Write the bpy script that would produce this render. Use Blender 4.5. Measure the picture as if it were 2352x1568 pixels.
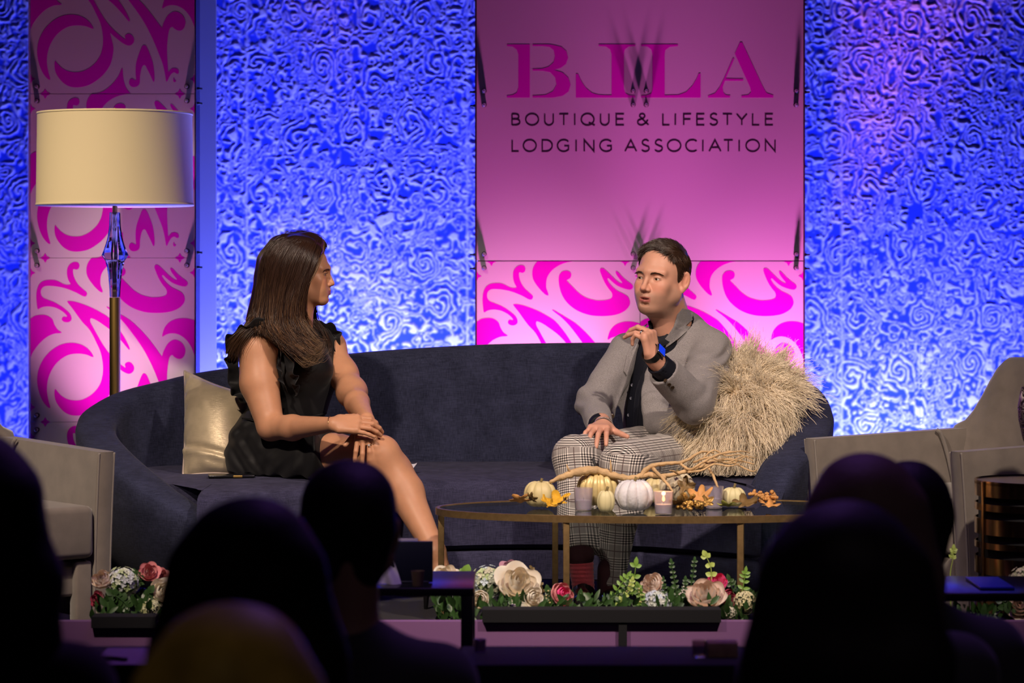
import bpy, bmesh, math, random
import numpy as np
from mathutils import Vector, Matrix
from mathutils.bvhtree import BVHTree

for o in list(bpy.data.objects):
    bpy.data.objects.remove(o)
SC = bpy.context.scene
COL = SC.collection
RNG = np.random.default_rng(7)
random.seed(7)

# ------------------------------------------------------------------ camera
F, PX0, PY0, ZC = 6108.0, 1176.0, 620.0, 1.138      # focal length in pixels, vanishing point, eye height above the stage


def W(px, py, Y):
    """world point seen at photo pixel (px, py) when it stands Y metres away"""
    return np.array([(px - PX0) * Y / F, Y, ZC - (py - PY0) * Y / F])


cd = bpy.data.cameras.new('camera')
cam = bpy.data.objects.new('camera', cd)
COL.objects.link(cam)
cam.location = (0, 0, ZC)
cam.rotation_euler = (math.pi / 2, 0, 0)
cd.sensor_width = 36
cd.lens = F / 2352 * 36
cd.shift_y = (PY0 - 784) / 2352
cd.clip_end = 60
cd.dof.use_dof = True
cd.dof.focus_distance = 9.25
cd.dof.aperture_fstop = 4.0
SC.camera = cam

# ------------------------------------------------------------------ light
SC.view_settings.view_transform = 'Standard'
SC.view_settings.look = 'None'
SC.view_settings.exposure = 0.0
SC.view_settings.gamma = 1
SC.cycles.use_denoising = True
SC.cycles.max_bounces = 8
SC.cycles.sample_clamp_indirect = 4

wd = bpy.data.worlds.new('world')
SC.world = wd
wd.use_nodes = True
wd.node_tree.nodes['Background'].inputs[0].default_value = (0.020, 0.014, 0.022, 1)
wd.node_tree.nodes['Background'].inputs[1].default_value = 0.30


def lamp(name, kind, loc, target, power, color, size=0.3, spot=40, blend=0.5, sy=None):
    ld = bpy.data.lights.new(name, kind)
    ld.energy = power
    ld.color = color
    if kind == 'AREA':
        ld.shape = 'RECTANGLE'
        ld.size = size
        ld.size_y = sy or size
    else:
        ld.shadow_soft_size = size
    if kind == 'SPOT':
        ld.spot_size = math.radians(spot)
        ld.spot_blend = blend
    o = bpy.data.objects.new(name, ld)
    COL.objects.link(o)
    o.location = loc
    o.rotation_euler = (Vector(target) - Vector(loc)).to_track_quat('-Z', 'Y').to_euler()
    return o


WARM = (1.0, 0.80, 0.64)
# stage spots hung in front of and above the stage
lamp('stage_spot', 'SPOT', (-2.0, 4.7, 4.55), (-0.15, 9.2, 0.35), 1050, WARM, 0.10, 36, 0.6)
lamp('stage_spot', 'SPOT', (2.1, 4.6, 4.55), (0.35, 9.1, 0.35), 950, (1.0, 0.82, 0.66), 0.10, 34, 0.6)
lamp('stage_spot', 'SPOT', (-3.3, 5.6, 4.4), (-1.58, 10.4, 1.46), 1150, (1.0, 0.83, 0.62), 0.12, 13, 0.9)
lamp('stage_spot', 'SPOT', (-3.2, 3.6, 4.2), (-1.75, 8.7, 0.3), 420, WARM, 0.12, 15, 0.9)
# blue wash for the relief wall, from the foot of the wall
BLUE = (0.12, 0.14, 1.0)
for x, p in ((-2.60, 15), (-1.05, 76), (-0.47, 82), (1.58, 72), (2.3, 22)):
    lamp('blue_uplight', 'AREA', (x, 11.38, 0.05), (x, 11.93, 1.9), p, BLUE, 0.5, sy=0.10)
# pink uplights at the foot of the lit columns
for x, y, p, c in ((0.14, 11.00, 275, (1.0, 0.17, 0.70)), (1.10, 11.00, 345, (1.0, 0.17, 0.74)), (-1.70, 10.84, 115, (1.0, 0.30, 0.74))):
    lamp('pink_uplight', 'SPOT', (x, y, 0.03), (x, y + .30, 1.35), p, c, 0.08, 60, 1.0)
# added violet wash, an unseen source that rims the dark audience heads
lamp('added_wash', 'AREA', (0.6, 7.0, 3.6), (0.3, 4.2, 0.6), 15, (0.42, 0.16, 1.0), 1.6)

lamp('added_wash', 'AREA', (0.4, 5.9, 3.4), (0.2, 7.6, 0.0), 7, (0.50, 0.20, 1.0), 1.0)  # second wash, added to brighten the stage fascia
lamp('added_fill', 'SPOT', (-0.5, 1.0, 2.6), (-0.31, 3.05, 0.60), 9, (1.0, 0.75, 0.30), 0.1, 22, 0.9)  # unseen warm spot added to lift the blonde head

lamp('added_fill', 'SPOT', (1.2, 1.2, 2.9), (0.72, 4.7, 0.62), 16, (0.85, 0.62, 0.80), 0.15, 34, 0.9)  # unseen spot added to lift the dark heads at the right

# ------------------------------------------------------------------ object helpers


def tag(o, label=None, cat=None, group=None, kind=None):
    if label: o['label'] = label
    if cat: o['category'] = cat
    if group: o['group'] = group
    if kind: o['kind'] = kind
    return o


def empty(name, loc=(0, 0, 0), label=None, cat=None, group=None):
    o = bpy.data.objects.new(name, None)
    COL.objects.link(o)
    o.location = tuple(float(a) for a in loc)
    o.empty_display_size = 0.05
    return tag(o, label, cat, group)


def mesh_obj(name, verts, faces, m=None, parent=None, smooth=True, world=True):
    """verts given in world space; stored relative to the parent's base"""
    me = bpy.data.meshes.new(name)
    v = np.asarray(verts, dtype=np.float32).reshape(-1, 3)
    if parent is not None and world:
        p = parent
        off = np.zeros(3)
        while p is not None:
            off = off + np.array(p.location)
            p = p.parent
        v = v - off.astype(np.float32)
    if isinstance(faces, np.ndarray):
        n = faces.shape[1]
        me.vertices.add(len(v))
        me.vertices.foreach_set('co', v.ravel())
        me.loops.add(faces.size)
        me.loops.foreach_set('vertex_index', faces.astype(np.int32).ravel())
        me.polygons.add(len(faces))
        me.polygons.foreach_set('loop_start', np.arange(0, faces.size, n, dtype=np.int32))
        me.polygons.foreach_set('loop_total', np.full(len(faces), n, dtype=np.int32))
        me.update(calc_edges=True)
    else:
        me.from_pydata([tuple(a) for a in v.tolist()], [], [tuple(f) for f in faces])
    me.validate()
    if smooth:
        me.polygons.foreach_set('use_smooth', np.ones(len(me.polygons), dtype=bool))
    me.update()
    o = bpy.data.objects.new(name, me)
    COL.objects.link(o)
    if m: me.materials.append(m)
    if parent is not None: o.parent = parent
    return o


def auto_sharp(o, deg=35):
    me = o.data
    bm = bmesh.new(); bm.from_mesh(me)
    lim = math.radians(deg)
    for e in bm.edges:
        if len(e.link_faces) == 2 and e.calc_face_angle(0) > lim: e.smooth = False
    bm.to_mesh(me); bm.free()
    return o


def set_col(o, cols, name='tint'):
    me = o.data
    a = me.attributes.new(name, 'FLOAT_COLOR', 'POINT')
    c = np.ones((len(me.vertices), 4), dtype=np.float32)
    c[:, :3] = cols
    a.data.foreach_set('color', c.ravel())


def set_vec(o, vec, name):
    a = o.data.attributes.new(name, 'FLOAT_VECTOR', 'POINT')
    a.data.foreach_set('vector', np.asarray(vec, dtype=np.float32).ravel())


class MB:
    """collects shapes for one mesh"""
    def __init__(s): s.v = []; s.f = []

    def add(s, v, f):
        b = len(s.v)
        s.v += [tuple(float(c) for c in p) for p in v]
        s.f += [tuple(i + b for i in q) for q in f]
        return s

    def box(s, lo, hi, bevel=0.0, M=None):
        bm = bmesh.new()
        bmesh.ops.create_cube(bm, size=1)
        lo = Vector(lo); hi = Vector(hi)
        for v in bm.verts:
            v.co = Vector([(lo[i] + hi[i]) / 2 + v.co[i] * (hi[i] - lo[i]) for i in range(3)])
        if bevel > 0:
            bmesh.ops.bevel(bm, geom=list(bm.edges), offset=bevel, segments=3, affect='EDGES', profile=0.5)
        if M is not None: bm.transform(M)
        bm.verts.ensure_lookup_table()
        s.add([v.co for v in bm.verts], [[v.index for v in f.verts] for f in bm.faces])
        bm.free()
        return s

    def tube(s, pts, rad, n=10, cap=True):
        pts = [Vector(p) for p in pts]
        if not hasattr(rad, '__len__'): rad = [rad] * len(pts)
        V = []; Fc = []
        t0 = (pts[1] - pts[0]).normalized()
        up = Vector((0, 0, 1)) if abs(t0.z) < 0.9 else Vector((1, 0, 0))
        a = t0.cross(up).normalized()
        for i, p in enumerate(pts):
            t = (pts[min(i + 1, len(pts) - 1)] - pts[max(i - 1, 0)]).normalized()
            a = (a - t * a.dot(t)).normalized()
            b = t.cross(a)
            for k in range(n):
                an = 2 * math.pi * k / n
                V.append(p + (a * math.cos(an) + b * math.sin(an)) * rad[i])
        for i in range(len(pts) - 1):
            for k in range(n):
                k2 = (k + 1) % n
                Fc.append((i * n + k, i * n + k2, (i + 1) * n + k2, (i + 1) * n + k))
        if cap:
            Fc.append(tuple(range(n))[::-1]); Fc.append(tuple((len(pts) - 1) * n + k for k in range(n)))
        return s.add(V, Fc)

    def lathe(s, prof, n=48, M=None, squash=None):
        V = []; Fc = []
        for r, z in prof:
            for k in range(n):
                an = 2 * math.pi * k / n
                v = Vector((r * math.cos(an), r * math.sin(an), z))
                V.append(M @ v if M is not None else v)
        for i in range(len(prof) - 1):
            for k in range(n):
                k2 = (k + 1) % n
                Fc.append((i * n + k, i * n + k2, (i + 1) * n + k2, (i + 1) * n + k))
        if prof[0][0] > 1e-5: Fc.append(tuple(range(n))[::-1])
        if prof[-1][0] > 1e-5: Fc.append(tuple((len(prof) - 1) * n + k for k in range(n)))
        return s.add(V, Fc)

    def build(s, name, m=None, parent=None, smooth=True, sharp=None):
        o = mesh_obj(name, s.v, s.f, m, parent, smooth)
        if sharp: auto_sharp(o, sharp)
        return o


def copy_tree(o, parent=None):
    c = o.copy(); COL.objects.link(c)
    if parent is not None: c.parent = parent
    for ch in list(o.children): copy_tree(ch, c)
    return c


# ------------------------------------------------------------------ materials
def nt(m): return m.node_tree.nodes, m.node_tree.links


def mat(name, col, rough=0.6, metal=0.0, spec=0.5, bump=None, var=None, sheen=0.0, trans=0.0, ior=1.45, emit=None, sub=0.0, coat=0.0, attr=None, aniso=None):
    """bump=(scale, strength, distance) noise relief, var=(scale, amount) colour variation, attr: colour attribute used as base"""
    m = bpy.data.materials.new(name)
    m.use_nodes = True
    N, L = nt(m)
    b = N['Principled BSDF']
    I = b.inputs
    I['Base Color'].default_value = (*col, 1)
    I['Roughness'].default_value = rough
    I['Metallic'].default_value = metal
    I['Specular IOR Level'].default_value = spec
    I['IOR'].default_value = ior
    I['Transmission Weight'].default_value = trans
    I['Sheen Weight'].default_value = sheen
    I['Subsurface Weight'].default_value = sub
    if sub: I['Subsurface Radius'].default_value = (0.012, 0.004, 0.002); I['Subsurface Scale'].default_value = 1.0
    I['Coat Weight'].default_value = coat
    if emit:
        I['Emission Color'].default_value = (*emit[0], 1); I['Emission Strength'].default_value = emit[1]
    tc = N.new('ShaderNodeTexCoord')
    src = None
    if attr:
        at = N.new('ShaderNodeAttribute'); at.attribute_name = attr
        src = at.outputs['Color']
    if var:
        ns = N.new('ShaderNodeTexNoise'); ns.inputs['Scale'].default_value = var[0]; ns.inputs['Detail'].default_value = 5
        L.new(tc.outputs['Object'], ns.inputs['Vector'])
        mr = N.new('ShaderNodeMapRange')
        mr.inputs['To Min'].default_value = 1 - var[1]; mr.inputs['To Max'].default_value = 1 + var[1]
        mr.inputs['From Min'].default_value = 0.25; mr.inputs['From Max'].default_value = 0.75
        L.new(ns.outputs['Fac'], mr.inputs['Value'])
        mx = N.new('ShaderNodeVectorMath'); mx.operation = 'SCALE'
        if src is None: mx.inputs[0].default_value = col
        else: L.new(src, mx.inputs[0])
        L.new(mr.outputs['Result'], mx.inputs['Scale'])
        src = mx.outputs['Vector']
    if src is not None: L.new(src, I['Base Color'])
    if bump:
        n2 = N.new('ShaderNodeTexNoise'); n2.inputs['Scale'].default_value = bump[0]; n2.inputs['Detail'].default_value = 3
        L.new(tc.outputs['Object'], n2.inputs['Vector'])
        bp = N.new('ShaderNodeBump'); bp.inputs['Strength'].default_value = bump[1]; bp.inputs['Distance'].default_value = bump[2]
        L.new(n2.outputs['Fac'], bp.inputs['Height'])
        L.new(bp.outputs['Normal'], I['Normal'])
    return m


def mathn(N, L, op, a, b=None, c=None):
    n = N.new('ShaderNodeMath'); n.operation = op
    for i, x in enumerate((a, b, c)):
        if x is None: continue
        if isinstance(x, (int, float)): n.inputs[i].default_value = x
        else: L.new(x, n.inputs[i])
    return n.outputs[0]


def weave_mat(name, c1, c2, scale=900, rough=0.9, mottle=0.25, sheen=0.3, bumpd=0.0006):
    """cloth: slubby threads in two directions"""
    m = mat(name, c1, rough=rough, sheen=sheen, spec=0.2)
    N, L = nt(m)
    b = N['Principled BSDF']
    tc = N.new('ShaderNodeTexCoord')
    outs = []
    for sc in ((scale * 0.08, scale * 0.08, scale), (scale, scale, scale * 0.08)):
        mp = N.new('ShaderNodeMapping'); mp.inputs['Scale'].default_value = sc
        L.new(tc.outputs['Object'], mp.inputs['Vector'])
        ns = N.new('ShaderNodeTexNoise'); ns.inputs['Scale'].default_value = 1.0; ns.inputs['Detail'].default_value = 2
        L.new(mp.outputs['Vector'], ns.inputs['Vector'])
        outs.append(ns.outputs['Fac'])
    s = mathn(N, L, 'ADD', outs[0], outs[1])
    ns = N.new('ShaderNodeTexNoise'); ns.inputs['Scale'].default_value = 9; ns.inputs['Detail'].default_value = 6
    L.new(tc.outputs['Object'], ns.inputs['Vector'])
    s2 = mathn(N, L, 'MULTIPLY_ADD', ns.outputs['Fac'], mottle * 4, s)
    mr = N.new('ShaderNodeMapRange'); mr.inputs['From Min'].default_value = 0.7 + mottle * 2 - .05; mr.inputs['From Max'].default_value = 1.3 + mottle * 2 + .05
    L.new(s2, mr.inputs['Value'])
    mx = N.new('ShaderNodeMix'); mx.data_type = 'RGBA'
    mx.inputs[6].default_value = (*c1, 1); mx.inputs[7].default_value = (*c2, 1)
    L.new(mr.outputs['Result'], mx.inputs[0])
    L.new(mx.outputs[2], b.inputs['Base Color'])
    bp = N.new('ShaderNodeBump'); bp.inputs['Strength'].default_value = 0.5; bp.inputs['Distance'].default_value = bumpd
    L.new(s, bp.inputs['Height']); L.new(bp.outputs['Normal'], b.inputs['Normal'])
    return m


# ------------------------------------------------------------------ 2-D helpers
def catmull(pts, n=6, closed=True):
    P = np.asarray(pts, dtype=float)
    out = []
    m = len(P)
    rng = range(m) if closed else range(m - 1)
    for i in rng:
        if closed:
            p0, p1, p2, p3 = P[(i - 1) % m], P[i], P[(i + 1) % m], P[(i + 2) % m]
        else:
            p0, p1, p2, p3 = P[max(i - 1, 0)], P[i], P[i + 1], P[min(i + 2, m - 1)]
        for k in range(n):
            t = k / n
            out.append(0.5 * ((2 * p1) + (p2 - p0) * t + (2 * p0 - 5 * p1 + 4 * p2 - p3) * t * t + (-p0 + 3 * p1 - 3 * p2 + p3) * t ** 3))
    if not closed: out.append(P[-1])
    return np.array(out)


def curve_plate(name, loops, y0, thick, m, parent=None):
    """flat plate standing in the XZ plane at depth y0 (front face), loops of (X, Z); inner loops cut holes"""
    cu = bpy.data.curves.new(name, 'CURVE')
    cu.dimensions = '2D'; cu.fill_mode = 'BOTH'; cu.extrude = thick / 2
    for lp in loops:
        s = cu.splines.new('POLY'); s.points.add(len(lp) - 1)
        for i, (x, z) in enumerate(lp): s.points[i].co = (x, z, 0, 1)
        s.use_cyclic_u = True
    tmp = bpy.data.objects.new('tmp', cu); COL.objects.link(tmp)
    dg = bpy.context.evaluated_depsgraph_get(); dg.update()
    me = bpy.data.meshes.new_from_object(tmp.evaluated_get(dg))
    bpy.data.objects.remove(tmp); bpy.data.curves.remove(cu)
    co = np.empty(len(me.vertices) * 3, dtype=np.float32); me.vertices.foreach_get('co', co); co = co.reshape(-1, 3)
    new = np.stack([co[:, 0], y0 + thick / 2 - co[:, 2], co[:, 1]], 1)
    p = parent
    while p is not None: new = new - np.array(p.location, dtype=np.float32); p = p.parent
    me.vertices.foreach_set('co', new.astype(np.float32).ravel()); me.update()
    me.name = name; me.materials.clear(); me.materials.append(m)
    o = bpy.data.objects.new(name, me); COL.objects.link(o)
    if parent is not None: o.parent = parent
    return o


def vnoise(x, y, seed=0):
    r = np.random.default_rng(seed).random((257, 257)).astype(np.float32)
    xi = np.floor(x).astype(int); yi = np.floor(y).astype(int)
    fx = x - xi; fy = y - yi
    fx = fx * fx * fx * (fx * (fx * 6 - 15) + 10); fy = fy * fy * fy * (fy * (fy * 6 - 15) + 10)
    g = lambda a, b: r[a % 257, b % 257]
    return (g(xi, yi) * (1 - fx) + g(xi + 1, yi) * fx) * (1 - fy) + (g(xi, yi + 1) * (1 - fx) + g(xi + 1, yi + 1) * fx) * fy


def fbm(x, y, seed=0, oct=3):
    s = 0; a = 1; t = 0
    for i in range(oct):
        s = s + a * vnoise(x * 2 ** i + 7.3 * i, y * 2 ** i + 3.1 * i, seed + i); t += a; a *= 0.5
    return s / t


def n3(p, s, seed=0):
    """cheap smooth 3-D noise, -1..1"""
    x, y, z = p[..., 0] * s, p[..., 1] * s, p[..., 2] * s
    return (np.sin(x * 1.7 + 1.3 * np.sin(y * 1.1 + seed) + seed) + np.sin(y * 1.9 + 1.4 * np.sin(z * 1.3 - seed) + 2.1 * seed) + np.sin(z * 1.6 + 1.2 * np.sin(x * 1.2 + .5 * seed) - seed)) / 3
# ================================================================== the setting
M_stage = mat('stage_carpet', (0.020, 0.018, 0.022), 0.95, bump=(400, .5, .002))
M_black = mat('black_cloth', (0.006, 0.006, 0.008), 0.9)
M_dark = mat('dark_wall_paint', (0.010, 0.009, 0.012), 0.9)
M_blueflat = mat('smooth_white_panel', (0.40, 0.40, 0.42), 0.55)
M_relief = mat('relief_shade_tint', (0.80, 0.80, 0.82), 0.45, spec=0.3, attr='tint')


def tab(name, lo, hi, m, bevel=0):
    o = MB().box(lo, hi, bevel).build(name, m, smooth=False)
    o['kind'] = 'structure'
    return o


bx_ = lambda px: (px - PX0) * 7.66 / F
tab('floor', (-4.5, -1.5, -0.60), (4.5, 7.70, -0.50), M_dark)
tab('floor_stage', (-4.5, 7.72, -0.50), (4.5, 12.3, 0.0), M_stage)
tab('wall_back', (-4.5, 12.32, -0.60), (4.5, 12.42, 4.7), M_dark)
tab('wall_left', (-4.6, -1.5, -0.60), (-4.5, 12.42, 4.7), M_dark)
tab('wall_right', (4.5, -1.5, -0.60), (4.6, 12.42, 4.7), M_dark)
tab('ceiling', (-4.6, -1.5, 4.7), (4.6, 12.42, 4.8), M_dark)
M_fascia = mat('stage_fascia_satin', (0.24, 0.11, 0.27), 0.5)
FA = tab('trim_1', (-4.4, 7.66, -0.47), (4.4, 7.70, 0.126), M_fascia)
tab('trim_2', (bx_(1108), 7.64, 0.126), (bx_(1655), 7.72, 0.162), M_black)
tab('trim_3', (bx_(212), 7.64, 0.110), (bx_(358), 7.72, 0.142), M_black)
for i_, x in enumerate((-2.33, bx_(1430), 2.3)):
    tab('trim_%d' % (4 + i_), (x - .012, 7.645, -0.47), (x + .012, 7.662, 0.12), M_black)

# relief wall: panels of folded-ribbon rosettes, a real height field
def relief_panel(x0, x1, label, seed):
    h = 0.0046
    z0, z1 = 0.0, 2.55
    nx = int((x1 - x0) / h) + 1; nz = int((z1 - z0) / h) + 1
    X, Z = np.meshgrid(np.linspace(x0, x1, nx), np.linspace(z0, z1, nz))
    # repeating rosettes on a jittered lattice
    c = 0.27
    ix = np.floor(X / c); iz = np.floor(Z / c)
    best = np.full(X.shape, 9.0); bx = np.zeros(X.shape); bz = np.zeros(X.shape)
    rs = np.random.default_rng(5).random((64, 64, 2))
    for a in (-1, 0, 1):
        for b in (-1, 0, 1):
            gi = (ix + a).astype(int); gj = (iz + b).astype(int)
            jx = (gi + .5 + .35 * (gj % 2) + .3 * (rs[gi % 64, gj % 64, 0] - .5)) * c; jz = (gj + .5 + .4 * (rs[gi % 64, gj % 64, 1] - .5)) * c
            d = np.hypot((X - jx) * 1.15, Z - jz)
            k = d < best
            best = np.where(k, d, best); bx = np.where(k, X - jx, bx); bz = np.where(k, Z - jz, bz)
    th = np.arctan2(bz, bx)
    w1 = fbm(X * 13, Z * 13, 21, 3) - .5; w2 = fbm(X * 13 + 40, Z * 13, 33, 3) - .5
    r = best + 0.075 * w1
    ros = r / 0.030 * 2 * math.pi + 2 * th + 13.0 * w2 + 5 * (fbm(X * 30, Z * 30, 19, 1) - .5)                   # petals wound round a centre
    ux = X + 0.16 * w2; uz = Z + 0.16 * w1                              # folded ribbons between them
    fl = fbm(ux * 6.5 + 3, uz * 11, 55, 2) * 2 * math.pi * 11.0
    wgt = np.clip((0.100 + .10 * w2 - best) / 0.035, 0, 1); wgt = wgt * wgt * (3 - 2 * wgt)
    q = fl + 9 * fbm(X * 24, Z * 24, 71, 1)
    c1 = 1 - np.abs(np.sin(ros / 2 + .4)); c2 = 1 - np.abs(np.sin(q / 2))
    hgt = wgt * c1 + (1 - wgt) * c2
    brk = vnoise(X * 42, Z * 42, 91)
    hh = np.clip((hgt - .26) / .34 + (brk - .5) * .9, 0, 1)
    hh = hh * hh * (3 - 2 * hh)
    seam = np.clip(1 - np.abs((X - x0) - .60 * (x1 - x0)) / .007, 0, 1)
    hh = np.maximum(hh, seam * .8)
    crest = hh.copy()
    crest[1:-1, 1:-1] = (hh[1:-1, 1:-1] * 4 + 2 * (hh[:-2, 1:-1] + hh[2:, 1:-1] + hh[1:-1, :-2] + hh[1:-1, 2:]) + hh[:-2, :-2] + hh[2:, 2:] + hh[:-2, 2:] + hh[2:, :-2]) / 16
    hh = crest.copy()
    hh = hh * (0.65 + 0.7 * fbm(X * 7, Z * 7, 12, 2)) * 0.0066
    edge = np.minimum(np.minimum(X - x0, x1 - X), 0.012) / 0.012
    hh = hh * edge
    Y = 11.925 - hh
    V = np.stack([X, Y, Z], -1).reshape(-1, 3)
    idx = np.arange(nx * nz).reshape(nz, nx)
    Fq = np.stack([idx[:-1, :-1], idx[:-1, 1:], idx[1:, 1:], idx[1:, :-1]], -1).reshape(-1, 4)
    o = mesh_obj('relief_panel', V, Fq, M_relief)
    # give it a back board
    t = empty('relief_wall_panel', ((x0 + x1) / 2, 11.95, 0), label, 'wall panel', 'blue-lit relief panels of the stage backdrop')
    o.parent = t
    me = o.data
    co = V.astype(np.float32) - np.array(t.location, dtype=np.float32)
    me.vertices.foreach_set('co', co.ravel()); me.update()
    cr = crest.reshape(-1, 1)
    set_col(o, np.array([[0.04, 0.09, 0.78]]) * (1 - cr) + np.array([[0.92, 0.90, 0.95]]) * cr)  # ridge highlights and valley shade put into the colour by relief height
    MB().box((x0, 11.932, z0), (x1, 11.96, z1)).build('backing_board', M_blueflat, t, smooth=False)


def bx(px, Y): return (px - PX0) * Y / F
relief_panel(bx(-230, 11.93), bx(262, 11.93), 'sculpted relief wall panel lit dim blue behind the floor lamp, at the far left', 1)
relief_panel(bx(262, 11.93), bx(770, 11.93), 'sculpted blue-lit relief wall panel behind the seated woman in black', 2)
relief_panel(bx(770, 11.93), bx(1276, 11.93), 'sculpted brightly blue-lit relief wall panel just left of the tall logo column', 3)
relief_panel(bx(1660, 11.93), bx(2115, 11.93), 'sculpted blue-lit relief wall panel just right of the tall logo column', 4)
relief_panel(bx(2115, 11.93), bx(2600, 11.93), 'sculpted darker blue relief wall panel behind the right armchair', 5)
# smooth strip beside the swirl column
sp = empty('smooth_wall_panel', (bx(465, 11.7), 11.7, 0), 'smooth flat blue-lit panel standing right of the left swirl column', 'wall panel')
MB().box((bx(380, 11.7), 11.68, 0), (bx(497, 11.7), 11.71, 2.55)).build('panel_sheet', M_blueflat, sp, smooth=False)

# ---------------------------------------------------------------- decorative columns
M_frost = mat('frosted_white_acrylic', (0.56, 0.50, 0.54), 0.35, spec=0.4)
M_magenta = mat('magenta_acrylic', (0.62, 0.004, 0.50), 0.16, spec=0.5)
M_clear = mat('clear_edge_acrylic', (0.75, 0.62, 0.72), 0.1, trans=0.6)
M_frame = mat('dark_channel', (0.03, 0.02, 0.03), 0.5)
M_bolt = mat('bolt_steel', (0.75, 0.68, 0.72), 0.3, metal=0.9)
M_boltb = mat('black_spacer', (0.01, 0.01, 0.012), 0.5)
M_ink = mat('dark_vinyl_lettering', (0.030, 0.008, 0.030), 0.5)

A = lambda pts: [((x - 38) / 1479, (y - 60) / 1475) for x, y in pts]
B = lambda pts: [((x - 22) / 2206, (y - 57) / 2206) for x, y in pts]
Cc = lambda pts: [((x - 55) / 2230, 1 - (1272 - y) / 2215) for x, y in pts]
SW = [
    B([(783,545),(760,575),(715,565),(640,525),(540,482),(440,452),(330,435),(235,433),(185,455),(163,500),(168,550),(195,590),(260,620),(340,650),(420,695),(490,745),(545,795),(572,845),(572,890),(540,918),(495,922),(455,905),(443,880),(455,852),(480,845),(505,850),(510,835),(480,800),(430,762),(360,727),(280,710),(210,712),(165,725),(130,745),(115,735),(105,660),(100,570),(110,480),(140,410),(195,365),(270,350),(350,353),(410,375),(460,402),(510,415),(550,412),(558,400),(530,350),(513,280),(515,205),(540,150),(585,115),(635,107),(670,125),(682,160),(670,198),(640,213),(610,207),(595,215),(600,280),(625,350),(670,420),(730,475),(775,515)]),
    B([(1215,183),(1170,200),(1135,250),(1130,330),(1145,420),(1180,520),(1240,610),(1330,690),(1430,745),(1560,785),(1700,797),(1840,790),(1950,765),(2040,715),(2090,650),(2095,590),(2065,530),(2000,488),(1930,455),(1860,400),(1810,340),(1790,300),(1805,288),(1850,330),(1920,385),(2000,420),(2080,440),(2120,432),(2138,400),(2120,365),(2060,320),(2000,270),(1950,215),(1915,188),(1900,200),(1915,245),(1960,305),(1988,340),(1980,352),(1940,335),(1880,285),(1810,215),(1750,160),(1720,147),(1695,155),(1688,185),(1710,250),(1750,340),(1800,420),(1845,475),(1855,520),(1840,555),(1790,575),(1700,585),(1620,580),(1500,545),(1400,480),(1320,400),(1260,340),(1240,315),(1262,300),(1290,280),(1302,240),(1290,205),(1255,185)]),
    A([(370,455),(385,446),(430,450),(500,470),(600,510),(700,565),(755,605),(820,680),(870,750),(905,810),(932,870),(928,885),(910,870),(860,810),(800,745),(755,705),(700,665),(640,625),(590,603),(578,610),(580,640),(612,700)]) +
    Cc([(1030,210),(1130,350),(1240,460),(1325,528),(1345,535),(1338,490),(1375,462),(1420,470),(1460,520),(1462,570),(1430,610),(1380,622),(1310,590),(1230,530),(1170,480),(1140,455),(1160,540),(1182,640),(1175,750),(1140,880),(1060,1000),(960,1090),(840,1160),(710,1187),(600,1180),(510,1135),(440,1060),(395,980),(380,890),(390,828),(420,860),(480,920),(560,965),(660,982),(760,970),(860,920),(940,850),(1000,760),(1030,660),(1040,560),(1030,430),(1000,310),(950,200),(890,80),(835,0)]) + A([(500,630),(420,520)]),
    A([(723,500),(735,498),(790,530),(860,572),(930,615),(1010,685),(1090,770),(1160,860)]) +
    Cc([(1830,370),(1842,378),(1865,310),(1920,215),(1990,165),(2050,165),(2120,210),(2160,290),(2150,370),(2110,415),(2060,420),(2010,395),(1980,370),(1945,400),(1925,500),(1912,640),(1915,780),(1922,900),(1930,975),(1970,935),(2020,927),(2060,945),(2072,980),(2060,1005),(2035,1000),(2005,985),(1965,1010),(1935,1060),(1910,1108),(1895,1095),(1880,1000),(1850,870),(1800,740),(1740,590),(1680,460),(1600,310),(1500,160),(1380,0)]) + A([(860,620),(800,562),(745,520)]),
    Cc([(910,385),(880,330),(820,270),(740,225),(640,203),(530,210),(420,250),(310,330),(220,440),(160,580),(145,720),(165,850),(210,970),(265,1050),(310,1085),(325,1070),(300,980),(280,850),(290,720),(330,600),(400,490),(490,410),(590,362),(700,350),(800,360),(880,390),(905,395)]),
    Cc([(1600,615),(1570,635),(1530,730),(1490,860),(1482,990),(1488,1085),(1460,1080),(1430,1068),(1400,1090),(1393,1130),(1415,1170),(1460,1185),(1510,1170),(1540,1130),(1545,1040),(1560,950),(1585,893),(1615,893),(1640,940),(1690,1040),(1720,1105),(1738,1105),(1742,1020),(1720,860),(1680,740),(1635,640)]),
    Cc([(2005,1055),(1992,1080),(1998,1110),(2015,1117),(2032,1105),(2028,1090),(2012,1085)]),
]
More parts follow.
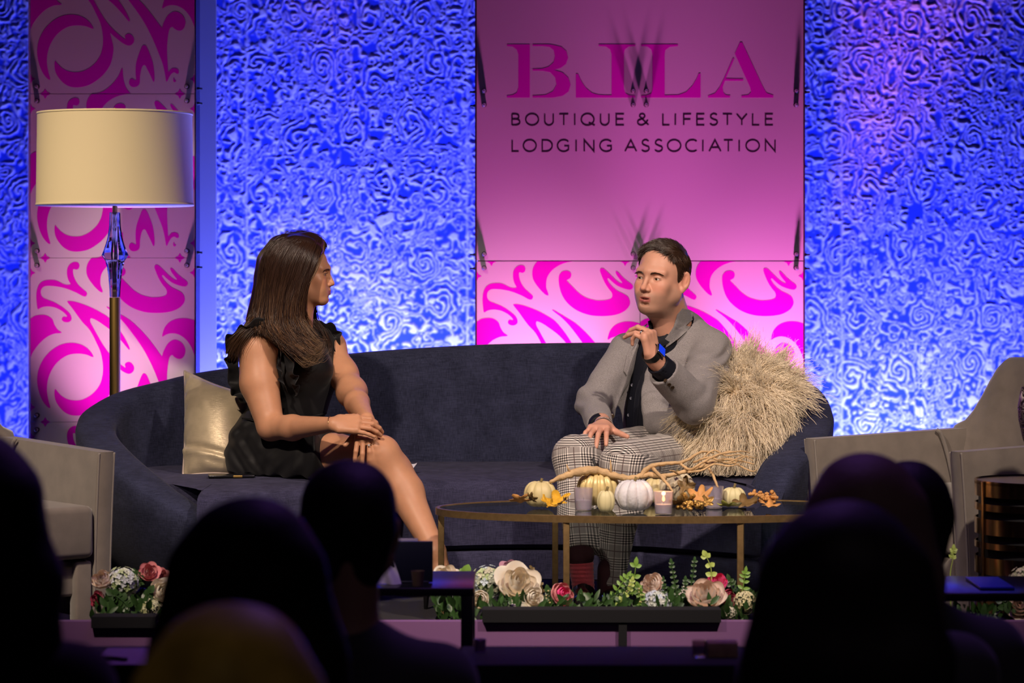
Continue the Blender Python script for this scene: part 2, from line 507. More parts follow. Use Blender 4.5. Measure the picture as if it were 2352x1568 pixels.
# shapes cut by the module edge (open curves closed along the border)
SWO = [
    B([(840,58),(800,110),(775,180),(775,260),(800,330),(860,415),(930,490),(975,518),(993,510),(985,475),(965,420),(963,350),(975,280),(1010,215),(1070,155),(1150,105),(1230,75),(1320,58)]),
    Cc([(890,1270),(980,1262),(1080,1215),(1180,1125),(1250,1030),(1285,950),(1300,925),(1310,945),(1315,1030),(1330,1120),(1360,1200),(1415,1270)]),
    A([(39,605),(80,580),(140,570),(190,578),(235,610),(255,660),(285,705),(318,728),(300,737),(250,742),(180,775),(110,840),(60,910),(39,960)]),
    A([(1516,620),(1450,603),(1370,605),(1300,630),(1250,680),(1228,740),(1228,768),(1260,750),(1310,738),(1370,748),(1430,785),(1480,850),(1510,920),(1516,940)]),
]
for cx_, cy_ in ((.09, 0), (.91, 0), (.09, 1), (.91, 1), (0, .09), (1, .09), (0, .91), (1, .91)):
    e = 0.030
    q = []
    for k in range(4):
        a0 = k * math.pi / 2; a1 = a0 + math.pi / 2
        for s in (0, .25, .5, .75):
            an = a0 + (a1 - a0) * s; rr = e * (1 - 0.50 * math.sin(2 * (an - a0)))
            q.append((cx_ + rr * math.cos(an), cy_ + rr * math.sin(an)))
    q = [(min(max(u, .0005), .9995), min(max(v, .0005), .9995)) for u, v in q]
    qq = []
    for p in q:
        if not qq or (abs(p[0] - qq[-1][0]) + abs(p[1] - qq[-1][1])) > 1e-4: qq.append(p)
    SWO.append(('poly', qq))


def module_panel(px0, px1, py0, py1, Y, parent, vlo=0.0, vhi=1.0):
    """one square swirl module: frosted sheet with raised-cut magenta inlay; py window clips what would run past the sheet"""
    def P(u, v):
        w = W(px0 + u * (px1 - px0), py0 + v * (py1 - py0), Y)
        return (w[0], w[2])
    g = 0.0003
    a = P(0, vlo); b = P(1, vhi)
    rect = [(a[0] + g, b[1] + g), (b[0] - g, b[1] + g), (b[0] - g, a[1] - g), (a[0] + g, a[1] - g)]
    sheet = curve_plate('frosted_sheet', [rect], Y, 0.006, M_frost, parent)
    for s in SW:
        pts = catmull(s, 4)
        curve_plate('swirl_inlay', [[P(u, v) for u, v in pts]], Y - 0.0006, 0.003, M_magenta, sheet)
    for s in SWO:
        pts = s[1] if isinstance(s, tuple) else catmull(s, 4, closed=False)
        curve_plate('swirl_inlay', [[P(u, v) for u, v in pts]], Y - 0.0006, 0.003, M_magenta, sheet)
    return sheet


def bolt(px, py, Y, parent):
    c = W(px, py, Y)
    m = MB()
    R = Matrix.Translation((c[0], Y, c[2])) @ Matrix.Rotation(math.pi / 2, 4, 'X')
    m.lathe([(0.0105, -0.002), (0.0105, 0.020), (0.0085, 0.022)], 18, R)
    o = m.build('standoff_bolt', M_boltb, parent, sharp=40)
    m2 = MB(); m2.lathe([(0.0078, 0.020), (0.0078, 0.034), (0.0062, 0.037), (0.0, 0.0375)], 6, R)
    m2.build('bolt_cap', M_bolt, o, sharp=30)


def spacer(px, py, Y, parent, s):
    c = W(px, py, Y)
    R = Matrix.Translation((c[0], Y + .02, c[2])) @ Matrix.Rotation(s * math.pi / 2, 4, 'Y')
    MB().lathe([(0.007, -0.012), (0.007, 0.006), (0.0045, 0.010), (0.0045, 0.022), (0.0, 0.024)], 14, R).build('side_spacer', M_boltb, parent, sharp=40)


YL = 11.20
colL = empty('swirl_column', W(259, 1000, YL + .05) * np.array([1, 1, 0]), 'tall narrow frosted panel column with magenta swirls behind the floor lamp', 'decorative column')
for i, y0 in enumerate((-161, 216, 592.5, 969)):
    module_panel(70, 447, y0, y0 + 376, YL, colL, vlo=0, vhi=1)
MB().box((bx(450, YL), YL - .02, 0.1), (bx(451.5, YL), YL + .12, 2.3)).build('side_channel', M_frame, colL, smooth=False)
MB().box((bx(66, YL), YL - .008, 0.1), (bx(69.4, YL), YL + .10, 2.3)).build('side_channel', M_clear, colL, smooth=False)
MB().box((bx(70, YL), YL + .09, 0.0), (bx(449, YL), YL + .11, 2.3)).build('backing_board', M_frost, colL, smooth=False)
for yy in (215, 592, 969):
    for xx in (86, 430):
        for dy in (-16, 17): bolt(xx, yy + dy, YL - .001, colL)
    for dy in (-12, 22):
        spacer(451, yy + dy, YL, colL, 1)

YC = 11.30
colC = empty('logo_column', W(1470, 1000, YC + .05) * np.array([1, 1, 0]), 'wide pink-lit logo panel column with letters above and magenta swirls below', 'decorative column')


def plain_sheet(px0, px1, py0, py1, Y, parent):
    a = W(px0, py0, Y); b = W(px1, py1, Y)
    return curve_plate('frosted_sheet', [[(a[0], b[2] + .001), (b[0], b[2] + .001), (b[0], a[2] - .001), (a[0], a[2] - .001)]], Y, 0.006, M_frost, parent)


sh_top = plain_sheet(1095, 1845, -60, 598.5, YC, colC)
module_panel(1095, 1469.5, 600, 975, YC, colC, 0, 1)
module_panel(1470.5, 1845, 600, 975, YC, colC, 0, 1)
MB().box((bx(1845.5, YC), YC - .01, 0.1), (bx(1848.5, YC), YC + .12, 2.4)).build('side_channel', M_frame, colC, smooth=False)
MB().box((bx(1091, YC), YC - .01, 0.1), (bx(1094.5, YC), YC + .12, 2.4)).build('side_channel', M_frame, colC, smooth=False)
MB().box((bx(1096, YC), YC + .09, 0.0), (bx(1844, YC), YC + .11, 2.4)).build('backing_board', M_frost, colC, smooth=False)
for yy in (225, 599):
    for xx in (1112, 1454, 1484, 1828):
        for dy in (-16, 16): bolt(xx, yy + dy, YC - .001, colC)
    for dy in (-14, 18):
        spacer(1849, yy + dy, YC, colC, 1); spacer(1091, yy + dy, YC, colC, -1)

E = lambda pts: [tuple(W(1060 + x / 2.8, y / 2.8, YC)[[0, 2]]) for x, y in pts]
GL = {'letter_b': [[(292,285),(440,285),(440,628),(292,628),(292,615),(330,610),(355,595),(365,565),(365,350),(355,320),(330,300),(292,297)],
            [(457,285),(570,285),(640,300),(675,330),(686,372),(672,412),(640,436),(595,450),(650,466),(688,500),(702,545),(690,588),(652,616),(590,628),(457,628),(457,615),(540,610),(587,588),(610,545),(602,498),(570,465),(520,455),(457,455),(457,443),(520,441),(562,428),(592,400),(600,360),(592,322),(565,302),(520,297),(457,297)]],
      'letter_reversed_l': [[(882,285),(1118,285),(1118,297),(1075,300),(1050,320),(1045,350),(1045,570),(1055,600),(1080,612),(1118,615),(1118,628),(735,628),(735,475),(750,475),(770,520),(800,565),(840,598),(885,610),(965,612),(965,350),(955,318),(930,300),(882,297)]],
      'letter_l': [[(1155,285),(1392,285),(1392,297),(1340,302),(1312,322),(1307,350),(1307,612),(1395,610),(1445,592),(1485,550),(1512,505),(1525,472),(1538,472),(1538,628),(1155,628),(1155,615),(1195,612),(1222,598),(1228,570),(1228,350),(1220,318),(1195,300),(1155,297)]],
      'letter_a': [[(1790,272),(1805,272),(1940,560),(1962,597),(2005,612),(2005,628),(1800,628),(1800,615),(1845,610),(1862,590),(1855,560),(1757,345)],
            [(1745,372),(1755,378),(1700,505),(1812,507),(1812,520),(1695,520),(1680,560),(1685,595),(1700,610),(1728,614),(1728,628),(1585,628),(1585,615),(1630,600),(1660,560),(1690,500)]]}
for nm, gl in GL.items():
    for g_ in gl:
        curve_plate(nm, [E(g_)], YC - 0.0006, 0.003, M_magenta, sh_top)

# thin stroke lettering
def arc(cx, cy, rx, ry, a0, a1, n=20):
    return [(cx + rx * math.cos(math.radians(a0 + (a1 - a0) * i / n)), cy + ry * math.sin(math.radians(a0 + (a1 - a0) * i / n))) for i in range(n + 1)]
SF = {
    'B': [[(0, 0), (0, 1)], [(0, 1), (.45, 1)] + arc(.45, .765, .42, .235, 90, -90) + [(0, .53)], [(0, .53), (.5, .53)] + arc(.5, .265, .5, .265, 90, -90) + [(0, 0)]],
    'O': [arc(.5, .5, .5, .52, 0, 360, 40)],
    'U': [[(0, 1), (0, .38)] + arc(.5, .36, .5, .38, 180, 360) + [(1, 1)]],
    'T': [[(0, 1), (1, 1)], [(.5, 1), (.5, 0)]],
    'I': [[(0, 0), (0, 1)]],
    'Q': [arc(.47, .5, .47, .52, 0, 360, 40), [(.55, .2), (1.0, -.03)]],
    'E': [[(1, 1), (0, 1), (0, 0), (1, 0)], [(0, .53), (.92, .53)]],
    'L': [[(0, 1), (0, 0), (1, 0)]],
    'F': [[(1, 1), (0, 1), (0, 0)], [(0, .52), (.9, .52)]],
    'S': [arc(.52, .76, .42, .26, 30, 200, 14) + [(.3, .57), (.7, .45)] + arc(.48, .25, .48, .27, 40, -155, 16)],
    'Y': [[(0, 1), (.5, .47), (1, 1)], [(.5, .47), (.5, 0)]],
    'D': [[(0, 0), (0, 1), (.4, 1)] + arc(.4, .5, .6, .5, 90, -90) + [(0, 0)]],
    'G': [arc(.55, .5, .55, .52, 42, 318, 30) + [(.97, .16), (.97, .48), (.6, .48)]],
    'N': [[(0, 0), (0, 1), (1, 0), (1, 1)]],
    'A': [[(0, 0), (.5, 1), (1, 0)], [(.2, .34), (.8, .34)]],
    'C': [arc(.6, .5, .6, .52, 48, 312, 30)],
    '&': [[(1, .0), (.25, .72)] + arc(.42, .82, .24, .19, 200, -30, 14) + [(.55, .62), (.18, .46)] + arc(.34, .25, .34, .26, 120, 300, 14) + [(.72, .15), (.95, .45)]],
}


def stroke_text(items, y0, y1, sw, parent):
    for ch, x0, x1 in items:
        if ch == 'I': x1 = x0 + 1
        V = []; Fc = []
        lay = 0
        for st in SF[ch]:
            pts = np.array([(x0 + p[0] * (x1 - x0), y1 - p[1] * (y1 - y0)) for p in st], float)
            keep = [0] + [i for i in range(1, len(pts)) if np.hypot(*(pts[i] - pts[i - 1])) > .5]
            pts = pts[keep]
            n = len(pts)
            closed = np.hypot(*(pts[0] - pts[-1])) < 2 and n > 3
            Lf, Rt = [], []
            for i in range(n):
                if closed:
                    a = pts[(i - 1) % (n - 1)]; b = pts[(i + 1) % (n - 1)] if i < n - 1 else pts[1]
                    d1 = pts[i] - a; d2 = b - pts[i]
                else:
                    d1 = pts[i] - pts[i - 1] if i > 0 else pts[1] - pts[0]
                    d2 = pts[i + 1] - pts[i] if i < n - 1 else d1
                d1 = d1 / (np.hypot(*d1) + 1e-9); d2 = d2 / (np.hypot(*d2) + 1e-9)
                n1 = np.array([-d1[1], d1[0]]); n2 = np.array([-d2[1], d2[0]])
                nn = n1 + n2; q = np.hypot(*nn)
                nn = n1 if q < .3 else nn / q
                s = sw / 2 / max(.35, float(nn @ n1))
                Lf.append(pts[i] + nn * s); Rt.append(pts[i] - nn * s)
            b0 = len(V)
            lay += 1
            for k, pl in enumerate((Lf, Rt)):
                for q in pl:
                    w = W(1060 + q[0] / 2.8, q[1] / 2.8, YC)
                    V.append((w[0], YC - 0.0005 - .00004 * lay, w[2]))
            for k, pl in enumerate((Lf, Rt)):
                for q in pl:
                    w = W(1060 + q[0] / 2.8, q[1] / 2.8, YC)
                    V.append((w[0], YC + .001, w[2]))
            for i in range(n - 1):
                Fc.append((b0 + i, b0 + i + 1, b0 + n + i + 1, b0 + n + i))
                Fc.append((b0 + i, b0 + 2 * n + i, b0 + 2 * n + i + 1, b0 + i + 1))
                Fc.append((b0 + n + i, b0 + n + i + 1, b0 + 3 * n + i + 1, b0 + 3 * n + i))
        nm = 'letter_' + {'&': 'ampersand'}.get(ch, ch.lower())
        mesh_obj(nm, V, Fc, M_ink, parent, smooth=False)


stroke_text([('B',325,375),('O',413,495),('U',535,590),('T',628,687),('I',728,0),('Q',770,857),('U',894,948),('E',995,1045),('&',1133,1202),('L',1295,1337),('I',1375,0),('F',1429,1477),('E',1514,1562),('S',1597,1647),('T',1680,1740),('Y',1770,1835),('L',1872,1915),('E',1955,2003)], 733, 804, 9.5, sh_top)
stroke_text([('L',326,368),('O',398,480),('D',519,583),('G',617,690),('I',737,0),('N',789,851),('G',890,965),('A',1052,1125),('S',1158,1208),('S',1243,1293),('O',1325,1410),('C',1443,1512),('I',1552,0),('A',1593,1667),('T',1687,1745),('I',1786,0),('O',1830,1915),('N',1955,2016)], 901, 973, 9.5, sh_top)
# ================================================================== organic modelling: signed-distance shapes meshed with surface nets
def _v(a): return np.asarray(a, dtype=np.float64)


def cap(a, b, ra, rb=None, flat=None, k=0.0, op=1):
    """tapered capsule; flat=(axis, factor) squashes it along an axis (factor < 1: thinner)"""
    a = _v(a); b = _v(b); rb = ra if rb is None else rb
    ab = b - a; L2 = float(ab @ ab) + 1e-12
    if flat is not None:
        ax = _v(flat[0]); ax = ax / np.linalg.norm(ax); f = flat[1]

        def fn(p):
            q = p - a
            t = np.clip(q @ ab / L2, 0, 1)
            d = q - t[..., None] * ab
            c = d @ ax
            d = d + (c * (1 / f - 1))[..., None] * ax
            n = np.sqrt((d * d).sum(-1))
            r = ra + (rb - ra) * t
            return (n - r) * (f + (1 - f) * np.clip(1 - np.abs(c) / f / (n + 1e-9), 0, 1))
    else:
        def fn(p):
            q = p - a
            t = np.clip(q @ ab / L2, 0, 1)
            d = q - t[..., None] * ab
            return np.sqrt((d * d).sum(-1)) - (ra + (rb - ra) * t)
    R = max(ra, rb)
    return dict(fn=fn, k=k, op=op, lo=np.minimum(a, b) - R, hi=np.maximum(a, b) + R)


def ell(c, r, M=None, k=0.0, op=1):
    """ellipsoid; M columns are its axes"""
    c = _v(c); r = _v(r); Mx = np.eye(3) if M is None else _v(M)

    def fn(p):
        q = ((p - c) @ Mx) / r
        n = np.sqrt((q * q).sum(-1)); q2 = q / r
        g = np.sqrt((q2 * q2).sum(-1)) + 1e-9
        return np.where(n < 0.35, (n - 1) * r.min(), n * (n - 1) / g)
    R = r.max()
    return dict(fn=fn, k=k, op=op, lo=c - R, hi=c + R)


def rbox(c, half, M=None, rd=0.01, k=0.0, op=1):
    c = _v(c); half = _v(half); Mx = np.eye(3) if M is None else _v(M)

    def fn(p):
        q = np.abs((p - c) @ Mx) - (half - rd)
        return np.sqrt((np.maximum(q, 0) ** 2).sum(-1)) + np.minimum(q.max(-1), 0) - rd
    R = np.linalg.norm(half)
    return dict(fn=fn, k=k, op=op, lo=c - R, hi=c + R)


def custom(fn, lo, hi, k=0.0, op=1): return dict(fn=fn, k=k, op=op, lo=_v(lo), hi=_v(hi))


def chain(pts, rads, k=0.01, flat=None, op=1):
    return [cap(pts[i], pts[i + 1], rads[i], rads[i + 1], flat, k, op) for i in range(len(pts) - 1)]


def combine(prims, p, idx=None):
    d = np.full(p.shape[:-1], 1e3)
    for i, q in enumerate(prims):
        if idx is not None and i not in idx: continue
        e = q['fn'](p); k = q['k']
        if q['op'] == 1:
            if k > 0:
                h = np.clip(.5 + .5 * (d - e) / k, 0, 1); d = d * (1 - h) + e * h - k * h * (1 - h)
            else: d = np.minimum(d, e)
        else:                                   # cut
            if k > 0:
                h = np.clip(.5 - .5 * (d + e) / k, 0, 1); d = d * (1 - h) - e * h + k * h * (1 - h)
            else: d = np.maximum(d, -e)
    return d


def axis_lin(lo, hi, h): return np.linspace(lo, hi, max(2, int(math.ceil((hi - lo) / h)) + 1))


def axis_var(lo, hi, segs, h):
    """axis with finer spacing inside segs [(a, b, h)]"""
    out = [lo]
    while out[-1] < hi:
        s = h
        for a, b, hh in segs:
            if a <= out[-1] <= b: s = min(s, hh)
        out.append(out[-1] + s)
    return np.array(out)


def surface(prims, h=0.005, axes=None, disp=None, smooth=1, pad=0.01):
    """vertices and quads of the zero level"""
    lo = np.min([q['lo'] for q in prims if q['op'] == 1], 0) - pad
    hi = np.max([q['hi'] for q in prims if q['op'] == 1], 0) + pad
    ax = axes or [axis_lin(lo[i], hi[i], h) for i in range(3)]
    n = [len(a) for a in ax]
    D = np.full(n, 1.0, dtype=np.float32)
    Bk = 14
    st = [list(range(0, n[i], Bk)) for i in range(3)]
    cs = []; blocks = []
    for i in st[0]:
        for j in st[1]:
            for kk in st[2]:
                sl = (slice(i, min(i + Bk, n[0])), slice(j, min(j + Bk, n[1])), slice(kk, min(kk + Bk, n[2])))
                a = np.array([ax[0][sl[0].start], ax[1][sl[1].start], ax[2][sl[2].start]])
                b = np.array([ax[0][sl[0].stop - 1], ax[1][sl[1].stop - 1], ax[2][sl[2].stop - 1]])
                blocks.append((sl, np.linalg.norm(b - a) / 2 + 0.004)); cs.append((a + b) / 2)
    cs = np.array(cs); hd = np.array([b[1] for b in blocks])
    dist = np.stack([q['fn'](cs) for q in prims], 1)
    ks = np.array([q['k'] for q in prims]); ops = np.array([q['op'] for q in prims])
    slack = 0.012 if disp is None else 0.035
    rel = dist < (hd[:, None] * 1.5 + ks[None] + slack)
    for bi, (sl, r) in enumerate(blocks):
        ids = np.nonzero(rel[bi])[0]
        if not (ops[ids] == 1).any(): continue
        if (ops[ids] == 1).all() and dist[bi].min() < -(r * 1.5 + slack + ks.max()):
            D[sl] = -1; continue
        P = np.stack(np.meshgrid(ax[0][sl[0]], ax[1][sl[1]], ax[2][sl[2]], indexing='ij'), -1)
        d = combine([prims[i] for i in ids], P)
        if disp is not None: d = d + disp(P)
        D[sl] = d
    S = D < 0
    acc = {}
    cell_ids = []; pts = []; quads = []
    n1, n2 = n[1], n[2]
    flat = lambda i, j, k_: (i * n1 + j) * n2 + k_
    for a in range(3):
        s0 = [slice(None)] * 3; s1 = [slice(None)] * 3
        s0[a] = slice(0, -1); s1[a] = slice(1, None)
        X = S[tuple(s0)] != S[tuple(s1)]
        b, c = (a + 1) % 3, (a + 2) % 3
        # keep away from the border
        idx = np.argwhere(X)
        ok = (idx[:, b] > 0) & (idx[:, c] > 0) & (idx[:, b] < n[b] - 1) & (idx[:, c] < n[c] - 1)
        idx = idx[ok]
        i2 = idx.copy(); i2[:, a] += 1
        d0 = D[idx[:, 0], idx[:, 1], idx[:, 2]].astype(float); d1 = D[i2[:, 0], i2[:, 1], i2[:, 2]].astype(float)
        d0 = np.clip(d0, -.05, .05); d1 = np.clip(d1, -.05, .05)
        t = d0 / (d0 - d1)
        P = np.stack([ax[m][idx[:, m]] for m in range(3)], 1)
        P[:, a] += t * (ax[a][i2[:, a]] - ax[a][idx[:, a]])
        q = []
        for (ob, oc) in ((0, 0), (-1, 0), (-1, -1), (0, -1)):
            e = idx.copy(); e[:, b] += ob; e[:, c] += oc
            f = flat(e[:, 0], e[:, 1], e[:, 2])
            q.append(f); cell_ids.append(f); pts.append(P)
        q = np.stack(q, 1)
        flip = d0 > 0
        q[flip] = q[flip][:, ::-1]
        quads.append(q)
    cid = np.concatenate(cell_ids); P = np.concatenate(pts); Q = np.concatenate(quads)
    u, inv = np.unique(cid, return_inverse=True)
    cnt = np.bincount(inv)
    V = np.stack([np.bincount(inv, P[:, m]) / cnt for m in range(3)], 1)
    Fq = np.searchsorted(u, Q)
    for _ in range(smooth):                       # light relaxation
        e0 = np.concatenate([Fq[:, 0], Fq[:, 1], Fq[:, 2], Fq[:, 3]]); e1 = np.concatenate([Fq[:, 1], Fq[:, 2], Fq[:, 3], Fq[:, 0]])
        c2 = np.bincount(e0, minlength=len(V)) + 1e-9
        M_ = np.stack([np.bincount(e0, V[e1][:, m], minlength=len(V)) / c2 for m in range(3)], 1)
        V = V * .5 + M_ * .5
    return V, Fq


def drop_loose(V, Fq, keep_frac=0.02):
    """removes crumbs"""
    n = len(V); lab = np.arange(n)
    for _ in range(200):
        m = lab[Fq].min(1)
        new = lab.copy()
        for c in range(4): np.minimum.at(new, Fq[:, c], m)
        new = new[new]
        if (new == lab).all(): break
        lab = new
    u, c = np.unique(lab, return_counts=True)
    good = set(u[c > n * keep_frac].tolist())
    kv = np.isin(lab, list(good))
    remap = np.cumsum(kv) - 1
    Fk = Fq[kv[Fq].all(1)]
    return V[kv], remap[Fk]


def sdf_obj(name, prims, m, parent=None, h=0.005, axes=None, disp=None, smooth=1, clean=False):
    V, Fq = surface(prims, h, axes, disp, smooth)
    if clean: V, Fq = drop_loose(V, Fq)
    o = mesh_obj(name, V, Fq, m, parent)
    return o, V


def bvh_of(V, Fq): return BVHTree.FromPolygons([tuple(x) for x in V], [tuple(int(i) for i in f) for f in Fq])


def strands(name, P, R, m, parent=None, tint=None, sides=3):
    """hair-like locks: P (N,S,3) points, R (N,S) radii -> one mesh of thin tapering tubes"""
    N, S, _ = P.shape
    T = np.gradient(P, axis=1); T /= np.linalg.norm(T, axis=-1, keepdims=True) + 1e-9
    up = np.array([0.31, 0.9, 0.17]); A_ = np.cross(T, up); A_ /= np.linalg.norm(A_, axis=-1, keepdims=True) + 1e-9
    B_ = np.cross(T, A_)
    ring = []
    for k in range(sides):
        an = 2 * math.pi * k / sides
        ring.append(P + (A_ * math.cos(an) + B_ * math.sin(an)) * R[..., None])
    V = np.stack(ring, 2).reshape(-1, 3)
    base = np.arange(N)[:, None, None] * S * sides + np.arange(S - 1)[None, :, None] * sides
    k0 = np.arange(sides)[None, None]; k1 = (np.arange(sides) + 1)[None, None] % sides
    Q = np.stack([base + k0, base + k1, base + sides + k1, base + sides + k0], -1).reshape(-1, 4)
    o = mesh_obj(name, V, Q, m, parent)
    if tint is not None:
        set_col(o, np.repeat(tint, S * sides, axis=0) if tint.ndim == 2 else np.repeat(tint.reshape(-1, 3), sides, axis=0))
    return o


def rot_frame(fwd, up=(0, 0, 1), roll=0.0):
    """columns: subject's left, forward, up"""
    f = _v(fwd); f /= np.linalg.norm(f)
    u = _v(up); u = u - f * (u @ f); u /= np.linalg.norm(u)
    l = np.cross(u, f)
    if roll:
        c, s = math.cos(roll), math.sin(roll)
        l, u = l * c + u * s, u * c - l * s
    return np.stack([l, f, u], 1)
# ================================================================== sofa
M_navy = weave_mat('navy_linen', (0.011, 0.013, 0.030), (0.036, 0.040, 0.084), 420, mottle=.22, sheen=.04)
M_navy2 = weave_mat('navy_seat_linen', (0.018, 0.018, 0.042), (0.054, 0.052, 0.108), 420, mottle=.22, sheen=.04)


def px3(px, py, Y): return W(px, py, Y)


rim = [(480, 1190, 8.72), (400, 1140, 8.78), (330, 1092, 8.88), (262, 1035, 9.10), (222, 985, 9.38), (228, 940, 9.62), (290, 900, 9.82), (390, 872, 9.95), (500, 849, 10.03), (800, 812, 10.12), (1050, 794, 10.15), (1250, 788, 10.15),
       (1450, 788, 10.12), (1600, 800, 10.05), (1740, 832, 9.92), (1830, 872, 9.74), (1868, 925, 9.50), (1862, 975, 9.28), (1832, 1018, 9.12), (1795, 1055, 9.00), (1765, 1105, 8.94), (1752, 1160, 8.92)]
rimP = catmull([W(*r) for r in rim], 6, closed=False)
cen = np.array([rimP[:, 0].mean(), 9.0])


def sofa():
    root = empty('curved_sofa', (-0.18, 9.4, 0), 'long navy blue curved sofa with sloping wrap-around arms', 'sofa')
    n = len(rimP)
    Tn = np.gradient(rimP[:, :2], axis=0); Tn /= np.linalg.norm(Tn, axis=1, keepdims=True)
    Nn = np.stack([Tn[:, 1], -Tn[:, 0]], 1)       # points inside or outside
    inward = np.array([[-0.18, 8.6]]) - rimP[:, :2]
    sgn = np.sign((Nn * inward).sum(1)); Nn *= np.sign(np.median(sgn))
    prof = []                                      # (offset inward, height fraction / abs)
    # loop from outer foot up over the rounded top and down the inner face to the seat
    sec = [(-0.02 + .085, 0.06, 'a'), (-.045, .42, 'f'), (-.065, .80, 'f'), (-.070, .93, 'f'), (-.062, .975, 'f'), (-.042, .995, 'f'), (-.015, 1.0, 'f'), (.02, 1.0, 'f'), (.048, .992, 'f'), (.066, .97, 'f'), (.076, .92, 'f'), (.085, .75, 'f'), (.10, .5, 'f'), (.115, .30, 'f'), (.115, 0.06, 'a')]
    V = []
    for i in range(n):
        x, y, z = rimP[i]
        for off, hz, t in sec:
            k = off
            zz = hz if t == 'a' else 0.06 + (z - 0.06) * hz
            V.append((x + Nn[i, 0] * k, y + Nn[i, 1] * k, zz))
    m = len(sec); Fc = []
    for i in range(n - 1):
        for j in range(m - 1):
            Fc.append((i * m + j, i * m + j + 1, (i + 1) * m + j + 1, (i + 1) * m + j))
        Fc.append((i * m + m - 1, i * m, (i + 1) * m, (i + 1) * m + m - 1))
    Fc.append(tuple(range(m))[::-1]); Fc.append(tuple((n - 1) * m + j for j in range(m)))
    o = mesh_obj('backrest', V, Fc, M_navy, root)
    auto_sharp(o, 50)
    # welt seams on the arm fronts
    for ii, sg in ((range(0, 34), -.060), (range(n - 34, n), .070)):
        MB().tube([tuple(rimP[i] + np.array([Nn[i, 0] * sg, Nn[i, 1] * sg, 0]) + np.array([0, 0, -(rimP[i][2] - .06) * .035])) for i in ii], 0.0022, 6).build('arm_seam', M_navy, root)
    # seat: front line and back line
    fr = catmull([W(452, 1130, 8.62)[:2], W(600, 1100, 8.78)[:2], W(800, 1100, 9.02)[:2], W(1000, 1100, 9.20)[:2], W(1200, 1100, 9.27)[:2], W(1450, 1100, 9.22)[:2], W(1620, 1100, 9.06)[:2], W(1748, 1100, 8.90)[:2]], 6, closed=False)
    tt = np.linspace(0, 1, 60)
    def resample(L, m_):
        L = np.asarray(L); s = np.r_[0, np.cumsum(np.linalg.norm(np.diff(L, axis=0), axis=1))]; s /= s[-1]
        return np.stack([np.interp(np.linspace(0, 1, m_), s, L[:, c]) for c in range(L.shape[1])], 1)
    nc = 64
    frr = resample(fr, nc)
    inner = rimP[:, :2] + Nn * 0.085
    bk = resample(inner[3:n - 3], nc)
    def slab(z0, z1, inset, name, mt, crown=0.012, rd=0.022, recess=0.0):
        rows = []
        dirn = bk - frr; dirn /= np.linalg.norm(dirn, axis=1, keepdims=True)
        F0 = frr + dirn * inset
        pr = [(rd * .9, z0), (0.0, z0 + rd * .5), (-0.004, (z0 + z1) / 2), (0.0, z1 - rd), (rd * .3, z1 - rd * .3), (rd, z1), (0.10, z1 + crown * .7), (0.3, z1 + crown)]
        Vv = []
        for q, z in pr:
            Pq = F0 + dirn * q
            Vv.append(np.c_[Pq, np.full(nc, z)])
        Vv.append(np.c_[bk, np.full(nc, z1 + crown * .6)])
        Vv.append(np.c_[bk, np.full(nc, z0)])
        Vv = np.array(Vv)
        K = len(Vv)
        idx = np.arange(K * nc).reshape(K, nc)
        Fq = []
        for a in range(K):
            b = (a + 1) % K
            for j in range(nc - 1): Fq.append((idx[a, j], idx[a, j + 1], idx[b, j + 1], idx[b, j]))
        Fq.append(tuple(idx[:, 0])); Fq.append(tuple(idx[::-1, -1]))
        return auto_sharp(mesh_obj(name, Vv.reshape(-1, 3), Fq, mt, root), 55)
    slab(0.165, 0.405, 0.0, 'seat_cushion', M_navy2, 0.016, 0.035)
    slab(0.055, 0.160, 0.012, 'seat_base', M_navy2, 0.0, 0.012)
    M_plinth = mat('dark_plinth', (0.008, 0.008, 0.010), 0.6)
    for px, Y in ((500, 8.95), (1000, 9.5), (1680, 9.2)):
        c = W(px, 1000, Y); MB().lathe([(0.03, 0.0), (0.03, 0.07)], 16, Matrix.Translation((c[0], c[1], 0))).build('foot', M_plinth, root)
    return root


sofa()

# ================================================================== armchairs
M_taupe = mat('taupe_velvet', (0.185, 0.155, 0.130), 0.85, sheen=0.5, var=(14, .16), bump=(250, .25, .001), spec=.2)
M_taupe_pipe = mat('taupe_piping', (0.22, 0.19, 0.165), 0.8, sheen=.4)


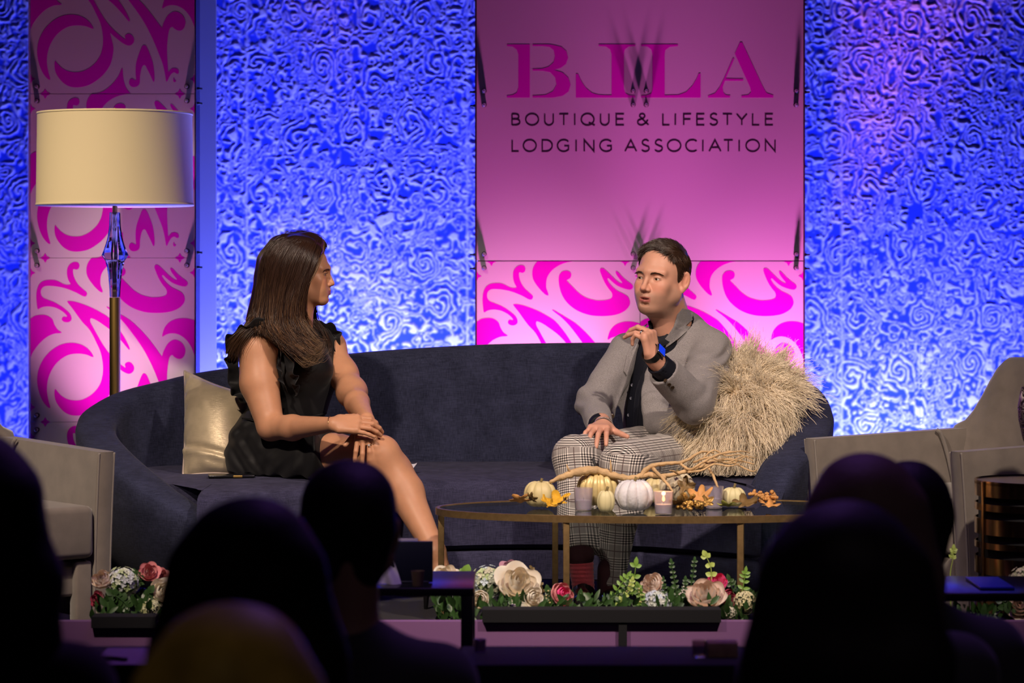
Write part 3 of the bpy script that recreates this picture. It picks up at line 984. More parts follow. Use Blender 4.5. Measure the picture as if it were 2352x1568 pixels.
def armchair(loc, yaw, label):
    """local frame: faces -y, origin at its middle on the stage"""
    root = empty('armchair', loc, label, 'armchair', 'taupe velvet armchairs either side of the sofa')
    R = np.array([[math.cos(yaw), -math.sin(yaw), 0], [math.sin(yaw), math.cos(yaw), 0], [0, 0, 1]])
    L = np.array([loc[0], loc[1], 0])
    T = lambda P: (np.asarray(P) @ R.T) + L
    hw = 0.345; at = 0.062
    for s in (-1, 1):
        # arm: flared slab whose front edge curves back towards the floor
        ys = np.linspace(-0.36, 0.30, 12)
        V = []; Fc = []
        prof = []
        zs = np.r_[0.04, 0.12, 0.22, 0.32, 0.42, 0.50, 0.545, 0.563, 0.568]
        rows = []
        for z in zs:
            fl = 0.030 * max(0, (z - 0.12) / .45) ** 1.5           # leans forward at the top
            fr_ = -0.335 - fl
            r = []
            pinch = 0.004 if z > .56 else 0
            for y in np.r_[fr_ + .0, fr_ + .008, np.linspace(-.30, .34, 8)]:
                e = 0.010 if y == fr_ else 0
                tz = z + 0.016 * (y + .33) / .66 * (z > .3)
                r.append((y, tz, at - e - pinch))
            rows.append(r)
        for side in (0, 1):
            for r in rows:
                for (y, z, w) in r:
                    xo = hw + (w if side else 0.0 + (at - w))
                    V.append((s * xo, y, z))
        m_ = len(rows[0]); K = len(rows)
        id_ = lambda sd, k, j: sd * K * m_ + k * m_ + j
        for k in range(K - 1):
            for j in range(m_ - 1):
                for sd in (0, 1): Fc.append((id_(sd, k, j), id_(sd, k, j + 1), id_(sd, k + 1, j + 1), id_(sd, k + 1, j)))
            Fc.append((id_(0, k, 0), id_(1, k, 0), id_(1, k + 1, 0), id_(0, k + 1, 0)))
            Fc.append((id_(0, k, m_ - 1), id_(1, k, m_ - 1), id_(1, k + 1, m_ - 1), id_(0, k + 1, m_ - 1)))
        for j in range(m_ - 1):
            Fc.append((id_(0, K - 1, j), id_(0, K - 1, j + 1), id_(1, K - 1, j + 1), id_(1, K - 1, j)))
            Fc.append((id_(0, 0, j), id_(0, 0, j + 1), id_(1, 0, j + 1), id_(1, 0, j)))
        o = mesh_obj('arm', T(V), Fc, M_taupe, root)
        bm = bmesh.new(); bm.from_mesh(o.data); bmesh.ops.recalc_face_normals(bm, faces=bm.faces); bm.to_mesh(o.data); bm.free()
        auto_sharp(o, 40)
        # piping along the front edges and the top
        pp = MB()
        for xo in (hw + .004, hw + at - .004):
            pp.tube(T([(s * xo, -0.335 - 0.030 * max(0, (z - 0.12) / .45) ** 1.5 + .004, z - .004) for z in zs]), 0.0035, 6)
        pp.build('arm_piping', M_taupe_pipe, o)
    # curved back with wings that drop onto the arms
    nb = 33
    V = []; Fc = []
    for i in range(nb):
        u = -1 + 2 * i / (nb - 1)
        x = u * (hw + at * .8)
        y = 0.36 - 0.13 * abs(u) ** 3.0
        wing = np.clip((1 - abs(u)) / .40, 0, 1)
        top = 0.60 + 0.235 * (wing * wing * (3 - 2 * wing))
        nx, ny = 0, 1
        for (off, zf, lean) in ((0.075, 0.08, 0), (0.075, .55, .03), (0.075, .93, .07), (0.06, .985, .075), (0.035, 1.0, .075), (0.01, .985, .07), (0.0, .93, .062), (-0.005, .6, .02), (0.0, .35, 0)):
            z = .05 + (top - .05) * zf
            V.append((x * (1 + (.03 if off > .03 else 0)), y + off - .02 + lean, z))
    m_ = 9
    for i in range(nb - 1):
        for j in range(m_ - 1): Fc.append((i * m_ + j, (i + 1) * m_ + j, (i + 1) * m_ + j + 1, i * m_ + j + 1))
        Fc.append((i * m_ + m_ - 1, (i + 1) * m_ + m_ - 1, (i + 1) * m_, i * m_))
    Fc.append(tuple(range(m_))); Fc.append(tuple((nb - 1) * m_ + j for j in range(m_))[::-1])
    bo = mesh_obj('backrest', T(V), Fc, M_taupe, root)
    bm = bmesh.new(); bm.from_mesh(bo.data); bmesh.ops.recalc_face_normals(bm, faces=bm.faces); bm.to_mesh(bo.data); bm.free()
    for s in (-1, 1):
        MB().tube(T([(s * (hw - .012), 0.16 + .10 * t, 0.585 - .30 * t ** 1.6) for t in np.linspace(0, 1, 9)]), 0.006, 8).build('back_piping', M_taupe_pipe, bo)
    Mx = Matrix.Translation((L[0], L[1], 0)) @ Matrix.Rotation(yaw, 4, 'Z')
    MB().box((-hw + .008, -0.355, 0.235), (hw - .008, 0.26, 0.400), 0.022, Mx).build('seat_cushion', M_taupe, root, sharp=60)
    MB().box((-hw + .004, -0.31, 0.115), (hw - .004, 0.30, 0.228), 0.012, Mx).build('seat_base', M_taupe, root, sharp=60)
    for s in (-1, 1):
        MB().box((s * (hw - .035) - .028, -0.335, 0.0), (s * (hw - .035) + .028, -0.29, 0.225), 0.008, Mx).build('leg', M_taupe, root, sharp=60)
        MB().box((s * (hw - .02) - .02, 0.28, 0.0), (s * (hw - .02) + .02, 0.32, 0.10), 0.005, Mx).build('leg', M_black, root, sharp=60)
    return root


# left chair: front of its near arm at px 255; right chair: the mirror of it
def chair_from(front_mid, facing, label):
    f = np.array(facing, float); f /= np.linalg.norm(f)
    c = np.array(front_mid) - f * 0.35
    yaw = math.atan2(f[0], -f[1])
    return armchair((c[0], c[1], 0), yaw, label)


fL = np.array([0.62, -0.78]); rightL = np.array([-fL[1], fL[0]])   # rightL: towards the image-right arm
aL = W(240, 1035, 8.36)[:2]
chair_from(aL - np.array([0.78, 0.62]) * 0.375, fL, 'taupe velvet armchair on the left, in front of the sofa end')
fR = np.array([-0.857, -0.514])
f1 = W(1850, 1000, 9.0)[:2]
chair_from(f1 + np.array([0.857, 0.514]) * .03 + np.array([0.514, -0.857]) * 0.375, fR, 'taupe velvet armchair on the right, beside the brass drum table')

# ================================================================== floor lamp
M_brass = mat('brushed_brass', (0.50, 0.32, 0.10), 0.45, metal=1.0)
M_crystal = mat('crystal', (0.86, 0.88, 1.0), 0.02, trans=1.0, ior=1.5)
M_shade = mat('linen_lamp_shade', (0.88, 0.72, 0.46), 0.85, bump=(600, .3, .0008), spec=.2)
M_chrome = mat('polished_steel', (0.8, 0.78, 0.75), 0.12, metal=1.0)


def floor_lamp():
    Y = 10.45
    k = Y / F
    c = W(264, 1000, Y)
    root = empty('floor_lamp', (c[0], Y, 0), 'tall brass floor lamp with crystal neck and white drum shade behind the sofa', 'lamp')
    Mt = Matrix.Translation((c[0], Y, 0))
    zz = lambda py: ZC - (py - PY0) * k
    MB().lathe([(0.0, 0.0), (0.15, 0.0), (0.15, 0.02), (0.02, 0.035), (12.5 * k, .04)], 48, Mt).build('base', M_brass, root, sharp=40)
    MB().lathe([(12.5 * k, 0.03), (12.5 * k, zz(683)), (0.0, zz(683))], 40, Mt).build('pole', M_brass, root, sharp=40)
    # faceted crystal
    pr = [(12.0, 682), (12.5, 668), (14.5, 640), (18, 615), (22, 600), (31, 586), (26, 574), (20, 556), (17, 545), (13.5, 520), (12.5, 490), (12.2, 487.5), (0.01, 487)]
    cr = MB().lathe([(0.01, zz(682.5))] + [(r * k, zz(y)) for r, y in pr], 8, Mt).build('crystal_neck', M_crystal, root, smooth=False)
    MB().lathe([(4.6 * k, zz(682)), (4.6 * k, zz(596)), (4.6 * k, zz(487))], 20, Mt).build('inner_rod', M_chrome, root)
    MB().lathe([(6 * k, zz(487)), (6 * k, zz(475)), (4 * k, zz(470)), (3 * k, zz(262))], 20, Mt).build('socket_stem', M_brass, root, sharp=40)
    R1 = 179 * k; R2 = 176.5 * k
    z0, z1 = zz(472), zz(260)
    sh = MB()
    sh.lathe([(R1 * 1.004, z0), (R1, z0 + .004), (R2, z1 - .004), (R2 * 1.003, z1), (R2 - .005, z1), (R1 - .006, z0 + .002), (R1 * 1.004, z0)], 96, Mt)
    shade = sh.build('lamp_shade', M_shade, root, sharp=40)
    for z, r in ((z0 + .003, R1), (z1 - .003, R2)):
        MB().lathe([(r + .0015, z - .004), (r + .0028, z), (r + .0015, z + .004)], 96, Mt).build('shade_trim', M_shade, shade)
    sp_ = MB()
    for a in (0, 2.09, 4.19): sp_.tube([(c[0], Y, z1 - .012), (c[0] + R2 * math.cos(a), Y + R2 * math.sin(a), z1 - .012)], .002, 6)
    sp_.build('spider_fitting', M_brass, root)
    MB().lathe([(3.2 * k, zz(262)), (3.6 * k, zz(258)), (3.2 * k, zz(248)), (0.0, zz(247))], 16, Mt).build('finial', M_brass, root, sharp=40)


floor_lamp()

# ================================================================== coffee table
M_gold = mat('antique_gold_leaf', (0.46, 0.30, 0.13), 0.38, metal=0.85, var=(60, .18))
M_glass = mat('table_glass', (0.78, 0.90, 0.86), 0.0, trans=1.0, ior=1.5)
TC = (0.480, 8.60); TA, TB, TZ = 0.727, 0.335, 0.372


def coffee_table():
    root = empty('coffee_table', (TC[0], TC[1], 0), 'oval glass-topped coffee table with thin antique gold frame', 'coffee table')
    n = 128
    ring = [(TC[0] + math.cos(2 * math.pi * i / n), TC[1] + math.sin(2 * math.pi * i / n)) for i in range(n)]
    el = lambda a, b, z: [(TC[0] + a * math.cos(2 * math.pi * i / n), TC[1] + b * math.sin(2 * math.pi * i / n), z) for i in range(n)]
    loops = [el(TA, TB, TZ - .022), el(TA, TB, TZ), el(TA - .012, TB - .012, TZ), el(TA - .012, TB - .012, TZ - .022)]
    V = sum(loops, []); Fc = []
    for a in range(4):
        b = (a + 1) % 4
        for i in range(n): j = (i + 1) % n; Fc.append((a * n + i, a * n + j, b * n + j, b * n + i))
    auto_sharp(mesh_obj('rim', V, Fc, M_gold, root), 40)
    g = [el(TA - .014, TB - .014, TZ - .010), el(TA - .014, TB - .014, TZ - .002)]
    V = sum(g, []); Fc = [tuple(range(n))[::-1], tuple(n + i for i in range(n))]
    for i in range(n): j = (i + 1) % n; Fc.append((i, j, n + j, n + i))
    mesh_obj('glass_top', V, Fc, M_glass, root, smooth=False)
    def onrim(x, s):
        u = (x - TC[0]) / TA; return (x, TC[1] + s * (TB - .014) * math.sqrt(max(0, 1 - u * u)))
    legs = [(TC[0] - TA + .018, TC[1]), (TC[0] + TA - .018, TC[1]), onrim(bx(1301, 8.30), -1), onrim(bx(1275, 8.90), 1), onrim(bx(1700, 8.30), -1), onrim(bx(1702, 8.90), 1)]
    for x, y in legs:
        MB().box((x - .010, y - .008, 0.0), (x + .010, y + .008, TZ - .020), 0.002).build('leg', M_gold, root, sharp=40)
    V = []; 
    lo_ = MB()
    return root


coffee_table()

# ================================================================== brass drum table and vase, right edge
M_drum = mat('polished_copper_brass', (0.50, 0.30, 0.13), 0.18, metal=1.0)
M_vase = None


def drum():
    Y = 8.08; r = 0.195
    cx = bx(2240, Y) + r
    root = empty('drum_table', (cx, Y, 0), 'round copper-brass slatted drum table at the right edge, beside the armchair', 'side table')
    Mt = Matrix.Translation((cx, Y, 0))
    zt = ZC - (1100 - PY0) * Y / F
    zz = lambda py: ZC - (py - PY0) * Y / F
    MB().lathe([(0, zt - .004), (r - .004, zt - .004), (r, zt), (r, zt - .012), (r - .01, zt - .014), (0, zt - .014)][::-1], 64, Mt).build('top', M_drum, root, sharp=30)
    for a, b in ((1104, 1136), (1152, 1168), (1186, 1222), (1240, 1254), (1274, 1312), (1330, 1352), (1368, 1400), (1410, 1440)):
        MB().lathe([(r - .004, zz(b)), (r, zz(b)), (r, zz(a)), (r - .004, zz(a)), (r - .004, zz(b))], 64, Mt).build('band', M_drum, root, sharp=30)
    for k in range(6):
        a = math.radians(-90 - 9 + 60 * k)
        x, y = cx + (r + .002) * math.cos(a), Y + (r + .002) * math.sin(a)
        MB().box((-.007, -.003, 0), (.007, .003, zt - .002), 0.001, Matrix.Translation((x, y, 0)) @ Matrix.Rotation(a + math.pi / 2, 4, 'Z')).build('upright', M_drum, root, sharp=40)
    MB().lathe([(r - .012, 0.0), (r - .012, zt - .014)], 48, Mt).build('inner_liner', M_black, root)
    # vase: black with pale relief scrolls
    m = mat('scrolled_vase_glaze', (0.5, 0.45, 0.38), 0.5)
    N, L = nt(m); b = N['Principled BSDF']
    tc = N.new('ShaderNodeTexCoord'); ns = N.new('ShaderNodeTexNoise'); ns.inputs['Scale'].default_value = 14; ns.inputs['Detail'].default_value = 1; ns.inputs['Distortion'].default_value = 2.2
    L.new(tc.outputs['Object'], ns.inputs['Vector'])
    s = mathn(N, L, 'SINE', mathn(N, L, 'MULTIPLY', ns.outputs['Fac'], 42.0))
    cr = N.new('ShaderNodeValToRGB'); cr.color_ramp.elements[0].position = .30; cr.color_ramp.elements[0].color = (.02, .012, .01, 1); cr.color_ramp.elements[1].position = .42; cr.color_ramp.elements[1].color = (.50, .44, .36, 1)
    L.new(s, cr.inputs['Fac']); L.new(cr.outputs['Color'], b.inputs['Base Color'])
    bp = N.new('ShaderNodeBump'); bp.inputs['Distance'].default_value = .006; L.new(s, bp.inputs['Height']); L.new(bp.outputs['Normal'], b.inputs['Normal'])
    vx = bx(2339, Y) + .115
    v = empty('vase', (vx, Y, zt), 'pale scroll-patterned dark vase standing on the brass drum table', 'vase')
    h0 = zz(905) - zt
    prof = [(0.05, 0.0), (0.052, .02), (0.07, .05), (0.10, .12), (.113, .18), (.115, .22), (.105, .28), (.075, h0), (.05, h0 + .03), (.045, h0 + .07), (.055, h0 + .08), (.047, h0 + .078), (.04, h0 + .03)]
    MB().lathe([(0, 0.001)] + prof, 56, Matrix.Translation((vx, Y, zt))).build('vase_body', m, v)


drum()
# ================================================================== people: shared anatomy
def head_prims(c, R, s=1.0, sex='m', open_mouth=0.0):
    c = _v(c)
    P = lambda x, y, z: c + R @ (np.array([x, y, z]) * s)
    L_, Fw, U = R[:, 0], R[:, 1], R[:, 2]
    e = lambda p, r, k, op=1, M=R: ell(P(*p), np.array(r) * s, M, k * s, op)
    q = lambda a, b, ra, rb, k, flat=None, op=1: cap(P(*a), P(*b), ra * s, rb * s, flat, k * s, op)
    m = sex == 'm'
    jw = .058 if m else .044
    jr = .024 if m else .019
    out = [
        e((0, -.014, .036), (.076, .097, .081), 0),
        e((0, .022, -.025), (.065 if m else .056, .064, .078), .03),
        q((jw, .004, -.052), (.018, .066, -.094), jr, .018, .03),
        q((-jw, .004, -.052), (-.018, .066, -.094), jr, .018, .03),
        e((0, .073, -.097), (.020, .015, .015), .018),
        e((0, .045, -.085), (.035, .035, .018), .03),
    ] + ([e((0, .018, -.100), (.042, .046, .022), .03)] if m else []) + [
        e((.040, .060, -.026), (.020, .019, .018), .024), e((-.040, .060, -.026), (.020, .019, .018), .024),
        e((.030, .062, -.055), (.022, .022, .024), .024), e((-.030, .062, -.055), (.022, .022, .024), .024),
        e((0, .078, -.064), (.026, .016, .020), .018),
        q((.008, .082, .021), (.046, .066, .020), .0115, .010, .018), q((-.008, .082, .021), (-.046, .066, .020), .0115, .010, .018),
        e((.032, .092, .001), (.0185, .0180, .0115), .010, -1), e((-.032, .092, .001), (.0185, .0180, .0115), .010, -1),
    ]
    for sx in (1, -1):
        ec = (sx * .032, .0690, -.001)
        out += [e(ec, (.0152, .0142, .0142), .004),
                e((sx * .0325, .0840, -.0022), (.0112, .0090, .0034), .0015, -1)]
    nz = 1.0 if m else .88
    out += [
        q((0, .083, .012), (0, .104 * (1 if m else .985), -.030), .0065, .0085, .010),
        e((0, .108 if m else .1035, -.035), (.0100 * nz, .0100, .0085), .007),
        e((.0125 * nz, .0950, -.039), (.0075, .0095, .0070), .005), e((-.0125 * nz, .0950, -.039), (.0075, .0095, .0070), .005),
        e((0, .088, -.036), (.0135, .0150, .0150), .006),
        e((.0062, .1020, -.0465), (.0034, .0055, .0040), .002, -1), e((-.0062, .1020, -.0465), (.0034, .0055, .0040), .002, -1),
        q((-.0035, .0935, -.050), (-.0035, .0935, -.056), .0025, .003, .005), q((.0035, .0935, -.050), (.0035, .0935, -.056), .0025, .003, .005),
    ]
    oy = open_mouth
    lip = .0048 if m else .0058
    out += [
        q((-.021, .0835, -.0655), (-.004, .0945, -.0618), .0026, lip, .005), q((.021, .0835, -.0655), (.004, .0945, -.0618), .0026, lip, .005),
        q((-.020, .0825, -.0675 - oy * .5), (0, .0920, -.0730 - oy), .0030, lip * 1.15, .005), q((.020, .0825, -.0675 - oy * .5), (0, .0920, -.0730 - oy), .0030, lip * 1.15, .005),
        e((0, .1000, -.0672 - oy * .5), (.0185, .0160, .0009 + oy * .75), .0012, -1),
        e((0, .0905, -.0835 - oy), (.014, .006, .005), .008, -1),
    ]
    for sx in (1, -1):                                                       # ears
        Mx = R @ np.array(Matrix.Rotation(sx * .62, 3, 'Z') @ Matrix.Rotation(.18, 3, 'X'))
        out += [ell(P(sx * .0815, -.016, -.003), np.array([.0075, .0195, .034]) * s, Mx, .006 * s),
                ell(P(sx * .0795, -.008, -.031), np.array([.0065, .009, .011]) * s, Mx, .006 * s),
                ell(P(sx * .0865, -.0115, .000), np.array([.0062, .0125, .0225]) * s, Mx, .003 * s, -1),
                ell(P(sx * .0850, -.0215, .006), np.array([.0042, .0035, .019]) * s, Mx, .003 * s)]
    return out, P


def rotv(v, ax, deg):
    return np.array(Matrix.Rotation(math.radians(deg), 3, Vector(ax)) @ Vector(v))


def hand_prims(w, d, n, side, bends, spread=(7, 2, -3, -9), thumb=(35, 20, 10), s=1.0, tuck=20, k=.006, palm=.082):
    """w wrist, d towards the knuckles, n out of the back of the hand, side='l'/'r'; bends per finger (knuckle, middle, tip) in degrees"""
    w = _v(w); d = _v(d) / np.linalg.norm(d); n = _v(n); n = n - d * (n @ d); n /= np.linalg.norm(n)
    t = np.cross(d, n) if side == 'l' else np.cross(n, d)        # towards the thumb
    M = np.stack([t, d, n], 1)
    out = [ell(w + d * .018 * s, np.array([.030, .034, .020]) * s, M, .012 * s),
           rbox(w + (d * .050) * s, np.array([.037, .040, .0125]) * s, M, .011 * s, .012 * s),
           ell(w + (t * .022 + d * .034 - n * .008) * s, np.array([.020, .032, .016]) * s, M, .012 * s)]
    tips = []
    base = [(.0290, palm), (.0100, palm + .005), (-.0095, palm + .001), (-.0280, palm - .009)]
    ln = [(.044, .026, .021), (.048, .030, .022), (.044, .028, .021), (.034, .021, .019)]
    rr = [(.0098, .0088, .0080, .0068), (.0100, .0090, .0081, .0068), (.0096, .0086, .0078, .0066), (.0086, .0076, .0070, .0060)]
    sg = 1 if side == 'l' else -1
    for i in range(4):
        p = w + (t * base[i][0] + d * (base[i][1] - .004) - n * .001) * s
        dd = rotv(d, n, -sg * spread[i])
        ax = np.cross(n, dd)
        out.append(cap(w + (t * base[i][0] * .55 + d * .03) * s, p, .010 * s, rr[i][0] * s, None, .010 * s))
        out.append(ell(p + n * .0015 * s, np.array([.0105, .0105, .0100]) * s, M, .006 * s))
        cum = 0
        for j in range(3):
            cum += bends[i][j]
            v = rotv(dd, ax, cum)
            p2 = p + v * ln[i][j] * s
            out.append(cap(p, p2, rr[i][j] * s, rr[i][j + 1] * s, None, (.0035 if j == 0 else .003) * s))
            p = p2
        tips.append(p)
    p = w + (t * .024 + d * .016 - n * .006) * s
    v = rotv(d, n, -sg * thumb[0]); v = v - n * math.sin(math.radians(tuck)); v /= np.linalg.norm(v)
    for j, (l_, ra, rb) in enumerate(((.040, .0150, .0115), (.030, .0112, .0098), (.025, .0098, .0078))):
        p2 = p + v * l_ * s
        out.append(cap(p, p2, ra * s, rb * s, None, (.010 if j == 0 else .003) * s))
        p = p2
        v = rotv(v, n, sg * thumb[1]) if j == 0 else rotv(v, n, sg * thumb[2])
    return out


M_skin = mat('skin', (0.6, 0.36, 0.26), 0.46, spec=0.42, attr='tint', sub=0.12, bump=(700, .25, .0006), var=(22, .07))
M_eye = mat('eye', (0.8, 0.8, 0.8), 0.08, spec=0.6, attr='tint')
M_hair = mat('brown_hair', (0.03, 0.015, 0.01), 0.30, spec=0.7, attr='tint')


def eye_obj(c, R, s, parent, gaze, iris=(.05, .025, .012)):
    gaze = _v(gaze) / np.linalg.norm(gaze)
    m = MB()
    up = Vector(gaze).to_track_quat('Z', 'Y').to_matrix().to_4x4()
    m.lathe([(0.0001, -.0122 * s)] + [(.0122 * s * math.sin(a), -.0122 * s * math.cos(a)) for a in np.linspace(.15, math.pi - .12, 18)] + [(0.0001, .0122 * s)], 28, Matrix.Translation(Vector(c)) @ up)
    o = m.build('eye', M_eye, parent)
    V = np.array(m.v) - c
    ca = (V @ gaze) / np.linalg.norm(V, axis=1)
    col = np.tile(np.array([.70, .62, .58]), (len(V), 1))
    col[ca > math.cos(.50)] = iris; col[ca > math.cos(.22)] = (.004, .003, .003)
    set_col(o, col)
    return o


def skin_tint(V, c, R, s, base, lip, man=False):
    q = (V - c) @ R / s
    x, y, z = q[:, 0], q[:, 1], q[:, 2]
    col = np.tile(np.array(base), (len(V), 1))
    head = (np.abs(x) < .1) & (y > -.12) & (y < .13) & (z < .14) & (z > -.13)
    def blend(w, c2):
        nonlocal col
        w = np.clip(w, 0, 1)[:, None] * head[:, None]
        col = col * (1 - w) + np.array(c2) * w
    red = np.array(base) * np.array([1.05, .82, .80])
    blend(np.exp(-(((np.abs(x) - .042) / .018) ** 2 + ((z + .030) / .018) ** 2)) * (y > 0) * .7, red)
    blend(np.exp(-((x / .014) ** 2 + ((z + .036) / .012) ** 2)) * (y > .085) * .6, red)
    blend(np.exp(-(((z - .004) / .03) ** 2)) * (np.abs(x) > .074) * (np.abs(y + .012) < .03) * .6, red)
    if man:
        bw = np.clip((-.040 - z) / .02, 0, 1) * np.clip((y + .02) / .02, 0, 1) * np.clip((z + .135) / .02, 0, 1)
        bw = np.maximum(bw, np.clip((y - .0) / .02, 0, 1) * np.clip((.05 - np.abs(y - .03)) / .03, 0, 1) * np.clip((-.015 - z) / .02, 0, 1))
        blend(bw * .50, np.array([.27, .17, .12]))
    wl = np.clip((.0235 - np.abs(x)) / .004, 0, 1) * np.clip((.0095 - np.abs(z + .0685 + (0.002 if man else 0))) / .002, 0, 1) * (y > .083)
    blend(wl, lip)
    # lash line and inner socket
    we = np.clip((.0155 - np.abs(np.abs(x) - .0325)) / .003, 0, 1) * np.clip((.0060 - np.abs(z + .001)) / .002, 0, 1) * (y > .072) * (y < .0905)
    blend(we * (.55 if man else .75), np.array(base) * .35)
    return col


def brow_strands(P, R, s, bv, sx, m, parent, n=90, heavy=1.0):
    pts = []
    for i in range(n):
        t = i / n + random.uniform(-.02, .02)
        x = sx * (.014 + .036 * t); z = .0140 + .0042 * math.sin(min(1, t * 1.25) * 2.2) - .004 * t ** 3 + random.uniform(-.0024, .0024) * (1 - .5 * t) * heavy
        o = P(x, .14, z); dr = -R[:, 1]
        hit = bv.ray_cast(Vector(o), Vector(dr), .12)
        if hit[0] is None: continue
        p0 = np.array(hit[0]); nn = np.array(hit[1])
        if nn @ R[:, 1] < 0: nn = -nn
        d = R[:, 0] * sx * (.6 + .4 * t) + R[:, 2] * (.6 - .9 * t)
        pts.append(np.stack([p0 + nn * (.0004 + .0012 * u) + d * .0085 * u * s for u in np.linspace(0, 1, 4)]))
    Pn = np.array(pts); N_ = len(Pn)
    Rr = np.tile(np.array([.0007, .0007, .0005, .0001]) * heavy, (N_, 1))
    return strands('eyebrow', Pn, Rr, m, parent, np.tile(np.array([.075, .038, .022]), (N_, 1)))


def scalp_shell(c, R, s, ext, g, low, top=0.0):
    """hair mass hugging the skull; g(u): how far forward, low(f): how far down"""
    c = _v(c)

    def fn(p):
        q = (p - c) @ R / s
        x, f, u = q[..., 0], q[..., 1], q[..., 2]
        r = np.array([.076 + ext, .097 + ext, .081 + ext + top]);
        w = (q - np.array([0, -.014, .036])) / r
        n = np.sqrt((w * w).sum(-1)); w2 = w / r
        d = n * (n - 1) / (np.sqrt((w2 * w2).sum(-1)) + 1e-9)
        d = np.maximum(d, f - g(u, x)); d = np.maximum(d, low(f) - u)
        return d * s
    return custom(fn, c - .16 * s, c + .16 * s, k=.006)


# ================================================================== the man in the grey jacket
def build_man():
    YM = 9.42
    th = math.radians(35)
    hc = W(1519, 640, YM); R = rot_frame((-math.sin(th), -math.cos(th), 0.035), roll=math.radians(-4)); s = 1.07
    root = empty('person', (W(1500, 1050, 9.4)[0], 9.4, 0), 'seated man in grey jacket and plaid trousers, talking with one hand raised', 'person')
    hp, P = head_prims(hc, R, s, 'm', .0032)
    pelv = W(1535, 1035, 9.55)
    body = list(hp)
    nb = W(1560, 745, 9.53)
    body += [cap(P(0, -.030, -.045), nb + [-.008, 0, -.02], .060, .060, None, .03), cap(P(0, .005, -.080), W(1535, 778, 9.47), .046, .046, None, .03)]
    shR, shL = W(1437, 800, 9.56), W(1643, 806, 9.44)
    body += [cap(nb - [0, 0, .075], shR - [0, 0, .02], .045, .040, None, .03), cap(nb - [0, 0, .075], shL - [0, 0, .02], .045, .040, None, .03),
             cap(W(1540, 850, 9.53), pelv, .135, .14, ((0, 1, 0), .7), .05)]
    elR, wrR = W(1362, 925, 9.42), W(1386, 979, 9.13)
    elL, wrL = W(1594, 928, 9.17), W(1500, 822, 9.03)
    body += chain([shR, elR, wrR], [.050, .040, .029], .01) + chain([shL, elL, wrL], [.050, .040, .030], .01)
    body += hand_prims(wrR, (-.26, -1, -.02), (.0, -.05, 1), 'r', [(16, 26, 14), (18, 26, 14), (20, 28, 16), (22, 30, 16)], spread=(11, 2, -8, -20), thumb=(48, -6, -4), s=1.03, tuck=12)
    dL = np.array([-.20, -.05, 1.0]); nL = np.array([.80, -.60, .12])
    body += hand_prims(wrL, dL, nL, 'l', [(62, 38, 20), (60, 42, 20), (74, 22, 14), (58, 70, 34)], spread=(3, 1, -2, -6), thumb=(20, -25, -20), s=1.03, tuck=55)
    kR, aR = W(1320, 1050, 8.98), W(1337, 1310, 8.90)
    kL, aL = W(1432, 1068, 8.92), W(1403, 1345, 8.98)
    body += chain([W(1485, 1040, 9.45), kR, aR], [.075, .052, .036], .02) + chain([W(1578, 1050, 9.45), kL, aL], [.078, .052, .036], .02)
    lo = np.min([q['lo'] for q in body], 0) - .01; hi = np.max([q['hi'] for q in body], 0) + .01
    zc = hc[2]
    ax = [axis_var(lo[0], hi[0], [(W(1435, 0, 9.05)[0], W(1588, 0, YM)[0], .0022)], .0045),
          axis_var(lo[1], hi[1], [(9.28, 9.40, .0022), (8.95, 9.12, .0028)], .0045),
          axis_var(lo[2], hi[2], [(zc - .14, zc + .03, .0020), (wrL[2] - .01, wrL[2] + .14, .0025)], .0045)]
    V, Fq = surface(body, axes=ax, smooth=1)
    bo = mesh_obj('body', V, Fq, M_skin, root)
    set_col(bo, skin_tint(V, hc, R, s, (.66, .335, .235), (.42, .13, .11), True))
    near = (np.abs(V - hc) < .18).all(1)[Fq].all(1)
    bv = bvh_of(V, Fq[near])
    gz = np.array([-.95, -.75, -.06])
    for sx in (1, -1): eye_obj(P(sx * .032, .0690, -.001), R, s, bo, gz)
    for sx in (1, -1): brow_strands(P, R, s, bv, sx, M_hair, bo, 110, .95)
    # teeth glimpsed in the open mouth
    te = MB(); te.tube([P(-.012, .086, -.0665), P(0, .0895, -.0665), P(.012, .086, -.0665)], .0020, 6); te.build('teeth', mat('teeth', (.6, .52, .45), .3), bo)

    # hair
    def g(u, x): return np.interp(u, [-.10, -.01, .03, .055, .080, .100, .13], [.012, .013, .020, .028, .038, .052, .066])
    def low(f): return np.interp(f, [-.09, -.04, -.03, -.028, -.004, .002], [-.075, -.070, -.045, .034, .034, -.020])
    hs = [scalp_shell(hc, R, s, .0065, g, low, .006)]
    Vh, Fh = surface(hs, .0035, smooth=2)
    ho = mesh_obj('hair', Vh, Fh, M_hair, root)
    set_col(ho, np.tile([.030, .015, .009], (len(Vh), 1)))
    r2 = np.random.default_rng(3)
    q = (Vh - hc) @ R / s
    idx = np.arange(len(Vh))
    front = (q[:, 1] > .03) & (q[:, 2] > .07)
    pick = np.concatenate([r2.choice(idx, 8000), r2.choice(idx[front], 2200)])
    p0 = Vh[pick]; ql = q[pick]
    nrm = ql - np.array([0, -.014, .036]); nrm /= np.linalg.norm(nrm, axis=1, keepdims=True)
    up = np.clip((ql[:, 2] - .05) / .05, 0, 1)[:, None]
    dloc = np.array([[0.10, -.55, -.85]]) * (1 - up) + np.array([[-.35, .30, .12]]) * up + r2.normal(0, .09, (len(pick), 3))
    fr_ = np.clip((ql[:, 1] - .045) / .03, 0, 1)[:, None] * up
    dloc = dloc + fr_ * np.array([[-.6, .1, .65]])
    dloc -= nrm * (dloc * nrm).sum(1, keepdims=True) * .9
    dloc /= np.linalg.norm(dloc, axis=1, keepdims=True)
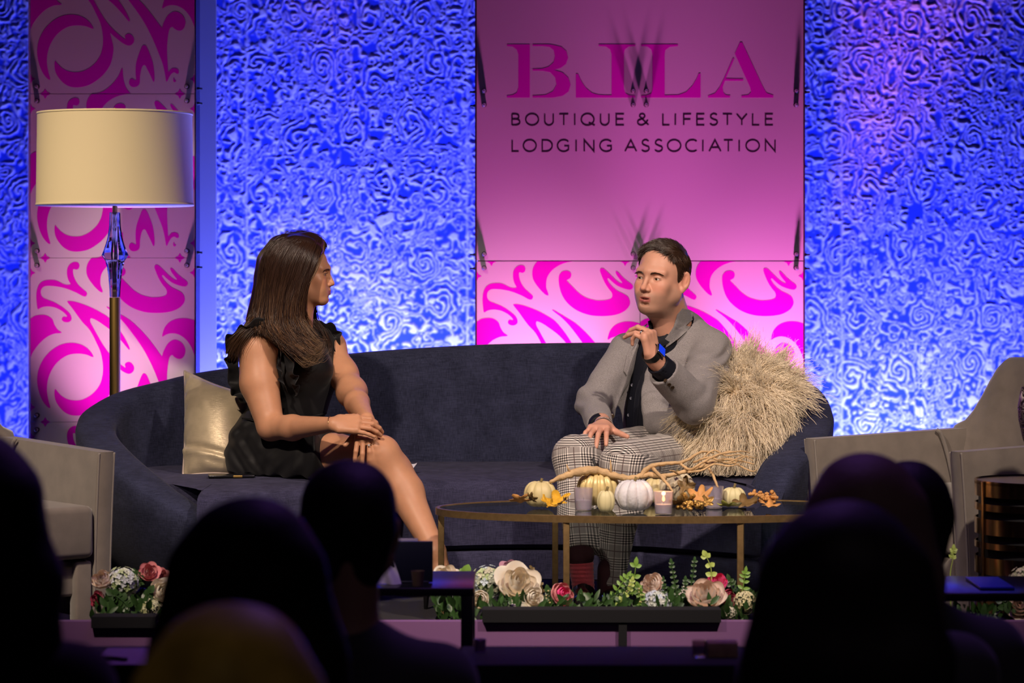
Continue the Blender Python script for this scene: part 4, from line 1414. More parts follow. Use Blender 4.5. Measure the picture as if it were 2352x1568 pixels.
    ln = (.015 + .017 * up[:, 0] + .010 * fr_[:, 0]) * r2.uniform(.6, 1.2, len(pick))
    S = 5; tt = np.linspace(0, 1, S)
    Pn = p0[:, None] + ((dloc @ R.T) * (ln * s)[:, None])[:, None] * tt[None, :, None] + ((nrm @ R.T) * (.0008 + .0030 * up + .005 * fr_))[:, None] * (tt * (1.6 - tt * .9))[None, :, None]
    Rr = np.tile(np.array([.0006, .0006, .0006, .0004, .0001]), (len(pick), 1))
    base = np.array([.052, .025, .015]) * r2.uniform(.5, 1.5, (len(pick), 1))
    strands('hair_locks', Pn, Rr, M_hair, ho, base)

    # ---- clothes
    M_jk = mat('grey_flannel', (0.27, 0.25, 0.255), .9, sheen=.12, spec=.15, var=(650, .60), bump=(700, .5, .0010))
    M_shirt = mat('black_shirt_cotton', (0.006, 0.007, 0.014), 0.65, spec=.3)
    nbk = W(1560, 770, 9.53)

    def torso(g_, k=.05):
        return [cap(W(1538, 860, 9.52), W(1532, 950, 9.50), .158 + g_, .150 + g_, ((.25, 1, 0), .74), k),
                cap(W(1532, 950, 9.50), W(1535, 1025, 9.50), .150 + g_, .150 + g_, ((.25, 1, 0), .80), k),
                cap(W(1548, 803, 9.54), W(1468, 810, 9.57), .080 + g_, .066 + g_, None, k), cap(W(1548, 803, 9.54), W(1622, 803, 9.48), .084 + g_, .070 + g_, None, k),
                cap(W(1556, 785, 9.55), W(1490, 806, 9.57), .052 + g_, .046 + g_, None, .04), cap(W(1556, 785, 9.55), W(1610, 803, 9.50), .052 + g_, .046 + g_, None, .04)]
    shp = torso(-.012)
    def PLC(c_, d_, rad=.07):
        c_ = _v(c_); d_ = _v(d_) / np.linalg.norm(d_)
        return custom(lambda p: np.maximum(-((p - c_) @ d_), np.sqrt((((p - c_) - d_ * rad * .8) ** 2).sum(-1)) - rad), c_ - rad, c_ + rad, .001, -1)
    # collar stand of the shirt
    shp += [cap(W(1548, 778, 9.52), W(1555, 758, 9.53), .0665, .0680, None, .02), ell(W(1520, 785, 9.44), (.05, .03, .05), None, .03),
            cap(P(0, -.030, -.04), nb + [-.008, 0, -.03], .063, .062, None, .0, -1),
            ell(W(1510, 740, 9.40), (.040, .075, .055), None, .008, -1)]
    shp += [cap(elR, W(1376, 976, 9.17), .040, .036, None, .01), cap(W(1376, 976, 9.17), W(1384, 983, 9.12), .036, .036, None, .003), cap(W(1640, 810, 9.44), elL, .05, .045, None, .01), cap(shR, elR, .05, .045, None, .01),
            cap(W(1540, 860, 9.075), W(1500, 826, 9.035), .0410, .0405, None, .005), cap(W(1594, 925, 9.17), W(1540, 864, 9.08), .036, .0410, None, .01),
            cap(W(1518, 843, 9.050), W(1485, 810, 9.02), .0310, .0325, None, .002, -1), PLC(W(1509, 835, 9.043), W(1500, 826, 9.035) - W(1590, 922, 9.17)), PLC(W(1381, 978, 9.155), W(1386, 988, 9.11) - W(1370, 955, 9.30)),]
    sdf_obj('shirt', shp, M_shirt, root, .0045, disp=lambda p: .0022 * n3(p, 26, 2.0) * np.clip((.885 - p[..., 2]) / .04, 0, 1) * np.clip((p[..., 1] - 9.20) / .06, 0, 1), smooth=1)

    poly = np.array([(1492, 742), (1546, 742), (1532, 766), (1511, 794), (1494, 828), (1482, 858), (1476, 885), (1474, 930), (1478, 975), (1484, 1010), (1398, 1010), (1412, 950), (1428, 895), (1450, 830), (1472, 780)], float)

    def cutfn(p):
        k = F / p[..., 1]
        u = PX0 + p[..., 0] * k; v = PY0 - (p[..., 2] - ZC) * k
        best = np.full(u.shape, 1e9); ins = np.zeros(u.shape, bool)
        m_ = len(poly)
        for i in range(m_):
            a = poly[i]; b = poly[(i + 1) % m_]
            e = b - a; w0 = u - a[0]; w1 = v - a[1]
            t = np.clip((w0 * e[0] + w1 * e[1]) / (e @ e), 0, 1)
            best = np.minimum(best, (w0 - t * e[0]) ** 2 + (w1 - t * e[1]) ** 2)
            cnd = ((a[1] > v) != (b[1] > v)) & (u < (b[0] - a[0]) * (v - a[1]) / (b[1] - a[1] + 1e-12) + a[0])
            ins ^= cnd
        d = np.sqrt(best) / k
        d = np.where(ins, -d, d)
        lim = np.maximum(p[..., 1] - 9.52, 9.16 - p[..., 1])      # only through the chest, not the arms in front
        return np.maximum(d, lim)
    jk = torso(0.0)
    # skirts of the jacket over the lap
    jk += [cap(W(1590, 960, 9.42), W(1610, 1010, 9.40), .085, .060, ((.3, 1, .1), .7), .04), cap(W(1530, 970, 9.38), W(1600, 1005, 9.34), .050, .036, None, .04),
           cap(W(1425, 900, 9.50), W(1402, 975, 9.42), .070, .045, ((.3, 1, 0), .6), .04),
           ell(W(1588, 996, 9.33), (.088, .11, .060), None, .04), ell(W(1530, 975, 9.32), (.060, .06, .045), None, .03),
           cap(W(1500, 930, 9.37), W(1505, 972, 9.34), .045, .040, ((.1, 1, 0), .5), .03)]
    lap = [custom(cutfn, (0, 0, 0), (0, 0, 0), .004, -1)]
    upR = [cap(W(1440, 806, 9.56), elR, .066, .060, None, .022), cap(elR, W(1377, 975, 9.19), .060, .046, None, .02)]
    upL = [cap(W(1636, 804, 9.45), elL + [0, .01, 0], .072, .066, None, .022), cap(elL, W(1520, 846, 9.058), .066, .0555, None, .02)]
    jk += [ell(W(1560, 736, 9.555), (.088, .070, .044), rot_frame((-.35, -1, 0), roll=math.radians(-14)), .03), cap(W(1560, 755, 9.56), W(1612, 786, 9.50), .060, .062, None, .04), cap(W(1545, 765, 9.57), W(1495, 795, 9.58), .055, .055, None, .04)]
    necks = [cap(P(0, -.030, -.03), nb + [-.008, -.005, -.03], .0700, .0700, None, .004, -1)]
    def plane_cut(c_, d_, rad=.085):
        c_ = _v(c_); d_ = _v(d_) / np.linalg.norm(d_)
        return custom(lambda p: np.maximum(-((p - c_) @ d_), np.sqrt((((p - c_) - d_ * rad * .8) ** 2).sum(-1)) - rad), c_ - rad, c_ + rad, .0015, -1)
    fdL = W(1500, 826, 9.035) - W(1590, 922, 9.17); fdR = W(1386, 988, 9.11) - W(1370, 955, 9.30)
    cuffs = [plane_cut(W(1525, 852, 9.063), fdL), cap(W(1532, 858, 9.07), W(1505, 832, 9.045), .0440, .0445, None, .0, -1),
             plane_cut(W(1378, 974, 9.185), fdR), cap(W(1376, 968, 9.22), W(1384, 986, 9.12), .038, .039, None, .0, -1)]

    def folds(p):
        x, y, z = p[..., 0], p[..., 1], p[..., 2]
        d = .0030 * n3(p, 15, .4) + .0018 * n3(p, 34, 1.1)
        for c_, dirv, w_, amp in ((elR, (.35, 0, .9), .09, .0060), (elL + [-.02, 0, .03], (.85, 0, -.5), .07, .0045), (W(1650, 850, 9.36), (-.35, 0, 1), .10, .0075), (W(1590, 985, 9.38), (.6, .1, .8), .09, .0050), (W(1455, 900, 9.45), (.2, 0, 1), .07, .003)):
            q_ = p - c_; r_ = np.sqrt((q_ * q_).sum(-1))
            t_ = q_ @ (_v(dirv) / np.linalg.norm(dirv))
            d = d + amp * np.exp(-(r_ / w_) ** 2) * np.sin(t_ * 2 * math.pi / .058 + 2.6 * np.sin(x * 17 + y * 11) + 1.5 * np.sin(z * 31))
        q1 = np.sqrt(((p - W(1520, 846, 9.058)) ** 2).sum(-1)); q2 = np.sqrt(((p - W(1378, 974, 9.185)) ** 2).sum(-1))
        return d * np.clip((q1 - .03) / .05, .05, 1) * np.clip((q2 - .03) / .05, .05, 1) * np.clip((.93 - z) / .05, .1, 1)
    jp = jk + lap + upR + upL + necks + cuffs
    Vj, Fj = surface(jp, .0042, disp=folds, smooth=1)
    Vj, Fj = drop_loose(Vj, Fj)
    jo = mesh_obj('jacket', Vj, Fj, M_jk, root)
    nearb = (np.abs(V - W(1550, 760, 9.5)) < .22).all(1)[Fq].all(1)
    bj = bvh_of(np.vstack([Vj, V]), np.vstack([Fj, Fq[nearb] + len(Vj)]))

    def drape(name, poly_, m, parent, lift=.004, th_=.0035, res=5, ymin=9.10, ymax=9.62):
        """cloth piece laid on the jacket: outline given as seen from the front, real thickness"""
        pl = np.array(poly_, float)
        x0, y0 = pl.min(0); x1, y1 = pl.max(0)
        pts = {}; V_ = []; F_ = []
        bm = bmesh.new()
        vs = [bm.verts.new((a, b, 0)) for a, b in pl]
        f = bm.faces.new(vs)
        bmesh.ops.triangulate(bm, faces=bm.faces)
        for _ in range(4):
            es = [e for e in bm.edges if e.calc_length() > res]
            if not es: break
            bmesh.ops.subdivide_edges(bm, edges=es, cuts=1)
            bmesh.ops.triangulate(bm, faces=bm.faces)
        bm.verts.ensure_lookup_table()
        last = 9.35
        for v in bm.verts:
            o_ = np.array([0, 0, ZC]); dr = W(v.co.x, v.co.y, 1.0) - o_; L_ = np.linalg.norm(dr); dr /= L_
            st = o_ + dr * (ymin * L_)
            hit = bj.ray_cast(Vector(st), Vector(dr), .8)
            dist = ymin * L_ + (hit[3] if hit[0] is not None else last * L_ - ymin * L_)
            last = dist / L_
            V_.append(o_ + dr * (dist - lift))
        F_ = [[v.index for v in f.verts] for f in bm.faces]
        be = [(e.verts[0].index, e.verts[1].index) for e in bm.edges if len(e.link_faces) == 1]
        bm.free()
        V_ = np.array(V_)
        nb_ = [set() for _ in V_]
        for f in F_:
            for a in f:
                nb_[a].update(f)
        for _ in range(2): V_[:, 1] = [min(V_[list(n_), 1].mean(), V_[i_, 1] + .004) for i_, n_ in enumerate(nb_)]
        Vb = V_ + np.array([0, th_ + lift, 0]); n0 = len(V_)
        Fa = F_ + [[i + n0 for i in f[::-1]] for f in F_] + [[a, b, b + n0, a + n0] for a, b in be]
        o_ = mesh_obj(name, np.vstack([V_, Vb]), Fa, m, parent)
        bm = bmesh.new(); bm.from_mesh(o_.data); bmesh.ops.recalc_face_normals(bm, faces=bm.faces); bm.to_mesh(o_.data); bm.free()
        auto_sharp(o_, 50)
        return o_
    drape('jacket_collar', [(1556, 722), (1568, 708), (1580, 711), (1592, 719), (1591, 734), (1577, 746), (1560, 768), (1548, 778), (1544, 770), (1549, 745)], M_jk, jo, .012, .005, ymin=9.25)
    drape('lapel', [(1549, 748), (1558, 754), (1574, 747), (1586, 750), (1576, 762), (1561, 775), (1540, 791), (1524, 801), (1513, 810), (1506, 803), (1520, 786), (1536, 768)], M_jk, jo, .016, .006, ymin=9.25)
    drape('lapel', [(1487, 742), (1480, 752), (1466, 786), (1448, 835), (1440, 862), (1433, 852), (1440, 815), (1455, 778), (1472, 752)], M_jk, jo, .010, .006, ymin=9.25)
    # pocket square hint, chest pocket welt, sleeve buttons
    M_btn = mat('horn_button', (.045, .028, .015), .3)
    M_sb = mat('shirt_button', (.02, .02, .03), .2)
    for bxp, byp in ((1534, 878), (1542, 886), (1550, 893)):
        c_ = W(bxp, byp, 8.98)
        hit = bj.ray_cast(Vector(W(bxp, byp, 8.90)), Vector((0, 1, 0)), .5)
        c_ = np.array(hit[0]) if hit[0] is not None else c_
        nn = Vector(hit[1]) if hit[0] is not None else Vector((0, -1, 0))
        if nn.y > 0: nn = -nn
        Mt = Matrix.Translation(Vector(c_) + nn * .001) @ nn.to_track_quat('Z', 'Y').to_matrix().to_4x4()
        MB().lathe([(.0001, 0), (.0068, 0), (.0072, .0015), (.0062, .0030), (.0045, .0022), (.0001, .0020)], 20, Mt).build('sleeve_button', M_btn, jo)
    for bxp, byp in ((1407, 958), (1475, 950)):
        hit = bj.ray_cast(Vector(W(bxp, byp, 9.15)), Vector((0, 1, 0)), .6)
        if hit[0] is not None:
            nn = Vector((0, -1, 0)); Mt = Matrix.Translation(hit[0]) @ nn.to_track_quat('Z', 'Y').to_matrix().to_4x4()
            MB().lathe([(.0001, 0), (.0085, 0), (.009, .0015), (.008, .0030), (.0001, .0024)], 20, Mt).build('front_button', M_btn, jo)
    sh_o = [o for o in root.children if o.name.startswith('shirt')][0]
    co = np.empty(len(sh_o.data.vertices) * 3, dtype=np.float32); sh_o.data.vertices.foreach_get('co', co); co = co.reshape(-1, 3) + np.array(root.location)
    fsh = [tuple(p.vertices) for p in sh_o.data.polygons]
    bs = BVHTree.FromPolygons([tuple(x) for x in co], fsh)
    for bxp, byp in ((1511, 779), (1500, 815), (1462, 894), (1459, 925), (1453, 965)):
        hit = bs.ray_cast(Vector(W(bxp, byp, 9.15)), Vector((0, 1, 0)), .6)
        if hit[0] is not None:
            Mt = Matrix.Translation(hit[0]) @ Vector((0, -1, .1)).to_track_quat('Z', 'Y').to_matrix().to_4x4()
            MB().lathe([(.0001, 0), (.0052, 0), (.0056, .0014), (.0044, .0024), (.0030, .0012), (.0001, .0012)], 18, Mt).build('shirt_button', mat('shirt_button', (.10, .10, .13), .2), sh_o)
    # placket and collar points
    bj = bs
    drape('placket', [(1516, 776), (1503, 812), (1478, 880), (1471, 905), (1467, 935), (1463, 985), (1452, 985), (1455, 935), (1459, 900), (1468, 870), (1492, 808), (1505, 774)], M_shirt, sh_o, .003, .002, ymin=9.2)
    drape('collar', [(1508, 782), (1500, 772), (1491, 752), (1488, 738), (1494, 735), (1500, 752), (1509, 769), (1513, 776)], M_shirt, sh_o, .007, .003, ymin=9.25)
    drape('collar', [(1510, 778), (1524, 772), (1545, 757), (1560, 738), (1566, 744), (1558, 762), (1540, 784), (1522, 796), (1516, 790)], M_shirt, sh_o, .007, .003, ymin=9.25)

    # trousers: large glen check, woven along each leg
    def plaid(name):
        m = mat(name, (.5, .5, .5), .85, sheen=.2, spec=.2)
        N, L = nt(m); b = N['Principled BSDF']
        at = N.new('ShaderNodeAttribute'); at.attribute_name = 'weave'
        sp_ = N.new('ShaderNodeSeparateXYZ'); L.new(at.outputs['Vector'], sp_.inputs[0])
        Pd = .090
        def stripes(o_, ph):
            u = mathn(N, L, 'FRACT', mathn(N, L, 'DIVIDE', mathn(N, L, 'ADD', o_, ph), Pd))
            band = mathn(N, L, 'LESS_THAN', u, .52)
            fine = mathn(N, L, 'GREATER_THAN', mathn(N, L, 'FRACT', mathn(N, L, 'MULTIPLY', u, Pd / .0085)), .48)
            a_ = mathn(N, L, 'MULTIPLY', band, fine)
            plain = mathn(N, L, 'MULTIPLY', mathn(N, L, 'SUBTRACT', 1.0, band), .46)
            over = mathn(N, L, 'COMPARE', u, .76, .018)
            return mathn(N, L, 'ADD', a_, plain), over
        su, ou = stripes(sp_.outputs['X'], 5.0)
        sv, ov = stripes(sp_.outputs['Y'], 5.02)
        d = mathn(N, L, 'MULTIPLY', mathn(N, L, 'ADD', su, sv), .5)
        cr = N.new('ShaderNodeValToRGB')
        cr.color_ramp.elements[0].position = 0; cr.color_ramp.elements[0].color = (.92, .86, .80, 1)
        e1 = cr.color_ramp.elements[1]; e1.position = 1; e1.color = (.012, .010, .012, 1)
        e2 = cr.color_ramp.elements.new(.5); e2.color = (.28, .25, .235, 1)
        L.new(d, cr.inputs['Fac'])
        mx = N.new('ShaderNodeMix'); mx.data_type = 'RGBA'; mx.inputs[7].default_value = (.075, .035, .035, 1)
        L.new(mathn(N, L, 'MULTIPLY', mathn(N, L, 'MAXIMUM', ou, ov), .85), mx.inputs[0]); L.new(cr.outputs['Color'], mx.inputs[6])
        L.new(mx.outputs[2], b.inputs['Base Color'])
        return m
    hemR, hemL = W(1333, 1268, 8.90), W(1403, 1342, 8.94)
    hR, hL = W(1490, 1035, 9.47), W(1578, 1045, 9.47)
    tr = [cap(W(1500, 1030, 9.52), W(1560, 1030, 9.52), .115, .115, ((0, 0, 1), .75), .03)]
    tr += [cap(hR, kR, .092, .073, None, .022), cap(kR, W(1326, 1150, 8.93), .071, .062, None, .02), cap(W(1326, 1150, 8.93), hemR, .062, .055, None, .03)]
    tr += [cap(hL, kL, .096, .078, None, .012), cap(kL, W(1424, 1170, 8.90), .076, .068, None, .02), cap(W(1424, 1170, 8.90), hemL, .068, .046, None, .03)]
    tr += [custom(lambda p: np.maximum(-((p - hemR) @ (_v((.05, -.62, -1)) / 1.178)), np.sqrt(((p - hemR + [0, .02, .06]) ** 2).sum(-1)) - .10), hemR - .1, hemR + .1, .002, -1)]

    def tfold(p):
        d = .0022 * n3(p, 16, 3.1)
        for c_, dirv, w_, amp in ((kR + [0.03, .05, 0], (.3, .3, 1), .07, .0045), (kL + [.03, .05, 0], (.2, .3, 1), .07, .0045), (W(1500, 1030, 9.3), (1, 0, .2), .09, .006), (hemL, (0, 0, 1), .07, .003), (W(1340, 1180, 8.88), (1, 0, .15), .10, .0015)):
            q_ = p - c_; r_ = np.sqrt((q_ * q_).sum(-1)); t_ = q_ @ (_v(dirv) / np.linalg.norm(dirv))
            d = d + amp * np.exp(-(r_ / w_) ** 2) * np.sin(t_ * 2 * math.pi / .04 + 2 * np.sin(p[..., 0] * 25))
        return d
    Vt, Ft = surface(tr, .0042, disp=tfold, smooth=1)
    Vt, Ft = drop_loose(Vt, Ft)
    to = mesh_obj('trousers', Vt, Ft, plaid('glen_check_wool'), root)
    seg = [(hR, kR, 0.0, (-.2, -.3, 1)), (kR, hemR, np.linalg.norm(kR - hR), (1, -.3, 0)), (hL, kL, .013, (-.2, -.3, 1)), (kL, hemL, .013 + np.linalg.norm(kL - hL), (1, -.3, 0))]
    best = np.full(len(Vt), 1e9); wv = np.zeros((len(Vt), 3))
    for a, b, off, sd in seg:
        ab = b - a; l_ = np.linalg.norm(ab); d_ = ab / l_
        t_ = np.clip((Vt - a) @ d_, 0, l_)
        dist = np.linalg.norm(Vt - a - t_[:, None] * d_, axis=1)
        sv_ = _v(sd); sv_ = sv_ - d_ * (sv_ @ d_); sv_ /= np.linalg.norm(sv_)
        u_ = (Vt - a) @ sv_
        w_ = np.cross(d_, sv_); zz_ = (Vt - a) @ w_
        r_ = np.sqrt(u_ ** 2 + zz_ ** 2) + 1e-6
        arcu = u_ * 1.1
        kn_ = kR if off in (0.0, seg[1][2]) else kL
        thigh_ = (Vt[:, 2] > kn_[2] + .040 - .25 * np.clip(Vt[:, 1] - kn_[1], 0, .2)) | (Vt[:, 1] > kn_[1] + .10)
        is_t = off in (0.0, .013)
        dist = np.where(thigh_ == is_t, dist, dist + .5)
        k_ = dist < best
        best = np.where(k_, dist, best)
        wv[k_, 0] = arcu[k_]; wv[k_, 1] = (off + (Vt - a) @ d_)[k_]
    set_vec(to, wv, 'weave')

    # socks and shoes
    M_sock = mat('crimson_ribbed_sock', (.48, .045, .070), .9, sheen=.4)
    M_sockd = mat('dark_sock_band', (.030, .004, .008), .9)
    M_shoe = mat('black_patent_leather', (.006, .006, .007), .12, spec=.6, coat=.5)
    for (px_, py_, Yy, yaw_, nm) in ((1340, 1338, 8.90, -6, 'shoe'), (1402, 1368, 8.97, 8, 'shoe')):
        a_ = W(px_, 1330 if px_ < 1400 else 1352, Yy)
        f_ = np.array([math.sin(math.radians(yaw_)), -math.cos(math.radians(yaw_)), 0])
        Mx = rot_frame(f_)
        g0 = np.array([a_[0], a_[1], 0.0])
        T_ = lambda x, y, z: g0 + Mx @ np.array([x, y, z])
        sh = [ell(T_(0, -.01, .060), (.036, .050, .060), Mx, 0), ell(T_(0, .075, .040), (.042, .085, .036), Mx, .04), ell(T_(0, .150, .026), (.040, .055, .024), Mx, .03),
              rbox(T_(0, .065, .006), (.043, .135, .010), Mx, .006, .006),
              cap(T_(0, -.005, .085), T_(0, -.005, .16), .033, .045, None, .004, -1),
              custom(lambda p: p[..., 2] - .002, (0, 0, 0), (0, 0, 0), 0.0, -1)]
        sdf_obj(nm, sh, M_shoe, root, .004)
        top_ = hemR if px_ < 1400 else hemL
        bt = T_(0, -.005, .07)
        so, vs_ = sdf_obj('sock', [cap(bt, top_ + [0, 0, -.01], .037, .043, None, .0)], M_sock, root, .004, disp=lambda p: .0016 * np.sin(p[..., 2] * 2 * math.pi / .014 + 3 * np.sin(p[..., 0] * 20)))
        sdf_obj('sock_cuff', [cap(top_ + [0, 0, -.012], top_ + [0, 0, .05], .0465, .045, None, .0)], M_sockd, so, .005)

    # watch, ring, bracelet
    ax_ = W(1488, 806, 9.0) - W(1512, 830, 9.04); ax_ /= np.linalg.norm(ax_)
    wc = W(1497, 812, 9.022)
    qz = Vector(ax_).to_track_quat('Z', 'Y').to_matrix().to_4x4()
    wt = empty('wristwatch', tuple(wc - np.array(root.location))); wt.parent = root
    lp = lambda o_: None
    r_ = .0335
    MB().lathe([(r_ - .002, -.012), (r_ + .001, -.012), (r_ + .0025, 0), (r_ + .001, .012), (r_ - .002, .012), (r_ - .002, -.012)], 40, Matrix.Translation(Vector(wc)) @ qz).build('watch_strap', mat('black_rubber', (.008, .008, .009), .45), wt, sharp=40)
    nd = _v((.62, -.62, .45)); nd = nd - ax_ * (nd @ ax_); nd /= np.linalg.norm(nd)
    sd_ = np.cross(ax_, nd)
    Mw = Matrix([[*(np.array([sd_[i], ax_[i], nd[i]])), (wc + nd * (r_ + .004))[i]] for i in range(3)] + [[0, 0, 0, 1]])
    MB().box((-.018, -.0205, -.006), (.018, .0205, .0045), .005, Mw).build('watch_case', mat('watch_steel', (.30, .30, .32), .25, metal=1), wt)
    MB().box((-.0155, -.018, .002), (.0155, .018, .0056), .0015, Mw).build('watch_screen', mat('lit_blue_screen', (.005, .01, .10), .1, emit=((.01, .06, 1.0), .75)), wt)
    ringc = wrL + dL / np.linalg.norm(dL) * .086
    nL_ = nL - dL * (nL @ dL) / (dL @ dL); nL_ /= np.linalg.norm(nL_)
    tL = np.cross(dL / np.linalg.norm(dL), nL_)
    rc = wrL + (tL * -.0095 + dL / np.linalg.norm(dL) * .083) * 1.03
    fd = rotv(dL / np.linalg.norm(dL), np.cross(nL_, dL / np.linalg.norm(dL)), 74)
    rc = rc + fd * .018
    MB().lathe([(.0100, -.0022), (.0112, -.0022), (.0112, .0022), (.0100, .0022), (.0100, -.0022)], 24, Matrix.Translation(Vector(rc)) @ Vector(fd).to_track_quat('Z', 'Y').to_matrix().to_4x4()).build('ring', mat('silver', (.8, .78, .75), .15, metal=1), root)
    bc = wrR + _v((.0, -.006, .0)); bd = _v((-.1, -1, -.3))
    MB().lathe([(.0335 + .0016 * math.cos(a), .0030 * math.sin(a)) for a in np.linspace(0, 2 * math.pi, 9)], 40, Matrix.Translation(Vector(bc)) @ Vector(bd).to_track_quat('Z', 'Y').to_matrix().to_4x4()).build('bracelet', mat('silver_chain', (.7, .68, .66), .25, metal=1, bump=(900, 1, .002)), root)
    return root


build_man()


# ================================================================== the woman in the black dress
def ribbon(name, path, wdir, width, m, parent, amp=.012, waves=7, seg=90, thick=.0016, seed=0, taper=True):
    """gathered ruffle: a strip whose free edge ripples"""
    path = catmull(path, 12, closed=False)
    sL = np.r_[0, np.cumsum(np.linalg.norm(np.diff(path, axis=0), axis=1))]; L_ = sL[-1]
    tt = np.linspace(0, 1, seg)
    Pp = np.stack([np.interp(tt * L_, sL, path[:, c]) for c in range(3)], 1)
    T = np.gradient(Pp, axis=0); T /= np.linalg.norm(T, axis=1, keepdims=True)
    wd_ = np.asarray(wdir, float)
    if wd_.ndim == 1: wd_ = np.tile(wd_, (seg, 1))
    else: wd_ = np.stack([np.interp(tt, np.linspace(0, 1, len(wd_)), wd_[:, c]) for c in range(3)], 1)
    wd_ = wd_ - T * (wd_ * T).sum(1, keepdims=True); wd_ /= np.linalg.norm(wd_, axis=1, keepdims=True)
    nn = np.cross(T, wd_)
    K = 7; rows = []
    ph = 2 * math.pi * waves * tt + 1.3 * np.sin(2 * math.pi * 2 * tt + seed)
    wv_ = width * (np.sin(np.pi * np.clip(tt, .0, 1)) ** .35 if taper else 1) * (1 + .12 * np.sin(ph * .5 + seed))
    for j in range(K):
        u = j / (K - 1)
        rows.append(Pp + wd_ * (wv_ * u)[:, None] + nn * (amp * u ** 1.2 * np.sin(ph + .8 * u))[:, None])
    G = np.array(rows)                                     # K, seg, 3
    top = G.reshape(-1, 3); bot = (G + nn[None] * thick).reshape(-1, 3)
    n0 = K * seg; idx = np.arange(n0).reshape(K, seg); Fc = []
    for j in range(K - 1):
        for i in range(seg - 1):
            Fc.append((idx[j, i], idx[j, i + 1], idx[j + 1, i + 1], idx[j + 1, i]))
            Fc.append((n0 + idx[j, i], n0 + idx[j + 1, i], n0 + idx[j + 1, i + 1], n0 + idx[j, i + 1]))
    for i in range(seg - 1):
        Fc.append((idx[K - 1, i], idx[K - 1, i + 1], n0 + idx[K - 1, i + 1], n0 + idx[K - 1, i]))
    return mesh_obj(name, np.vstack([top, bot]), Fc, m, parent)


